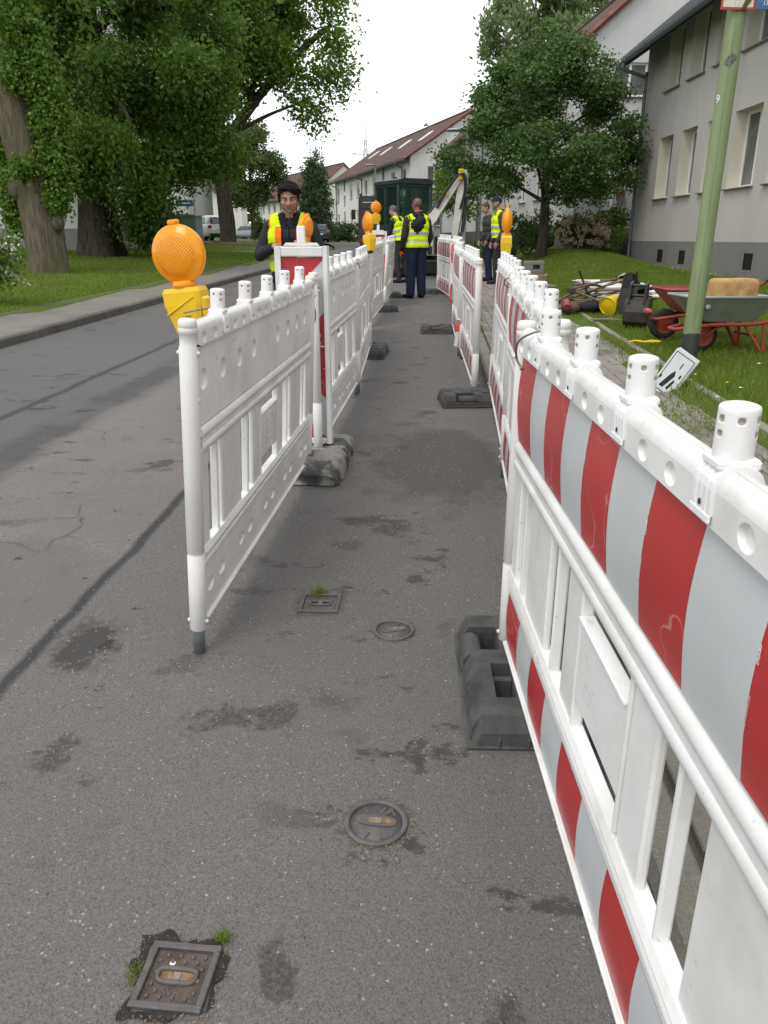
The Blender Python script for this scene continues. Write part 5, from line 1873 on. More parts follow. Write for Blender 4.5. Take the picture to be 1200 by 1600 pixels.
t4 = simple_tree('round_tree', 'dense dark green round tree on the lawn before the white house', 4.85, 25.0, 6.8, .17, bl, 64000, .105, LEAF_RIGHT, BARK_DARK, .25, .17, 4.6)
# tall grey-green tree behind the white house
bl = []
rr = random.Random(33)
for k in range(50):
    z = rr.uniform(9, 22)
    m = 5.6 * math.sqrt(max(.03, 1 - ((z - 13) / 10.5) ** 2))
    a = rr.uniform(0, 2 * math.pi)
    d = m * math.sqrt(rr.random())
    bl.append((math.cos(a) * d, math.sin(a) * d, z, .9, .9, 1.5))
simple_tree('tall_poplar', 'tall pale grey-green tree rising behind the round dark tree', 14.2, 76, 22, .5, bl, 26000, .42, LEAF_POPLAR, BARK, -.9, .35)
# columnar dark tree in front of the red-roofed house
bl = [(math.cos(k * 2.4) * .5, math.sin(k * 2.4) * .5, .6 + k * .215, 1.05 * (1 - (k / 33) ** 3) + .12, 1.05 * (1 - (k / 33) ** 3) + .12, .6) for k in range(34)]
simple_tree('columnar_cypress', 'dark columnar evergreen tree behind the man in the orange vest', -6.1, 73.5, 8.2, .2, bl, 22000, .20, LEAF_CYPRESS, BARK_DARK, -.9, .16)
# grey-green street tree left of it
bl = []
rr = random.Random(44)
for k in range(34):
    z = rr.uniform(3.0, 8.6)
    m = 2.6 * math.sqrt(max(.05, 1 - ((z - 5.6) / 3.6) ** 2))
    a = rr.uniform(0, 2 * math.pi)
    d = m * math.sqrt(rr.random())
    bl.append((math.cos(a) * d, math.sin(a) * d, z, .8, .8, .8))
simple_tree('street_tree', 'grey-green leafy tree left of the man in the orange vest', -11.2, 70, 8.6, .22, bl, 18000, .25, LEAF_FAR, BARK, .2, .28)
# young tree behind the excavator
bl = [(rr.uniform(-.7, .7), rr.uniform(-.5, .5), rr.uniform(2.0, 4.1), .45, .45, .45) for k in range(12)]
simple_tree('young_tree', 'small light green tree behind the excavator cab', 3.55, 41, 4.2, .06, bl, 3200, .20, LEAF_BRIGHT, BARK, .3, .2)
for (x, y, h, s, lab) in ((8.0, 110, 13.5, 7, 'feathery tree above the ridge of the long white house'), (-13.5, 165, 12, 9, 'light green tree behind the red-roofed house'), (-40, 150, 15, 11, 'big green tree far behind the grey-green street tree'), (-27, 120, 14, 8, 'green tree filling the gap above the red roof')):
    bl = [(rr.uniform(-1, 1) * s * .5, rr.uniform(-1, 1) * s * .4, h * rr.uniform(.35, .95), s * .22, s * .22, s * .2) for k in range(26)]
    simple_tree('background_tree', lab, x, y, h, .35, bl, 9000, .55, LEAF_FAR, BARK_DARK, .1, .5, group='trees behind the far houses')
# far wood closing the street
P = blob_points([(x, 190 + 12 * math.sin(x), 6 + 3 * math.sin(x * .37), 7, 5, 6) for x in range(-130, -8, 7)], 30000, .4, .8)
w = np_mesh('far_wood', leaf_quads(P, 1.0, .2), 4, LEAF_FAR)
tag(w, 'far green wood closing the street on the left', 'wood', kind='stuff')
P = blob_points([(-34 + 2.3 * k, 50 + 3 * math.sin(k * 2.1), 2.4 + 1.6 * math.sin(k * 1.3), 1.9, 1.6, 2.4) for k in range(9)], 22000, .4, .3)
w = np_mesh('far_hedge', leaf_quads(P, .32, .3), 4, LEAF_DARK)
tag(w, 'dark shrubbery behind the green cabinet', 'shrubbery', kind='stuff')

def bush(name, label, x, y, blobs, n, size, leaf, droop=.1, clump=.1, extra=None, cat='shrub', group=None):
    t = thing(name, label, cat, (x, y, g(x, y)), 0, group)
    mb = MB()
    for b in blobs[:8]:
        limb(mb, [(b[0] * .15, b[1] * .15, 0), (b[0] * .6, b[1] * .6, b[2] * .6), (b[0], b[1], b[2])], .018, .006, 6)
    mb.build('stem', BARK_DARK, t)
    crown(t, 'leaves', blobs, n, size, leaf, droop, clump, .5)
    if extra:
        extra(t)
    return t
def dome(w, h, k, r, seed):
    q = random.Random(seed)
    return [(q.uniform(-1, 1) * w, q.uniform(-.6, .6) * w, q.uniform(.25, 1) * h, r, r, r * .8) for _ in range(k)]
def hyd_bloom(t):
    q = random.Random(9)
    pts = []
    for k in range(140):
        a = q.uniform(math.pi, 2 * math.pi) if k % 4 else q.uniform(0, math.pi)
        z = q.uniform(.10, 1.02)
        m = .86 * math.sqrt(max(.05, 1 - ((z - .38) / .72) ** 2))
        c = np.array([math.cos(a) * m, math.sin(a) * m * .75, z])
        P = c + RNG.normal(0, .035, (40, 3))
        pts.append(P)
    np_mesh('bloom', leaf_quads(np.concatenate(pts), .05, 0, aspect=.9), 4, BLOOM, t)
    P = np.array([-.28, -.2, 1.10]) + RNG.normal(0, .045, (90, 3))
    np_mesh('pink_bloom', leaf_quads(P, .04, 0, aspect=.9), 4, PINKB, t)
PINKB = leafmat('pink_petals', (.45, .19, .28), (.56, .30, .38), None, .2)
bush('hydrangea', 'hydrangea bush with faded pink and cream flower heads before the balcony', 6.55, 26.9, dome(.72, .95, 20, .3, 3), 3800, .10, LEAF_SHRUB, .3, .08, hyd_bloom)
bush('lime_shrub', 'yellow-green shrub at the corner of the grey house', 7.6, 27.7, dome(.35, .85, 9, .24, 5), 1800, .09, LEAF_LIME)
bush('green_shrub', 'tall dark shrub under the balcony of the white house', 7.7, 28.6, dome(.8, 1.5, 14, .32, 6), 3200, .10, LEAF_SHRUB, -.6)
bush('lavender', 'grey-green lavender clump left of the round tree trunk', 4.35, 27.4, dome(.6, .75, 12, .22, 7), 2600, .08, LEAF_CYPRESS, -1.1)
bush('lavender', 'grey-green lavender clump along the dark plinth behind the capped worker', 3.3, 31.0, dome(.8, .7, 14, .25, 8), 2600, .09, LEAF_CYPRESS, -1.1)
bush('border_plants', 'leafy border plants right of the round tree trunk', 5.5, 28.3, dome(.7, .7, 13, .24, 11), 2400, .09, LEAF_SHRUB, -.5)
bush('border_plants', 'tall thin-stemmed border plants just behind the round tree', 5.0, 28.6, [(q * .25 - .5, 0, .9 + .25 * math.sin(q * 3), .10, .10, .55) for q in range(6)], 1500, .10, LEAF_SHRUB, -1.0, .06)
bush('front_shrub', 'round hedge bush before the long white house', -2.9, 74, dome(1.2, 1.7, 14, .55, 12), 2600, .2, LEAF_SHRUB)
bush('front_shrub', 'dark clipped bush at the corner of the long white house', -4.4, 77, dome(1.0, 1.6, 12, .55, 13), 2200, .2, LEAF_DARK)
bush('round_shrub', 'small round bush at the foot of the forked maple', -7.5, 52.5, dome(.7, 1.3, 12, .4, 14), 2400, .14, LEAF_SHRUB)
def twigs(t):
    mb = MB()
    q = random.Random(4)
    pts = []
    for k in range(16):
        a = q.uniform(-.9, .7)
        l = q.uniform(.5, 1.0)
        e = (math.cos(a) * l, -.2 + math.sin(a) * .3, .75 + .35 * math.sin(k) - .12 * l)
        limb(mb, [(0, 0, .4), (e[0] * .5, e[1] * .5, .95 + .2 * math.sin(k)), e], .006, .003, 5)
        for f in np.linspace(.4, 1, 9):
            pts.append(np.array([e[0] * f, e[1] * f, .4 + (e[2] - .4) * f + .18 * math.sin(f * 3)]) + RNG.normal(0, .03, (5, 3)))
    mb.build('twig', BARK_DARK, t)
    np_mesh('blossom', leaf_quads(np.concatenate(pts), .05, .2, aspect=.8), 4, BLOOMW, t)
bush('white_flowering_shrub', 'dark shrub with white flowering twigs at the left lawn edge', -6.45, 12.6, dome(.55, .95, 14, .3, 15), 4200, .07, LEAF_DARK, .2, .07, twigs)
# brown verge under the maple, gravel strip along the grey house
mb = MB()
q = random.Random(3)
for k in range(420):
    y = q.uniform(13, 25.8)
    x = 7.62 + q.uniform(-.16, .16)
    r = q.uniform(.02, .045)
    mb.ell((x, y, g(x, y) + r * .3), (r, r * q.uniform(.7, 1), r * .6), 6, 4)
m = NT('pebbles')
isl = m.n('ShaderNodeNewGeometry').outputs['Random Per Island']
PEB = m.done(m.bsdf(m.ramp(isl, (0., (.16, .13, .12)), (.5, (.30, .26, .24)), (1., (.48, .42, .39))), .85))
tag(mb.build('pebble_strip', PEB), 'strip of pale pebbles along the grey house wall', 'pebbles', kind='stuff')
mb = MB()
for k in range(260):
    x, y = q.uniform(-12.5, -5.5), q.uniform(44.2, 48.5)
    r = q.uniform(.06, .18)
    mb.ell((x, y, g(x, y) + r * .1), (r * 1.5, r, r * .6), 6, 4)
tag(mb.build('leaf_litter', pm('leaf_litter', (.115, .085, .05), .95, var=.4, vs=30)), 'brown litter and soil on the verge under the forked maple', 'litter', kind='stuff')
# ------------------------------------------------------------------ people
def capsule(mb, p0, p1, r0, r1, n=14):
    p0, p1 = Vector(p0), Vector(p1)
    d = p1 - p0
    if d.length < 1e-6:
        mb.ell(p0, (r0, r0, r0), n, 8)
        return
    u, w, d = frame_from(d)
    L = (p1 - p0).length
    nm = max(2, int(L / .018))
    prof = [(r0 * math.sin(a), -r0 * math.cos(a)) for a in np.linspace(0.02, math.pi / 2, 6)] + [(r0 + (r1 - r0) * k / nm, L * k / nm) for k in range(1, nm)] + [(r1 * math.cos(a), L + r1 * math.sin(a)) for a in np.linspace(0, math.pi / 2 - .02, 6)]
    mb.lathe(prof, n, p0, d)
    k = len(mb.v)
    mb.f.append(list(range(k - n, k))); mb.m.append(0); mb.s.append(True)
    mb.f.append(list(range(k - n * len(prof), k - n * len(prof) + n))[::-1]); mb.m.append(0); mb.s.append(True)

class Body:
    def __init__(s):
        s.mb = MB()
        s.lab = []
    def _l(s, label):
        s.lab += [label] * (len(s.mb.v) - len(s.lab))
    def cap(s, p0, p1, r0, r1, label):
        capsule(s.mb, p0, p1, r0, r1)
        s._l(label)
    def ell(s, c, r, label, rot=None):
        s.mb.ell(c, r, 18, 12, 0, rot)
        s._l(label)
    def chain(s, pts, rs, label):
        for i in range(len(pts) - 1):
            s.cap(pts[i], pts[i + 1], rs[i], rs[i + 1], label)
    def hand(s, w, d, nrm, side, label='skin', curl=.5, k=1.0, thumb_up=None):
        """wrist w, direction d, palm faces nrm; side +1 puts the thumb on d x nrm"""
        w, d, nrm = Vector(w), Vector(d).normalized(), Vector(nrm)
        nrm = (nrm - d * nrm.dot(d)).normalized()
        a = d.cross(nrm).normalized() * side      # towards the thumb
        M = Matrix((a, d, nrm)).transposed()
        c = w + d * .048 * k
        s.ell(c, (.040 * k, .052 * k, .017 * k), label, M)
        for i, (off, ln) in enumerate(((.028, .072), (.010, .080), (-.009, .075), (-.027, .060))):
            p = w + d * .088 * k + a * off * k
            dd = (d + a * off * 2.2).normalized()
            q = p
            for j, (f, r) in enumerate(((.42, .0092), (.32, .0084), (.26, .0076))):
                ang = curl * (.55 + .5 * j) + .06 * i
                v = dd * math.cos(ang) + nrm * math.sin(ang)
                e = q + v * ln * f * k
                s.cap(q, e, r * k, (r - .0008) * k, label)
                q = e
        t0 = w + d * .025 * k + a * .030 * k
        t1 = t0 + (a * .75 + d * .6 + nrm * .35).normalized() * .038 * k
        t2 = t1 + (a * .25 + d * .9 + nrm * (.4 + curl * .4)).normalized() * .032 * k
        s.cap(t0, t1, .0125 * k, .0105 * k, label)
        s.cap(t1, t2, .0105 * k, .0085 * k, label)
    def head(s, c, yaw, pitch, k=1.0, roll=0.0):
        H = Matrix.Translation(c) @ Matrix.Rotation(yaw, 4, 'Z') @ Matrix.Rotation(pitch, 4, 'X') @ Matrix.Rotation(roll, 4, 'Y') @ Matrix.Scale(k, 4)
        R3 = H.to_3x3()
        P = lambda x, y, z: H @ Vector((x, y, z))
        def E(c, r, lab): s.ell(P(*c), r, lab, R3)
        E((0, .012, .028), (.076, .096, .092), 'skin')
        E((0, -.020, -.030), (.066, .072, .072), 'skin')
        E((0, -.040, -.068), (.047, .050, .040), 'beard')
        E((0, -.078, -.088), (.022, .018, .018), 'beard')
        s.cap(P(-.034, -.080, .030), P(.034, -.080, .030), .012 * k, .012 * k, 'skin')
        s.cap(P(0, -.088, .022), P(0, -.109, -.018), .0085 * k, .0125 * k, 'skin')
        for q in (-1, 1):
            E((q * .012, -.097, -.022), (.010, .010, .008), 'skin')
            E((q * .042, -.066, -.018), (.024, .022, .022), 'skin')
            E((q * .055, -.02, -.058), (.016, .04, .03), 'beard')
            E((q * .077, .008, -.002), (.010, .022, .032), 'skin')
        E((0, -.088, -.052), (.024, .010, .0065), 'lip')
        E((0, -.090, -.040), (.026, .010, .006), 'beard')
        return H
    def finish(s, t, voxel, matmap, smooth=5):
        order = list(matmap.keys())
        me = s.mb.mesh('body_raw', [SKIN])
        o = bpy.data.objects.new('body_tmp', me)
        COL.objects.link(o)
        m = o.modifiers.new('r', 'REMESH')
        m.mode = 'VOXEL'
        m.voxel_size = voxel
        m.use_smooth_shade = True
        m2 = o.modifiers.new('s', 'SMOOTH')
        m2.factor = .5
        m2.iterations = smooth
        dg = bpy.context.evaluated_depsgraph_get()
        out = bpy.data.meshes.new_from_object(o.evaluated_get(dg))
        bpy.data.objects.remove(o)
        kd = kdtree.KDTree(len(s.mb.v))
        for i, p in enumerate(s.mb.v):
            kd.insert(p, i)
        kd.balance()
        out.materials.clear()
        for l in order:
            out.materials.append(matmap[l])
        idx = {l: i for i, l in enumerate(order)}
        labs = []
        for p in out.polygons:
            labs.append(s.lab[kd.find(p.center)[1]])
        out.polygons.foreach_set('material_index', [idx[l] for l in labs])
        out.polygons.foreach_set('use_smooth', [True] * len(labs))
        out.name = 'body'
        b = bpy.data.objects.new('body', out)
        COL.objects.link(b)
        b.parent = t
        return b, labs

def garment(body, labs, keep, off, mats, which, name, t, tidy=6):
    me = body.data
    nv = [v.normal.copy() for v in me.vertices]
    used, fs, mi = {}, [], []
    vs = []
    for p, l in zip(me.polygons, labs):
        c = p.center
        if not keep(c.x, c.y, c.z, l, p.normal):
            continue
        f = []
        for vi in p.vertices:
            if vi not in used:
                used[vi] = len(vs)
                v = me.vertices[vi]
                vs.append(v.co + nv[vi] * off)
            f.append(used[vi])
        fs.append(f)
        mi.append(which(c.x, c.y, c.z))
    m = bpy.data.meshes.new(name)
    m.from_pydata([tuple(v) for v in vs], [], fs)
    for q in mats:
        m.materials.append(q)
    m.polygons.foreach_set('material_index', mi)
    m.polygons.foreach_set('use_smooth', [True] * len(mi))
    o = bpy.data.objects.new(name, m)
    COL.objects.link(o)
    o.parent = t
    sm = o.modifiers.new('even', 'SMOOTH')
    sm.factor, sm.iterations = .5, tidy
    so = o.modifiers.new('cloth', 'SOLIDIFY')
    so.thickness, so.offset = .006, 1
    return o

def eyes(t, H):
    for q in (-1, 1):
        MB().ell(H @ Vector((q * .031, -.0815, .010)), (.0105, .008, .0048), 12, 8, 0, H.to_3x3().normalized()).build('eye', WHITEPRINT, t)
        e = [c for c in t.children if c.name.startswith('eye')][-1]
        MB().ell(H @ Vector((q * .031, -.0885, .009)), (.0062, .004, .0048), 10, 6, 0, H.to_3x3().normalized()).build('iris', HAIRB, e)
        MB().tube([H @ Vector((q * .014, -.0945, .026)), H @ Vector((q * .030, -.095, .032)), H @ Vector((q * .050, -.084, .027))], [.0045, .0055, .003], 6).build('eyebrow', HAIRB, t)
        MB().tube([H @ Vector((q * .018, -.090, .015)), H @ Vector((q * .031, -.0925, .0185)), H @ Vector((q * .044, -.086, .014))], [.003, .004, .003], 6).build('eyelid', SKIN, t)

def hair_cap(t, H, mat, front=.058, side=-.005, back=-.07, grow=1.0, name='hair'):
    rows = []
    n, m = 36, 18
    vs, fs = [], []
    for i in range(m + 1):
        ph = math.pi * .80 * i / m
        for k in range(n):
            a = 2 * math.pi * k / n
            wob = 1 + .012 * math.sin(a * 9 + i) + .012 * math.sin(i * 3 + a * 4)
            p = Vector((math.sin(ph) * math.cos(a) * .0815 * wob, .012 + math.sin(ph) * math.sin(a) * .101 * wob, .028 + math.cos(ph) * .099 * wob)) * grow
            vs.append(p)
    def low(p):
        f = max(0, min(1, (-p.y + .01) / .08))
        b = max(0, min(1, (p.y - .01) / .08))
        return side * (1 - f) * (1 - b) + front * f + back * b
    for i in range(m):
        for k in range(n):
            q = (i * n + k, i * n + (k + 1) % n, (i + 1) * n + (k + 1) % n, (i + 1) * n + k)
            c = sum((vs[j] for j in q), Vector()) / 4
            if c.z > low(c):
                fs.append(q[::-1])
    mb = MB().add([H @ v for v in vs], fs, 0, True)
    return mb.build(name, mat, t)

def legs(b, hipz, kneeL, kneeR, ankL, ankR, toeL, toeR, trou, shoe, x=.085, r=(.093, .066, .052), hy=0):
    for sx, kn, an, to in ((1, kneeL, ankL, toeL), (-1, kneeR, ankR, toeR)):
        hip = Vector((sx * x, hy, hipz))
        b.cap(hip, kn, r[0], r[1], trou)
        b.cap(kn, an, r[1], r[2], trou)
        a = Vector(an)
        to = Vector(to)
        b.cap((a.x, a.y, a.z + .02), (a.x, a.y, a.z - .01), .05, .045, shoe)
        d = (to - Vector((a.x, a.y, to.z))).normalized()
        heel = Vector((a.x, a.y, .042)) - d * .045
        b.cap(heel, (to.x, to.y, .036), .042, .034, shoe)
        b.cap(heel + d * .10, (to.x, to.y, .034), .044, .036, shoe)

def torso(b, lab, lean=0.0, w=1.0, belly=.0):
    """shoulder height 1.44, hips .93; lean shifts the chest towards -y"""
    L = lambda z: -(z - .95) * lean
    b.cap((-.075 * w, L(.97), .97), (.075 * w, L(.97), .97), .115 * w, .115 * w, 'hips')
    b.cap((-.06 * w, L(1.08) - belly * .5, 1.08), (.06 * w, L(1.08) - belly * .5, 1.08), .118 * w, .118 * w, lab)
    b.cap((-.075 * w, L(1.2) - belly * .3, 1.20), (.075 * w, L(1.2) - belly * .3, 1.20), .120 * w, .120 * w, lab)
    b.cap((-.09 * w, L(1.32), 1.32), (.09 * w, L(1.32), 1.32), .118 * w, .118 * w, lab)
    b.cap((-.15 * w, L(1.42) + .01, 1.415), (.15 * w, L(1.42) + .01, 1.415), .075, .075, lab)
    b.cap((-.10 * w, L(1.45) + .01, 1.455), (.10 * w, L(1.45) + .01, 1.455), .06, .06, lab)

# the man with the orange and yellow vest
px, py = -.80, 7.0
man = thing('person', 'bearded man in open orange and yellow vest looking down at a held amber lamp', 'person', (px, py, rd(py)), .0, None)
man.scale = (.94, .94, .94)
b = Body()
torso(b, 'torso', .05, 1.02)
for q in (-1, 1):
    b.cap((q * .02, -.03, 1.47), (q * .075, .0, 1.50), .035, .035, 'collar')
    b.cap((q * .055, -.035, 1.50), (q * .035, -.085, 1.42), .028, .020, 'collar')
b.cap((0, .03, 1.46), (0, .03, 1.53), .085, .075, 'collar')
b.cap((0, 0, 1.47), (0, -.03, 1.60), .058, .055, 'skin')
# right arm (viewer's left): elbow out, open hand in front of the belly
b.cap((-.185, .0, 1.40), (-.285, -.02, 1.17), .068, .058, 'sleeve')
b.cap((-.285, -.02, 1.17), (-.14, -.24, 1.235), .056, .042, 'sleeve')
b.cap((-.145, -.235, 1.235), (-.115, -.265, 1.245), .028, .027, 'skin')
b.hand((-.115, -.27, 1.245), (.86, -.32, -.28), (.2, .25, 1), 1, curl=.22, k=1.02)
# left arm holds the lamp
b.cap((.185, .0, 1.40), (.275, -.03, 1.17), .068, .058, 'sleeve')
b.cap((.275, -.03, 1.17), (.215, -.25, 1.235), .056, .042, 'sleeve')
b.cap((.22, -.24, 1.232), (.20, -.275, 1.24), .028, .027, 'skin')
b.hand((.20, -.275, 1.24), (-.72, -.45, .12), (-.45, .6, .1), -1, curl=.95, k=1.02)
legs(b, .92, Vector((.10, -.03, .50)), Vector((-.10, -.02, .50)), Vector((.11, .02, .09)), Vector((-.11, .03, .09)), (.14, -.17, .035), (-.14, -.16, .035), 'trouser', 'shoe')
H = b.head(Vector((.005, -.075, 1.655)), .08, .36, 1.07, -.05)
body, labs = b.finish(man, .0062, {'skin': SKIN, 'torso': SHIRT, 'sleeve': SHIRT, 'collar': COLLARM, 'hips': NAVY, 'trouser': NAVY, 'shoe': SHOEM, 'beard': BEARD, 'lip': LIPM}, 4)
eyes(man, H)
hr = hair_cap(man, H, HAIRB, .078, .0, -.06, 1.03)
mb = MB()
q = random.Random(2)
for k in range(26):
    a = -.062 + .0055 * k + q.uniform(-.004, .004)
    z0 = .118 - abs(a) * .35
    e = a + .030 + q.uniform(0, .02)
    mb.tube([H @ Vector((a * .8, -.02, z0 + .012)), H @ Vector((a, -.072, z0 - .004)), H @ Vector((a + .012, -.097 + abs(a) * .3, .100 if a < -.01 else .090)), H @ Vector((e * .95 + (.012 if a > -.01 else .03), -.100 + abs(e) * .45, (.094 if a < -.01 else .074) - (.030 if e > .03 else 0)))], [.008, .011 + q.uniform(0, .004), .010, .003], 6)
for k in range(34):
    a = q.uniform(-.068, .068); y0 = q.uniform(-.07, .07)
    z0 = .118 - (a * a + y0 * y0) * 7
    mb.tube([H @ Vector((a - .012, y0 - .01, z0)), H @ Vector((a + .006, y0 - .012, z0 + .014)), H @ Vector((a + .026, y0 - .018 + q.uniform(-.01, .01), z0 + .006 + q.uniform(-.008, .008)))], [.007, .009, .002], 5)
for s in (-1, 1):
    for k in range(5):
        mb.tube([H @ Vector((s * .070, -.045 + .018 * k, .075)), H @ Vector((s * .083, -.04 + .018 * k, .035)), H @ Vector((s * .080, -.036 + .018 * k, -.004 - (.02 if k < 2 else 0)))], [.010, .010, .006], 6)
mb.build('fringe', HAIRB, hr)
def keep_m(x, y, z, l, n):
    if l != 'torso' or z < .98 or abs(x) > .178: return False
    if y < .03 and abs(x) < .062 + .02 * max(0, (1.35 - z)) + max(0, z - 1.36) * .25: return False
    return True
def which_m(x, y, z):
    if 1.115 < z < 1.165: return 2
    if y < .04 and abs(x) < .118 and z < 1.40: return 1
    if abs(x) > .165 and z > 1.36: return 1
    if x > 0 and y < .05: return 0 if (z > 1.40 and x < .12) else 1
    return 0
garment(body, labs, keep_m, .017, [VESTY, VESTO, SILVER], which_m, 'vest', man, 8)
# shirt placket and buttons
mb = MB()
mb.tube([(0, -.128 - .02 * 0 - .02, z) for z in ()] or [(0, -.1355, 1.05), (0, -.142, 1.2), (0, -.139, 1.33), (0, -.108, 1.42)], .006, 5)
mb.build('button_placket', COLLARM, man)
# lamp held in his hand
lh = lamp((px + .125, py - .335, rd(py) + 1.065), (.05, .24, 1.15), 'amber warning lamp held in the hand of the man in the orange vest')

# worker with bald head, seen from behind
px, py = .63, 15.5
w1 = thing('person', 'bald worker in yellow vest and navy trousers standing with his back turned', 'person', (px, py, rd(py)), R(200))
b = Body()
torso(b, 'torso', .02, 1.12, .03)
b.cap((0, .02, 1.47), (0, -.01, 1.60), .062, .058, 'skin')
b.cap((-.05, .03, 1.50), (.05, .03, 1.50), .055, .055, 'hood')
b.cap((-.05, .10, 1.42), (.07, .105, 1.33), .07, .085, 'hood')
b.cap((.0, .105, 1.32), (.05, .105, 1.24), .07, .045, 'hood')
b.cap((.20, .0, 1.40), (.275, .02, 1.12), .078, .064, 'sleeve')
b.cap((.275, .02, 1.12), (.285, -.09, .90), .06, .046, 'sleeve')
b.hand((.285, -.10, .885), (.05, -.25, -1), (-1, .0, .1), 1, 'glove', .6)
b.cap((-.20, .0, 1.40), (-.27, .0, 1.12), .078, .064, 'sleeve')
b.cap((-.27, .0, 1.12), (-.26, -.13, .93), .06, .046, 'sleeve')
b.hand((-.26, -.14, .915), (.1, -.4, -1), (1, .0, .1), -1, 'black', .6)
legs(b, .92, Vector((.11, -.03, .50)), Vector((-.09, -.01, .50)), Vector((.15, .06, .09)), Vector((-.10, .02, .09)), (.22, -.12, .035), (-.12, -.17, .035), 'trouser', 'shoe', .09, (.115, .094, .085))
H = b.head(Vector((0, -.035, 1.685)), .5, .12)
body, labs = b.finish(w1, .0085, {'skin': SKIN_DARK, 'beard': SKIN_DARK, 'lip': SKIN_DARK, 'torso': BROWNJ, 'sleeve': BROWNJ, 'hood': DARKBLUE, 'hips': NAVY, 'trouser': NAVY, 'shoe': SHOEM, 'glove': GLOVE, 'black': BLACKP}, 4)
eyes(w1, H)
def yvest(z0):
    def k(x, y, z, l, n):
        return (l in ('torso', 'hips') or (l == 'trouser' and abs(x) < .21)) and z > z0 and not (z > 1.40 and abs(x) < .06)
    return k
def band(zs):
    return lambda x, y, z: 1 if any(a < z < a + .048 for a in zs) else 0
garment(body, labs, yvest(.93), .014, [VESTY, SILVER], band((1.01, 1.16)), 'vest', w1)
mb = MB()
mb.tube([H @ Vector((.07 * math.cos(a), .02 + .072 * math.sin(a), -.115)) for a in np.linspace(-.3, math.pi + .3, 14)], .010, 6)
mb.build('collar_band', GLOVE, w1)
MB().box((.335, -.0, 1.22), (.006, .05, .04), .002).build('sleeve_badge', WHITEPRINT, w1)
MB().box((-.24, .06, .88), (.09, .07, .16), .02).build('belt_pouch', BLACKP, w1)

# leaning worker near the excavator
px, py = .43, 19.6
w2 = thing('person', 'worker in yellow vest leaning forward left of the bald worker', 'person', (px, py, rd(py)), R(236))
b = Body()
torso(b, 'torso', .30, 1.0)
sy = -.15
b.cap((0, sy, 1.46), (0, sy - .06, 1.57), .058, .055, 'skin')
b.cap((.18, sy + .01, 1.40), (.25, sy - .08, 1.13), .070, .058, 'sleeve')
b.cap((.25, sy - .08, 1.13), (.20, sy - .20, .92), .056, .042, 'sleeve')
b.hand((.20, sy - .21, .905), (-.05, -.3, -1), (-1, .0, .1), 1, 'skin', .8)
b.cap((-.18, sy + .01, 1.40), (-.24, sy - .08, 1.13), .070, .058, 'sleeve')
b.cap((-.24, sy - .08, 1.13), (-.17, sy - .20, .92), .056, .042, 'sleeve')
b.hand((-.17, sy - .21, .905), (.05, -.3, -1), (1, .0, .1), -1, 'skin', .8)
legs(b, .92, Vector((.10, -.06, .50)), Vector((-.10, .0, .50)), Vector((.11, .0, .09)), Vector((-.12, .10, .09)), (.13, -.19, .035), (-.14, -.09, .035), 'trouser', 'shoe')
H = b.head(Vector((0, sy - .105, 1.645)), .1, .45)
body, labs = b.finish(w2, .0095, {'skin': SKIN, 'beard': SKIN, 'lip': SKIN, 'torso': DARKBLUE, 'sleeve': DARKBLUE, 'hips': GREYT, 'trouser': GREYT, 'shoe': SHOEM}, 4)
eyes(w2, H)
hair_cap(w2, H, HAIRG, .062, .0, -.05, 1.0)
garment(body, labs, yvest(.97), .014, [VESTY, SILVER], band((1.04, 1.17)), 'vest', w2)

# worker with cap in profile, and the one beside him
px, py = 2.52, 17.9
w3 = thing('person', 'worker in navy cap and yellow vest standing in profile behind the amber lamp', 'person', (px, py, rd(py) + .1), R(-84))
b = Body()
torso(b, 'torso', .06, 1.06, .02)
b.cap((0, .0, 1.46), (0, -.05, 1.58), .060, .056, 'skin')
b.cap((-.07, .03, 1.50), (.07, .03, 1.50), .055, .055, 'hood')
b.cap((-.03, .09, 1.46), (.03, .09, 1.42), .075, .06, 'hood')
for s in (1, -1):
    b.cap((s * .195, .0, 1.40), (s * .26, .03, 1.12), .076, .062, 'sleeve')
    b.cap((s * .26, .03, 1.12), (s * .24, -.09, .90), .058, .045, 'sleeve')
    b.hand((s * .24, -.10, .885), (0, -.25, -1), (-s, .0, .1), s, 'skin', .7)
legs(b, .92, Vector((.09, -.05, .50)), Vector((-.10, .02, .50)), Vector((.10, -.05, .09)), Vector((-.11, .07, .09)), (.11, -.23, .035), (-.12, -.11, .035), 'trouser', 'shoe', .085, (.10, .078, .064))
H = b.head(Vector((0, -.085, 1.675)), .05, .12)
body, labs = b.finish(w3, .009, {'skin': SKIN, 'beard': BEARD, 'lip': LIPM, 'torso': GREYJ, 'sleeve': GREYJ, 'hood': DARKBLUE, 'hips': GREYT, 'trouser': GREYT, 'shoe': GREYT}, 4)
eyes(w3, H)
hair_cap(w3, H, HAIRG, .07, .0, -.055, .99)
cp = hair_cap(w3, H, CAPBLUE, .040, .032, .008, 1.06, 'cap')
mb = MB()
rows = []
for a in np.linspace(-1.25, 1.25, 11):
    rows.append([H @ Vector((.085 * math.sin(a) * k1, -.092 * math.cos(a * .8) - (k1 - 1) * .55 * math.cos(a), .058 - (k1 - 1) * .10)) for k1 in (1.0, 1.08, 1.15)])
mb.grid(rows)
mb.build('cap_peak', CAPBLUE, cp)
garment(body, labs, yvest(.96), .014, [VESTY, SILVER], band((1.03, 1.16)), 'vest', w3)

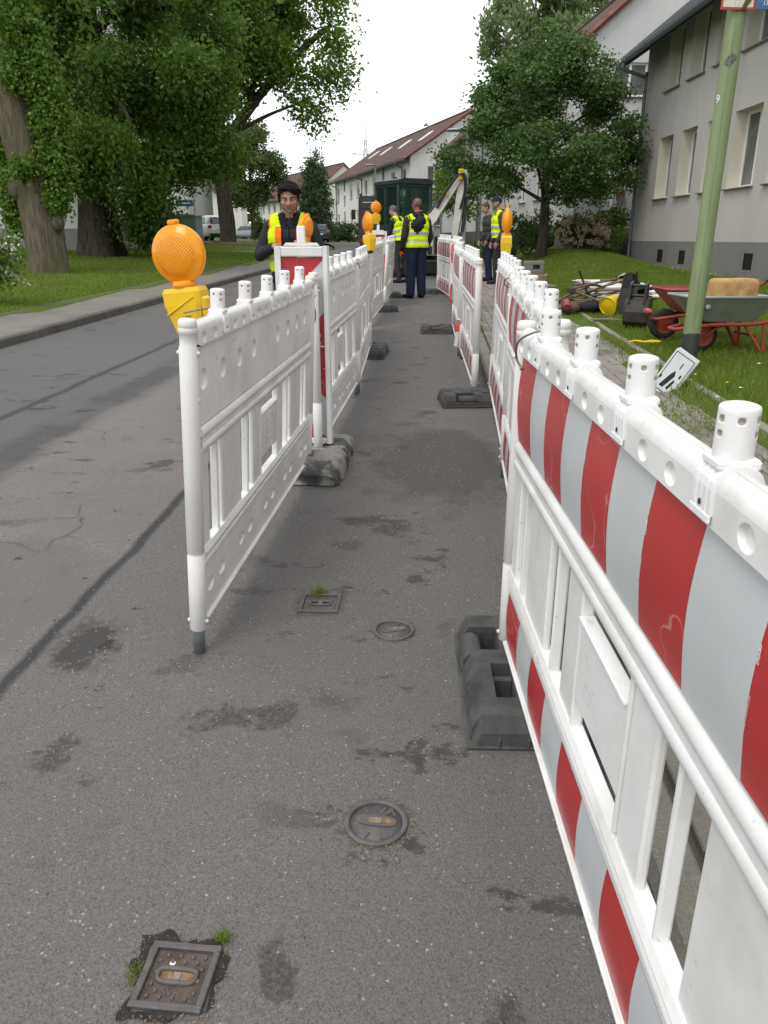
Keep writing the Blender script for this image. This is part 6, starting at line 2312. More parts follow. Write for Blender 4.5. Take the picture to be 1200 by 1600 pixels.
px, py = 2.45, 18.9
w4 = thing('person', 'dark-clothed worker half hidden beyond the worker with the navy cap', 'person', (px, py, rd(py) + .1), R(-70))
w4.scale = (.96, .96, .96)
b = Body()
torso(b, 'torso', .14, 1.0)
b.cap((0, -.05, 1.46), (0, -.10, 1.58), .058, .055, 'skin')
for s in (1, -1):
    b.cap((s * .18, -.04, 1.40), (s * .24, -.02, 1.13), .070, .058, 'sleeve')
    b.cap((s * .24, -.02, 1.13), (s * .18, -.16, .95), .056, .043, 'sleeve')
    b.hand((s * .18, -.17, .935), (-.1 * s, -.4, -1), (-s, .0, .1), s, 'skin', .7)
legs(b, .92, Vector((.09, -.05, .50)), Vector((-.10, .0, .50)), Vector((.11, .0, .09)), Vector((-.11, .04, .09)), (.13, -.19, .035), (-.13, -.15, .035), 'trouser', 'shoe')
H = b.head(Vector((0, -.145, 1.655)), .0, .25)
body, labs = b.finish(w4, .0095, {'skin': SKIN, 'beard': SKIN, 'lip': LIPM, 'torso': GREYJ, 'sleeve': GREYJ, 'hips': NAVY, 'trouser': NAVY, 'shoe': SHOEM}, 4)
eyes(w4, H)
hair_cap(w4, H, HAIRBR, .06, .0, -.055, 1.0)
# ------------------------------------------------------------------ excavator
ex, ey = .62, 22.6
E = thing('mini_excavator', 'cream and dark green mini excavator with glazed cab at the end of the walkway', 'excavator', (ex, ey, rd(ey)), .50)
for s in (-1, 1):
    mb = MB()
    out = [(-.95, .26), (-.90, .42), (-.75, .50), (.75, .50), (.90, .42), (.95, .26), (.88, .08), (.72, .0), (-.72, .0), (-.88, .08)]
    mb.prism(out, s * .62 - .15, s * .62 + .15, 'yz')
    for k in range(26):
        tt = k / 26
        P = []
        per = out + [out[0]]
        ln = [math.dist(per[i], per[i + 1]) for i in range(len(out))]
        d = tt * sum(ln)
        for i, l in enumerate(ln):
            if d <= l:
                a, c = per[i], per[i + 1]
                y = a[0] + (c[0] - a[0]) * d / l; z = a[1] + (c[1] - a[1]) * d / l
                an = math.atan2(c[1] - a[1], c[0] - a[0])
                break
            d -= l
        mb.box((s * .62, y, z), (.31, .07, .045), .006, rot=Matrix.Rotation(an, 3, 'X'))
    tr = mb.build('track', TRACKM, E)
    mb = MB()
    for y in (-.68, -.34, 0, .34, .68):
        mb.lathe([(.0001, .0), (.13 if abs(y) < .5 else .19, .0), (.13 if abs(y) < .5 else .19, .03), (.06, .05), (.0001, .05)], 16, (s * .77, y, .22 if abs(y) > .5 else .16), (s, 0, 0))
    mb.build('roller', STEELDARK, tr)
MB().box((0, 0, .42), (1.0, 1.1, .22), .03).build('undercarriage', STEELDARK, E)
mb = MB()
mb.box((0, -1.35, .26), (1.5, .06, .34), .02)
for s in (-1, 1):
    mb.box((s * .35, -1.05, .26), (.09, .6, .09), .01)
mb.build('dozer_blade', EXDARK, E)
mb = MB()
mb.prism([(-.76, -.72), (-.55, -.86), (.55, -.86), (.76, -.6), (.76, .55), (.5, .85), (-.5, .85), (-.76, .5)], .56, 1.02, 'xy')
mb.build('body', EXDARK, E)
mb = MB()
mb.prism([(-.70, .2), (.72, .2), (.72, .62), (.45, .82), (-.45, .82), (-.70, .6)], 1.0, 1.38, 'xy')
mb.build('engine_cover', EXDARK, E)
# cab: posts, roof, sill panels; glass as separate panes
mb = MB()
cx0, cx1, cy0, cy1, cz0, cz1 = -.72, .26, -.80, .42, 1.0, 2.30
cor = [(cx0, cy0), (cx1, cy0), (cx1, cy1), (cx0, cy1)]
for (x, y) in cor:
    mb.box((x, y, (cz0 + cz1) / 2), (.09, .09, cz1 - cz0), .025)
mb.box((cx0, -.1, (cz0 + cz1) / 2), (.06, .08, cz1 - cz0), .01)
mb.box((cx1, -.1, (cz0 + cz1) / 2), (.06, .08, cz1 - cz0), .01)
for (a, b_) in ((0, 1), (1, 2), (2, 3), (3, 0)):
    (xa, ya), (xb, yb) = cor[a], cor[b_]
    for z, h in ((1.16, .30), (2.28, .09), (1.0, .1)):
        mb.box(((xa + xb) / 2, (ya + yb) / 2, z), (abs(xb - xa) + .05 if xa != xb else .055, abs(yb - ya) + .05 if ya != yb else .055, h), .012)
cabf = mb.build('cab', EXDARK, E)
mb = MB()
mb.prism([(cx0 - .05, 2.32), (cx1 + .05, 2.32), (cx1 + .02, 2.41), (cx1 - .12, 2.45), (cx0 + .12, 2.45), (cx0 - .02, 2.41)], cy0 - .06, cy1 + .05, 'xz')
mb.build('roof', EXDARK, cabf)
for (c, d) in (((cx0 + .0, -.45, 1.78), (.012, .60, .92)), ((cx0, .16, 1.78), (.012, .45, .92)), ((cx1, -.45, 1.78), (.012, .60, .92)), ((cx1, .16, 1.78), (.012, .45, .92)),
               (((cx0 + cx1) / 2, cy0, 1.78), (.88, .012, .92)), (((cx0 + cx1) / 2, cy1, 1.78), (.88, .012, .92))):
    MB().box(c, d).build('window', EXGLASS, cabf)
MB().box((-.25, .05, 1.3), (.45, .45, .25), .05).build('seat', BLACKP, E)
MB().box((-.25, .22, 1.6), (.42, .12, .55), .05).build('seat_back', BLACKP, E)
mb = MB()
mb.tube([(cx1 + .05, cy0 - .05, 2.2), (cx1 + .16, cy0 - .1, 2.15), (cx1 + .16, cy0 - .1, 1.75)], .012, 6)
mb.box((cx1 + .17, cy0 - .1, 1.85), (.12, .03, .22), .02)
mb.build('mirror', BLACKP, E)
mb = MB(); mb.cyl((-.3, .1, 2.44), (-.3, .1, 2.53), .05, n=12)
mb.build('work_light', BLACKP, E)
# boom in its own plane, swung to the right; world-aligned, parented afterwards
def to_local(p):
    return E.matrix_world.inverted() @ Vector(p)
bpy.context.view_layer.update()
def plate_sweep(pts, depths, width, axis):
    """box-section beam along pts (world) with section depths"""
    mb = MB()
    P = [Vector(p) for p in curve(pts, 5)]
    m = len(P)
    dep = np.interp(np.linspace(0, 1, m), np.linspace(0, 1, len(depths)), depths)
    ax = Vector(axis).normalized()
    ring = []
    for i, p in enumerate(P):
        d = (P[min(i + 1, m - 1)] - P[max(i - 1, 0)]).normalized()
        n = ax.cross(d).normalized()
        ring.append([to_local(p + ax * sx * width / 2 + n * sn * dep[i] / 2) for sx, sn in ((-1, -1), (1, -1), (1, 1), (-1, 1))])
    for i in range(m - 1):
        for k in range(4):
            k2 = (k + 1) % 4
            mb.add([ring[i][k], ring[i][k2], ring[i + 1][k2], ring[i + 1][k]], [(0, 1, 2, 3)])
    mb.add(ring[0], [(3, 2, 1, 0)])
    mb.add(ring[-1], [(0, 1, 2, 3)])
    return mb
by = 20.9
def wpt(x, z, y=by): return (x - .22, y, rd(by) + z)
axis = (.35, 1, 0)
boom = plate_sweep([wpt(1.42, .62), wpt(1.40, 1.05), wpt(1.44, 1.42), wpt(1.66, 1.78), wpt(2.02, 2.28), wpt(2.13, 2.44)], [.16, .19, .23, .22, .16, .12], .15, axis).build('boom', EXWHITE, E)
plate_sweep([wpt(1.36, 1.30, by - .12), wpt(1.45, 1.5, by - .12), wpt(1.62, 1.66, by - .12)], [.12, .26, .10], .03, axis).build('boom_gusset', EXWHITE, boom)
arm = plate_sweep([wpt(2.22, 2.62), wpt(2.20, 2.30), wpt(2.12, 1.72), wpt(2.05, 1.18), wpt(2.03, .95)], [.12, .24, .20, .16, .12], .13, axis).build('arm', EXWHITE, E)
def lcyl(name, a, b_, r, m, par):
    mb = MB().cyl(to_local(a), to_local(b_), r, n=12)
    return mb.build(name, m, par)
lcyl('boom_cylinder', wpt(1.30, 1.52), wpt(1.86, 2.22), .05, EXDARK, E)
lcyl('cylinder_rod', wpt(1.84, 2.20), wpt(2.16, 2.56), .026, CHROME, [c for c in E.children if c.name.startswith('boom_cylinder')][0])
lcyl('bucket_cylinder', wpt(2.30, 2.0), wpt(2.22, 1.15), .045, EXDARK, E)
MB().box(to_local(wpt(2.14, 2.50, by - .12)), (.16, .05, .26), .02).build('joint_plate', EXYELLOW, E)
MB().box(to_local(wpt(1.80, 2.06, by - .12)), (.05, .05, .12), .01).build('decal_plate', EXYELLOW, E)
for k in range(3):
    o = .025 * k
    MB().tube([to_local(p) for p in curve([wpt(1.52 + o, 1.72, by - .11), wpt(1.80 + o, 2.18, by - .14), wpt(2.06 + o, 2.50, by - .16), wpt(2.20 + o, 2.42 + o, by - .16), wpt(2.22 + o, 2.1, by - .14), wpt(2.12 + o, 1.7, by - .12)], 6)], .016, 6).build('hose', HOSE, E)
bk = plate_sweep([wpt(2.03, .95), wpt(2.10, .80), wpt(2.05, .55), wpt(1.85, .40)], [.16, .34, .36, .1], .42, axis).build('bucket', STEELDARK, E)

# ------------------------------------------------------------------ vehicles
def truck():
    x, y = .05, 27.5
    t = thing('tipper_truck', 'dark tipper truck with slatted tailgate left of the excavator', 'truck', (x, y, rd(y)), .04)
    W = .85
    for k in range(6):
        MB().box((0, 0, 1.08 + k * .21), (2 * W - .1, .05, .19), .012).build('tailgate_board', TRUCKDARK, t)
    mb = MB()
    for s in (-1, 1):
        mb.box((s * (W - .03), 0.0, 1.62), (.07, .07, 1.35), .01)
    mb.build('corner_post', TRUCKDARK, t)
    mb = MB()
    for s in (-1, 1):
        mb.box((s * W, 1.6, 1.6), (.05, 3.1, 1.2), .01)
    mb.box((0, 1.6, .98), (2 * W, 3.2, .1), .01)
    mb.build('load_bed', TRUCKDARK, t)
    MB().box((0, 4.0, 1.35), (1.7, 1.4, 1.5), .12).build('cab', TRUCKDARK, t)
    MB().box((0, 1.9, .66), (.8, 4.6, .22), .02).build('chassis', BLACKP, t)
    MB().box((0, -.12, .60), (1.6, .10, .16), .02).build('rear_bumper', TRUCKRED, t)
    for s in (-1, 1):
        MB().box((s * .70, -.13, .82), (.26, .06, .12), .01).build('tail_light', TAILRED, t)
        MB().box((s * .62, .0, .72), (.42, .03, .40), .01).build('mudflap', TRUCKRED, t)
        for yy in (.7, 3.9):
            wheel(t, (s * .68, yy, .38), .38, .26, s)
        mb = MB()
        mb.tube([(s * .85, 4.1, 1.9), (s * 1.02, 4.0, 1.85)], .015, 6)
        mb.box((s * 1.06, 3.98, 1.75), (.16, .05, .36), .03)
        mb.build('mirror', BLACKP, t)
    return t
def wheel(par, c, r, w, s):
    o = MB().lathe([(r * .62, -w / 2), (r * .93, -w / 2), (r, -w / 2 + .03), (r, w / 2 - .03), (r * .93, w / 2), (r * .62, w / 2)], 26, c, (1, 0, 0)).build('wheel', TYREM, par)
    mb = MB().lathe([(r * .62, -w * .3), (r * .60, w * .38), (r * .25, w * .30), (.0001, w * .34)], 22, c, (s, 0, 0))
    mb.lathe([(r * .64, -w * .4), (r * .62, -w * .4), (.0001, -w * .2)], 22, c, (s, 0, 0))
    for k in range(5):
        a = 2 * math.pi * k / 5
        mb.box((c[0] + s * w * .40, c[1] + math.cos(a) * r * .36, c[2] + math.sin(a) * r * .36), (.03, r * .14, r * .56), .006, rot=Matrix.Rotation(-a + math.pi / 2, 3, 'X').transposed() if False else Matrix.Rotation(a - math.pi / 2, 3, 'X'))
    mb.build('rim', RIMM, o)
    return o
truck()

def car(loc, rot, paint, label, k=1.0, L=4.1, hatch=True):
    """nose towards +y; rear faces -y"""
    t = thing('parked_car', label, 'car', loc, rot, 'parked cars')
    W = .86
    h = L / 2
    lower = [(-h, .45), (-h + .03, .32), (-h + .35, .24), (h - .35, .24), (h - .04, .34), (h, .52), (h - .12, .72), (h - .95, .90), (-h + .15, .98), (-h + .02, .86)]
    roofp = [(-h + .12, .96), (-h + .42, 1.38), (-h + .75, 1.47), (0.0, 1.49), (.45, 1.42), (h - .95, .89)]
    mb = MB()
    # lofted body: cross-sections along width for rounded sides
    def loft(prof, ws, mat=0):
        n = len(prof)
        for s in (-1, 1):
            rows = [[(s * w, y * ky, z0 + (z - z0) * kz) for y, z in prof] for w, ky, kz, z0 in ws]
            vs = [p for r in rows for p in r]
            fs = []
            for i in range(len(ws) - 1):
                for q in range(n):
                    q2 = (q + 1) % n
                    f = (i * n + q, i * n + q2, (i + 1) * n + q2, (i + 1) * n + q)
                    fs.append(f if s > 0 else f[::-1])
            e = (len(ws) - 1) * n
            cap_ = list(range(e, e + n))
            fs.append(cap_ if s > 0 else cap_[::-1])
            mb.add(vs, fs, mat, True)
    loft(lower, [(0, 1, 1, .6), (.70, .995, 1, .6), (.82, .97, .97, .6), (.87, .94, .86, .6)])
    loft(roofp, [(0, 1, 1, .9), (.56, .995, .99, .9), (.64, .98, .94, .9), (.78, .97, .12, .9)])
    body = mb.build('body', paint, t)
    # windows a little proud of the shell
    gl = MB()
    for s in (-1, 1):
        a = [(-h + .62, .98), (-h + .72, 1.34), (-.05, 1.39), (-.05, .97)]
        c = [(.02, .97), (.02, 1.385), (.40, 1.33), (h - 1.12, .96)]
        for poly in (a, c):
            vs = [(s * (.80 - (z - .95) * .30), y, z) for y, z in poly]
            gl.add(vs, [(0, 1, 2, 3)] if s < 0 else [(3, 2, 1, 0)])
    gl.build('side_window', CARGLASS, t)
    gl = MB()
    gl.add([(-.62, -h + .115, 1.0), (.62, -h + .115, 1.0), (.52, -h + .40, 1.37), (-.52, -h + .40, 1.37)], [(0, 1, 2, 3)])
    gl.build('rear_window', CARGLASS, t)
    MB().add([(-.60, h - .96, .92), (.60, h - .96, .92), (.52, .50, 1.405), (-.52, .50, 1.405)], [(3, 2, 1, 0)]).build('windscreen', CARGLASS, t)
    for s in (-1, 1):
        MB().box((s * .70, -h + .06, .82), (.22, .14, .22), .05).build('tail_light', TAILRED, t)
        MB().box((s * .64, h - .14, .62), (.30, .14, .14), .04).build('headlight', FRAMEW, t)
        for yy in (-h + .75, h - .78):
            wheel(t, (s * .76, yy, .31), .31, .20, s)
        mb = MB().box((s * .93, .52, 1.0), (.14, .09, .12), .03)
        mb.build('wing_mirror', paint, t)
    MB().box((0, -h - .005, .36), (1.5, .10, .18), .04).build('rear_bumper', BLACKP, t)
    MB().box((0, -h - .012, .66), (.50, .02, .11), .004).build('number_plate', PLATEW, t)
    MB().box((0, -.1, .30), (1.5, L - .7, .14), .03).build('underbody', BLACKP, t)
    return t
car((-11.1, 51.5, g(-11.1, 51.5)), .62, CARWHITE, 'white hatchback parked behind the grey-green cabinet, tail to the viewer')
car((-5.75, 69.5, g(-5.75, 69.5) if g(-5.75, 69.5) > rd(69.5) else rd(69.5)), .22, CARDARK, 'dark blue car seen from behind, before the columnar tree')
car((-15.2, 91, g(-15.2, 91)), 1.0, CARGREY, 'grey-blue car half hidden beyond the trees on the left')

# ------------------------------------------------------------------ street furniture
def cabinet(x, y):
    t = thing('utility_cabinet', 'grey-green utility cabinet on the lawn by the side street', 'cabinet', (x, y, g(x, y) - .02), -.42)
    MB().box((0, 0, .10), (1.12, .46, .24), .02).build('plinth', CONCRETE, t)
    MB().box((0, 0, .80), (1.10, .44, 1.20), .015).build('housing', CABINETM, t)
    MB().prism([(-.60, 1.40), (.60, 1.40), (.58, 1.45), (0, 1.50), (-.58, 1.45)], -.27, .27, 'xz').build('lid', CABINETM, t)
    for s in (-1, 1):
        d = MB().box((s * .27, -.226, .80), (.52, .02, 1.12), .006).build('door', CABINETM, t)
        MB().box((s * .05, -.242, .85), (.02, .02, .14), .004).build('handle', BLACKP, d)
cabinet(-7.55, 31.5)
def name_sign(x, y):
    t = thing('street_name_sign', 'dark blue street name plate on a thin grey post by the cabinet', 'sign', (x, y, g(x, y)))
    MB().cyl((0, 0, -.2), (0, 0, 2.75), .035, n=10).build('post', LAMPGREY, t)
    MB().lathe([(.04, 2.60), (.045, 2.75), (.03, 2.82), (.0001, 2.83)], 10).build('post_cap', LAMPGREY, t)
    p = MB().box((-.42, -.02, 2.35), (.72, .03, .26), .01).build('name_plate', SIGNBLUE, t)
    MB().box((-.42, -.037, 2.35), (.52, .003, .05), .001).build('name_line', WHITEPRINT, p)
name_sign(-8.35, 37.0 - .6)
def street_lamp(x, y, h, label, rot, s=1.0):
    t = thing('street_lamp', label, 'street lamp', (x, y, g(x, y)), rot, 'street lamps')
    MB().tube([(0, 0, -.2), (0, 0, 1.0), (0, 0, h)], [.07, .06, .045], 12).build('post', LAMPGREY, t)
    mb = MB()
    prof = [(-.06, 0), (.10, .05), (.45, .09), (.70, .06), (.78, 0), (.70, -.03), (.10, -.05)]
    rows = []
    for w, k in ((-.13, .25), (-.09, .8), (0, 1), (.09, .8), (.13, .25)):
        rows.append([(-(px_ if 0 else a), w, h + .02 + b_ * k) for a, b_ in prof + [prof[0]]])
    mb.grid(rows)
    mb.build('lamp_head', LAMPGREY, t)
    MB().box((-.42, 0, h - .015), (.5, .16, .02), .008).build('lamp_glass', FRAMEW, t)
street_lamp(2.95, 30.0, 4.55, 'street lamp with flat grey head rising before the white house', 0)
street_lamp(-.6, 57, 5.2, 'small street lamp in front of the long white house', 0)
def pylon(x, y, h):
    t = thing('power_pylon', 'thin lattice power pylon on the skyline behind the roofs', 'pylon', (x, y, 0))
    mb = MB()
    for sx in (-1, 1):
        for sy in (-1, 1):
            mb.tube([(sx * 3, sy * 3, 0), (sx * .5, sy * .5, h)], .14, 4, smooth=False)
    for k in range(14):
        z = h * k / 14
        w = 3 - 2.5 * k / 14
        w2 = 3 - 2.5 * (k + 1) / 14
        z2 = h * (k + 1) / 14
        for sy in (-1, 1):
            mb.tube([(-w, sy * w, z), (w2, sy * w2, z2)], .07, 4, smooth=False)
            mb.tube([(w, sy * w, z), (-w2, sy * w2, z2)], .07, 4, smooth=False)
    mb.build('tower', STEELDARK, t)
    for z, w in ((h * .70, 9), (h * .86, 7)):
        mb = MB()
        mb.tube([(-w, 0, z), (w, 0, z)], .16, 4, smooth=False)
        mb.tube([(-w, 0, z), (0, 0, z + 1.6), (w, 0, z)], .09, 4, smooth=False)
        mb.build('cross_arm', STEELDARK, t)
    MB().tube([(0, 0, h), (0, 0, h + 6)], .12, 4).build('mast', STEELDARK, t)
pylon(-9.2, 420, 47)

# green pole with the two hydrant plates
P0 = (2.68, 6.83)
pz = g(*P0)
pole = thing('sign_pole', 'leaning green steel pole with small red-edged and blue plates at its top', 'pole', (P0[0], P0[1], pz))
pole.rotation_euler = (0, R(.45), 0)
mb = MB()
mb.lathe([(.073, -.3), (.073, .42), (.071, .44), (.070, 3.6), (.068, 6.0), (.0001, 6.05)], 28)
mb.tube([(-.026, -.0665, .43), (-.026, -.0665, 5.0)], .003, 5)
mb.build('tube', POLEM, pole)
zs = 2.745
def plate(name, x0, x1, z0, z1, m, border=None):
    o = MB().box(((x0 + x1) / 2, -.085, (z0 + z1) / 2), (x1 - x0, .006, z1 - z0), .002).build(name, border or m, pole)
    if border:
        MB().box(((x0 + x1) / 2, -.0885, (z0 + z1) / 2), (x1 - x0 - .032, .003, z1 - z0 - .032), .001).build('plate_face', m, o)
    return o
a = plate('hydrant_plate', -.160, .100, zs, zs + .20, SIGNCREAM, SIGNRED)
lettering('13', .055, WHITEPRINT, a, (-.05, -.0904, zs + .045), (math.pi / 2, 0, 0))
lettering('13', .053, INK, a, (-.048, -.0902, zs + .043), (math.pi / 2, 0, 0))
b2 = plate('water_plate', .104, .30, zs + .004, zs + .17, SIGNBLUE)
lettering('13,8', .042, WHITEPRINT, b2, (.19, -.0892, zs + .045), (math.pi / 2, 0, 0))
mb = MB()
for k in range(5):
    mb.tube(curve([(.0 + .006 * k, -.0915, zs + .01), (.02 + .01 * k, -.0925, zs + .06), (.05 + .012 * k, -.0915, zs + .14)], 4), .004, 5)
mb.build('dry_stain', MOSS, a)
MB().box((.07, -.03, zs + .1), (.34, .08, .03), .004).build('bracket', LAMPGREY, pole)
# scuffed sticker and the white numeral wrapped round the tube
rows = []
for k in range(9):
    an = math.pi * 1.5 - .95 + k * .16
    hgt = .052 * (1 - abs(k - 4) / 5.0)
    rows.append([(.0712 * math.cos(an), .0712 * math.sin(an), 2.40 + d * hgt + .004 * k) for d in (-1, -.3, .3, 1)])
MB().grid(rows).build('sticker', pm('torn_sticker', (.10, .10, .10), .6, var=.9, vs=60), pole)
def bent_text(text, size, z, an0):
    o = lettering(text, size, WHITEPRINT, pole, (0, 0, 0), extrude=0.0, name='numeral')
    for v in o.data.vertices:
        an = an0 + v.co.x / .071
        v.co = (.0716 * math.cos(an), .0716 * math.sin(an), z + v.co.y)
    return o
bent_text('9', .085, 2.15, math.pi * 1.5 - 1.15)

# white plates leaning against the pole
def lean_plate(x, y, z, tilt, turn, label, marks):
    t = thing('sign_plate', label, 'sign plate', (x, y, z), 0, 'white plates leaning on the green pole')
    t.rotation_euler = (R(-9), R(tilt), R(turn))
    W, Hh = .20, .36
    MB().box((0, 0, Hh / 2), (W, .006, Hh), .0025).build('plate', SIGNWHITE, t)
    mb = MB()
    e = .012
    for (c, d) in (((0, Hh - .022), (W - .03, .006)), ((0, .022), (W - .03, .006)), ((-W / 2 + .015, Hh / 2), (.006, Hh - .04)), ((W / 2 - .015, Hh / 2), (.006, Hh - .04))):
        mb.box((c[0], -.0036, c[1]), (d[0], .0012, d[1]))
    mb.build('border_line', INK, t)
    if marks:
        mb = MB()
        mb.prism([(-.05, .05), (-.012, .05), (.02, .17), (.0, .21), (-.02, .17)], -.0042, -.0033, 'xz')
        mb.prism([(.012, .235), (.021, .235), (.021, .285), (.012, .285)], -.0042, -.0033, 'xz')
        mb.prism([(.01, .06), (.03, .05), (.045, .13), (.03, .145)], -.0042, -.0033, 'xz')
        mb.prism([(.05, .17), (.065, .17), (.065, .20), (.05, .20)], -.0042, -.0033, 'xz')
        mb.prism([(-.085, .10), (-.07, .10), (-.07, .13), (-.085, .13)], -.0042, -.0033, 'xz')
        mb.build('pictogram', INK, t)
    return t
lean_plate(2.20, 6.10, rd(6.1) + .085, 33, -8, 'front white plate with black border and arrow-like marks leaning on the green pole', True)
lean_plate(2.235, 6.15, rd(6.1) + .085, 33.5, -8, 'second white plate tucked behind the front one at the green pole', False)

# ------------------------------------------------------------------ things lying on the lawn
def barrow(loc, rot, label, tray_out, tray_in, frame, wx=-.48, wr=.195):
    """wheel towards -x, handles towards +x"""
    t = thing('wheelbarrow', label, 'wheelbarrow', loc, rot, 'wheelbarrows on the lawn')
    z0, z1 = .30, .54
    bot = [(-.26, -.15), (.22, -.17), (.22, .17), (-.26, .15)]
    top = [(-.48, -.27), (.42, -.31), (.42, .31), (-.48, .27)]
    mb = MB()
    n = 4
    vo = [(x, y, z0) for x, y in bot] + [(x, y, z1) for x, y in top]
    vi = [(x * .975, y * .965, z0 + .012) for x, y in bot] + [(x * .985, y * .975, z1) for x, y in top]
    mb.add(vo, [(3, 2, 1, 0)] + [(k, (k + 1) % 4, 4 + (k + 1) % 4, 4 + k) for k in range(4)], 0)
    mb.add(vi, [(0, 1, 2, 3)] + [(k, 4 + k, 4 + (k + 1) % 4, (k + 1) % 4) for k in range(4)], 1)
    mb.build('tray', [tray_out, tray_in], t)
    mb = MB().tube([(x, y, z1) for x, y in top] + [(top[0][0], top[0][1], z1)], .012, 8)
    mb.build('tray_rim', tray_in, t)
    mb = MB()
    for s in (-1, 1):
        mb.tube(curve([(-.52, s * .07, .22), (-.2, s * .16, .27), (.25, s * .22, .285), (.48, s * .25, .38), (.85, s * .27, .60)], 4), .019, 8)
        mb.tube([(.12, s * .19, .28), (.30, s * .235, .02)], .017, 8)
        mb.tube([(.30, s * .225, .29), (.33, s * .235, .02)], .017, 8)
        mb.tube([(wx, s * .075, wr), (wx + .1, s * .10, .24), (wx + .2, s * .15, .28)], .012, 6)
    mb.tube([(.26, -.21, .16), (.26, .21, .16)], .012, 8)
    mb.tube([(-.52, -.08, .22), (-.56, 0, .23), (-.52, .08, .22)], .017, 8)
    mb.build('frame', frame, t)
    for s in (-1, 1):
        MB().tube([(.83, s * .27, .59), (.95, s * .275, .655)], .023, 8).build('grip', BLACKP, t)
    w = MB().lathe([(.10, -.04), (wr - .025, -.045), (wr - .005, -.03), (wr, 0), (wr - .005, .03), (wr - .025, .045), (.10, .04)], 26, (wx, 0, wr), (0, 1, 0)).build('wheel', TYREM, t)
    mb = MB().lathe([(.105, -.035), (.09, -.02), (.03, -.05), (.0001, -.05)], 18, (wx, 0, wr), (0, 1, 0))
    mb.lathe([(.0001, .05), (.03, .05), (.09, .02), (.105, .035)], 18, (wx, 0, wr), (0, 1, 0))
    mb.build('rim', frame, w)
    return t
bx, byy = 3.40, 7.9
A = barrow((bx, byy, g(bx, byy) + .01), .10, 'wheelbarrow with grey-green tray and red legs right of the pole', BARROWGREEN, BARROWZINC, BARROWRED, -.20, .15)
MB().lathe([(.0001, .012), (.022, .012), (.028, .004), (.028, 0)], 14, (-.30, -.235, .45), (0, -1, .25)).build('tray_bolt', BARROWZINC, A)
bx2, by2 = 3.50, 8.75
Bw = barrow((bx2, by2, g(bx2, by2) + .01), .06, 'faded red wheelbarrow left of the pole with its wheel forward', BARROWPALE, BARROWPALE, BARROWRED, -.40, .165)
MB().ell((-.60, -.02, .30), (.045, .10, .035), 12, 8).build('tow_loop', BARROWPALE, Bw)
# ochre block in the barrow
t = thing('sandstone_block', 'ochre-yellow pitted block lying in the grey-green wheelbarrow', 'stone block', (bx + .06, byy + .02, g(bx, byy) + .375), .10)
mb = MB()
mb.box((0, 0, .17), (.44, .26, .33))
_b = mb.build('block', SANDM, t)
_m = _b.modifiers.new('round', 'BEVEL'); _m.width = .055; _m.segments = 4
for _p in _b.data.polygons: _p.use_smooth = True
mb = MB()
for k in range(5):
    mb.box((-.02 + k * .042, -.126, .19), (.018, .008, .085), .003)
mb.build('hollow', pm('ochre_hollow', (.62, .44, .22), .9, var=.2), t)

# excavator bucket with quick hitch, and a second one behind
def digger_bucket(loc, rot, label, k=1.0):
    t = thing('digging_bucket', label, 'bucket', loc, rot, 'excavator buckets on the lawn')
    t.scale = (k, k, k)
    W = .32
    prof = [(.02, .0), (.20, .015), (.30, .10), (.32, .24), (.26, .40), (.06, .44), (.0, .42)]
    mb = MB()
    rows = [[(x, y, z) for y, z in prof] for x in (-W / 2, W / 2)]
    mb.grid(rows, smooth=False)
    mb.grid([[(x, y * .94 - .0, z * .94 + .012) for y, z in prof] for x in (W / 2 - .01, -W / 2 + .01)], smooth=False)
    for s in (-1, 1):
        mb.prism(prof, s * W / 2 - .009, s * W / 2 + .009, 'yz')
    mb.build('shell', STEELDARK, t)
    mb = MB()
    for s in (-1, 1):
        mb.prism([(.10, .38), (.30, .36), (.26, .62), (.14, .66)], s * .11 - .014, s * .11 + .014, 'yz')
    mb.tube([(-.125, .2, .60), (.125, .2, .60)], .022, 10)
    mb.tube([(-.125, .18, .46), (.125, .18, .46)], .022, 10)
    mb.build('hitch_ears', BLACKP, t)
    for k2 in range(4):
        MB().prism([(.0, .40), (.02, .46), (-.09, .44)], -W / 2 + .03 + k2 * .082, -W / 2 + .07 + k2 * .082, 'yz').build('tooth', STEELDARK, t)
    return t
q = (3.24, 10.0)
digger_bucket((q[0], q[1], g(*q) - .01), 2.6, 'black excavator bucket with hitch ears standing on the lawn beside the red wheelbarrow', .86)
q = (3.62, 11.2)
digger_bucket((q[0], q[1], g(*q) - .01), .9, 'second dark excavator bucket half hidden behind the first', .9)

# yellow bucket on its side
q = (3.22, 11.35)
t = thing('yellow_bucket', 'bright yellow plastic bucket lying on its side by the tool heap', 'bucket', (q[0], q[1], g(*q) + .13), 0)
t.rotation_euler = (R(12), R(-14), R(-50))
t.scale = (.85, .85, .85)
mb = MB().lathe([(.0001, .22), (.11, .22), (.115, .21), (.152, -.02), (.158, -.03), (.158, -.045), (.148, -.045), (.108, .20), (.0001, .205)], 30, (0, 0, 0), (0, 1, .1))
mb.build('shell', YELLOWB, t)
MB().lathe([(.0001, -.04), (.10, -.038), (.150, -.02)], 28, (0, 0, 0), (0, 1, .1)).build('inner_lid', YELLOWB, t)

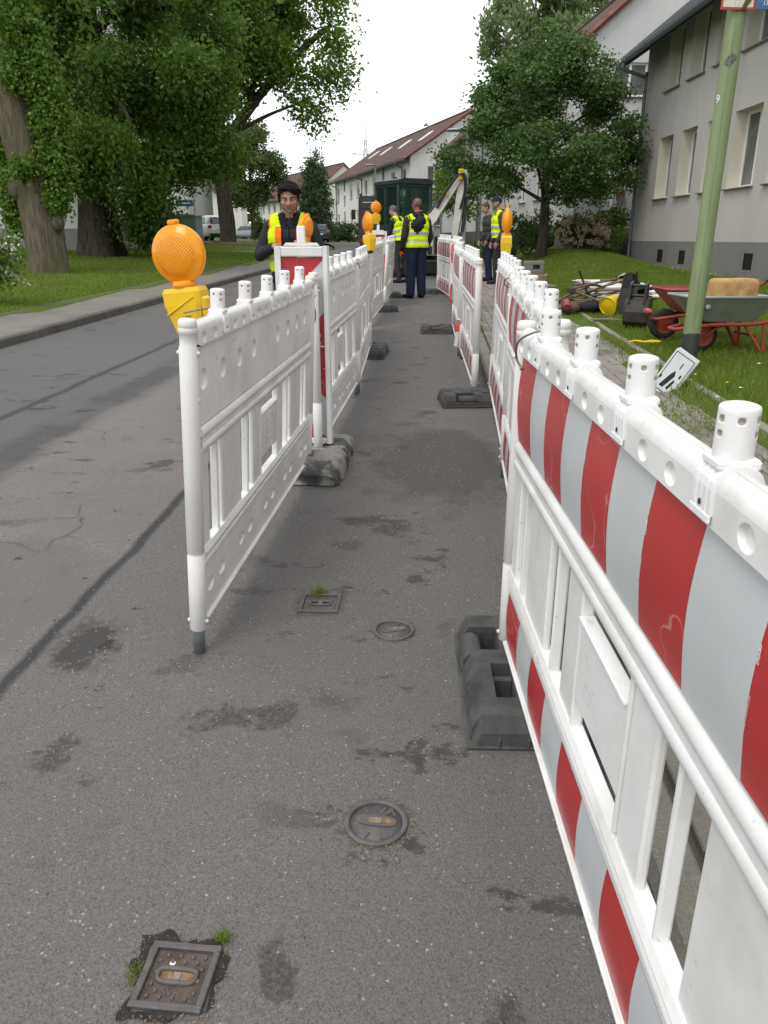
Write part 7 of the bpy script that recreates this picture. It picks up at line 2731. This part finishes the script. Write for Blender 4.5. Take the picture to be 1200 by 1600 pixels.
# heap of tools
def tool(name, label, p0, p1, r, m, head=None, cat='tool'):
    a, b_ = Vector(p0), Vector(p1)
    t = thing(name, label, cat, a, 0, 'hand tools in the heap')
    MB().tube([(0, 0, 0), (b_ - a) * .5 + Vector((0, 0, .01)), b_ - a], r, 8).build('handle', m, t)
    if head:
        head(t, b_ - a)
    return t
def spade_head(t, e):
    d = e.normalized()
    u = d.cross(Vector((0, 0, 1))).normalized()
    n = u.cross(d)
    mb = MB()
    rows = []
    for s, w, z in ((0, .05, .02), (.06, .10, 0), (.2, .105, -.01), (.28, .08, .0), (.32, .02, .01)):
        rows.append([e + d * s + u * w * q + n * (z + .03 * abs(q)) for q in (-1, -.5, 0, .5, 1)])
    mb.grid(rows)
    mb.grid([[p - n * .004 for p in r[::-1]] for r in rows])
    mb.build('blade', STEELDARK, t)
def pick_head(t, e):
    d = e.normalized()
    u = d.cross(Vector((0, 0, 1))).normalized()
    mb = MB().tube([e - u * .28 - d * .06, e - u * .1, e + u * .1, e + u * .28 - d * .07], [.006, .024, .024, .008], 8)
    mb.build('pick_head', STEELDARK, t)
hz = lambda x, y, d: (x, y, g(x, y) + d)
tool('shovel', 'shovel with rounded dark blade on top of the tool heap', hz(2.75, 11.6, .36), hz(3.62, 12.4, .42), .017, TOOLWOOD, spade_head)
tool('shovel', 'shovel with grey curved handle lying across the tool heap', hz(3.75, 12.2, .44), hz(2.85, 12.0, .2), .018, TOOLWOOD, spade_head)
tool('pickaxe', 'pickaxe with dark head crossing the heap towards the barriers', hz(2.45, 11.5, .42), hz(3.1, 11.95, .38), .018, TOOLWOOD, pick_head)
tool('crowbar', 'dark iron bar standing up out of the tool heap', hz(3.05, 11.9, .22), hz(2.86, 11.8, .60), .014, STEELDARK)
tool('rake', 'long brown handle running along the tool heap', hz(2.5, 11.9, .33), hz(3.55, 11.7, .20), .016, TOOLWOOD)
tool('broom', 'thin handle with dark broom head at the back of the tool heap', hz(3.4, 12.6, .40), hz(3.85, 12.6, .32), .014, TOOLWOOD, lambda t, e: MB().box(e + Vector((.08, 0, .0)), (.20, .09, .12), .03).build('broom_head', BLACKP, t))
tool('shovel', 'shovel with worn square blade at the right of the tool heap', hz(2.9, 12.3, .25), hz(3.7, 11.75, .30), .016, TOOLWOOD, spade_head)
tool('sledgehammer', 'sledgehammer with thick handle on the near side of the heap', hz(3.25, 11.5, .12), hz(2.7, 11.5, .34), .017, TOOLWOOD, lambda t, e: MB().box(e, (.09, .19, .09), .015).build('hammer_head', STEELDARK, t))
tool('digging_bar', 'long rusty bar lying across the whole tool heap', hz(2.5, 12.2, .30), hz(3.9, 11.95, .33), .013, STEELDARK)
tool('pipe_piece', 'bent grey pipe arching over the back of the heap', hz(3.2, 12.3, .2), hz(3.75, 12.5, .48), .024, ZINC)
rr = random.Random(77)
for k, lab in enumerate(('weathered board at the bottom of the tool heap', 'short plank leaning on the tool heap', 'brown plank end pointing to the yellow bucket', 'broken board under the shovels', 'splintered plank on the left of the heap')):
    x, y = 2.75 + .17 * k, 11.7 + .12 * (k % 3)
    o = MB().box((0, 0, 0), (.75 - .06 * k, .11, .028), .004).build('wooden_board', WOODM)
    o.location = (x, y, g(x, y) + .08 + .035 * k)
    o.rotation_euler = (rr.uniform(-.1, .1), rr.uniform(-.12, .12), rr.uniform(-.6, .6))
    tag(o, lab, 'board', 'boards in the tool heap')
for k, (x, y, lab) in enumerate(((3.2, 11.75, 'dark folded tarpaulin bag in the tool heap'), (2.72, 11.55, 'dull brown sack at the left of the tool heap'), (3.0, 11.6, 'dark canvas tool bag low in the heap'))):
    mb = MB()
    rows = []
    for i in range(9):
        ph = math.pi * i / 8
        rows.append([(math.sin(ph) * math.cos(a) * .20 * (1 + .13 * math.sin(3 * a + k)), math.sin(ph) * math.sin(a) * .14, math.cos(ph) * .085 * (1 + .2 * math.sin(2 * a + k))) for a in np.linspace(0, 2 * math.pi, 15)])
    mb.grid(rows)
    o = mb.build('tool_bag', (BLACKP, cloth('brown_sacking', (.15, .10, .07)), GREYT)[k])
    o.location = (x, y, g(x, y) + .09)
    o.rotation_euler = (.1, .2, .4 + k)
    tag(o, lab, 'bag', 'bags in the tool heap')
q = (2.62, 11.35)
o = MB().tube(curve([(0, 0, 0), (0.02, .1, .06), (.0, .2, .02)], 5), .05, 10).build('red_canister', BARROWPALE)
o.location = (q[0], q[1], g(*q) + .12)
tag(o, 'small dull red canister at the left end of the tool heap', 'canister')
q = (2.98, 10.55)
o = MB().box((0, 0, 0), (.42, .12, .022), .004).build('plank', WOODM)
o.location = (q[0], q[1], g(*q) + .03); o.rotation_euler = (0, .04, .35)
tag(o, 'short flat plank on the grass in front of the yellow bucket', 'plank')
mb = MB()
mb.tube(curve([(0, 0, 0), (.08, .03, .012), (.16, -.01, .006), (.26, .03, .014), (.34, 0, .004), (.24, -.05, .01), (.12, -.04, .01)], 5), .011, 6)
o = mb.build('yellow_strap', YELLOWB)
q = (2.62, 8.35)
o.location = (q[0], q[1], g(*q) + .05)
tag(o, 'yellow strap lying in the grass by the barrow wheel', 'strap')
# flat stack of spare barriers
names = ('topmost spare barrier lying flat behind the tool heap', 'middle spare barrier in the flat stack behind the tool heap', 'lowest spare barrier of the flat stack behind the tool heap')
for k in range(3):
    s = dup(BPROTO)
    x, y = 4.02 + .05 * k, 14.3 - .06 * k
    s.rotation_euler = (0, 0, 0)
    # lie on its back: sheeting upwards, length along the street
    ax = Vector((.12, 1, 0)).normalized()
    up = Vector((0, 0, 1))
    X = ax
    Yv = up
    Zv = X.cross(Yv)
    M = Matrix((X, Yv, Zv)).transposed().to_4x4()
    off = M @ Vector((0, 0, -.55))
    s.matrix_world = Matrix.Translation(Vector((x, y, g(x, y) + .20 - .068 * k)) + off) @ M
    s['label'] = names[k]
    s['group'] = 'spare barriers stacked flat on the lawn'
# stones and concrete block behind the striped barriers
for k, (dx, dy, dz, a, sx, lab) in enumerate(((0, 0, .09, .2, .62, 'grey kerb stone lying lowest under the hollow block'), (.02, .02, .25, -.15, .55, 'brown-grey kerb stone directly under the hollow block'), (.10, -.6, .09, .7, .5, 'loose kerb stone in front of the block pile'))):
    x, y = 2.88 + dx, 15.6 + dy
    o = MB().box((0, 0, 0), (sx, .26, .16), .02).build('kerb_block', (KERBMOSS, WOODM, KERBMOSS)[k])
    o.location = (x, y, g(x, y) + dz)
    o.rotation_euler = (.02, .03, a)
    tag(o, lab, 'kerb stone', 'old kerb stones piled on the lawn')
t = thing('hollow_block', 'small hollow concrete block on top of the old kerb stones', 'concrete block', (2.90, 15.62, g(2.9, 15.62) + .33), .1)
mb = MB()
mb.box((0, 0, .04), (.36, .20, .08), .008); mb.box((0, 0, .20), (.36, .20, .07), .008)
mb.box((-.11, 0, .12), (.14, .20, .09), .004); mb.box((.14, 0, .12), (.08, .20, .09), .004); mb.box((.05, .06, .12), (.14, .06, .09))
mb.build('block', CONCRETE, t)
# low metal bench / grate by the wall, dark
t = thing('metal_rack', 'dark slatted metal rack by the white house wall behind the amber lamp', 'rack', (4.0, 29.0, g(4.0, 29.0)), .1)
for k in range(6):
    MB().box((0, 0, .45 + .10 * k), (.9, .03, .035), .004).build('slat', SILLM, t)
mb = MB()
for s in (-1, 1):
    mb.box((s * .45, 0, .52), (.04, .04, 1.04), .004)
    mb.box((s * .45, -.2, .02), (.04, .5, .04), .004)
mb.build('upright', BLACKP, t)
# fallen leaf scraps on the lawn
mb = MB()
rr = random.Random(6)
for (x, y) in ((3.35, 6.9), (3.9, 9.5), (2.75, 5.9), (4.3, 8.2), (2.45, 5.6)):
    z = g(x, y) + .055
    mb.add([(x - .02, y, z - .012), (x, y - .012, z - .006), (x + .024, y + .003, z - .01), (x, y + .012, z - .004)], [(0, 1, 2, 3)])
tag(mb.build('pale_leaves', WHITEPRINT), 'few pale dry leaves lying on the lawn', 'leaves', kind='stuff')
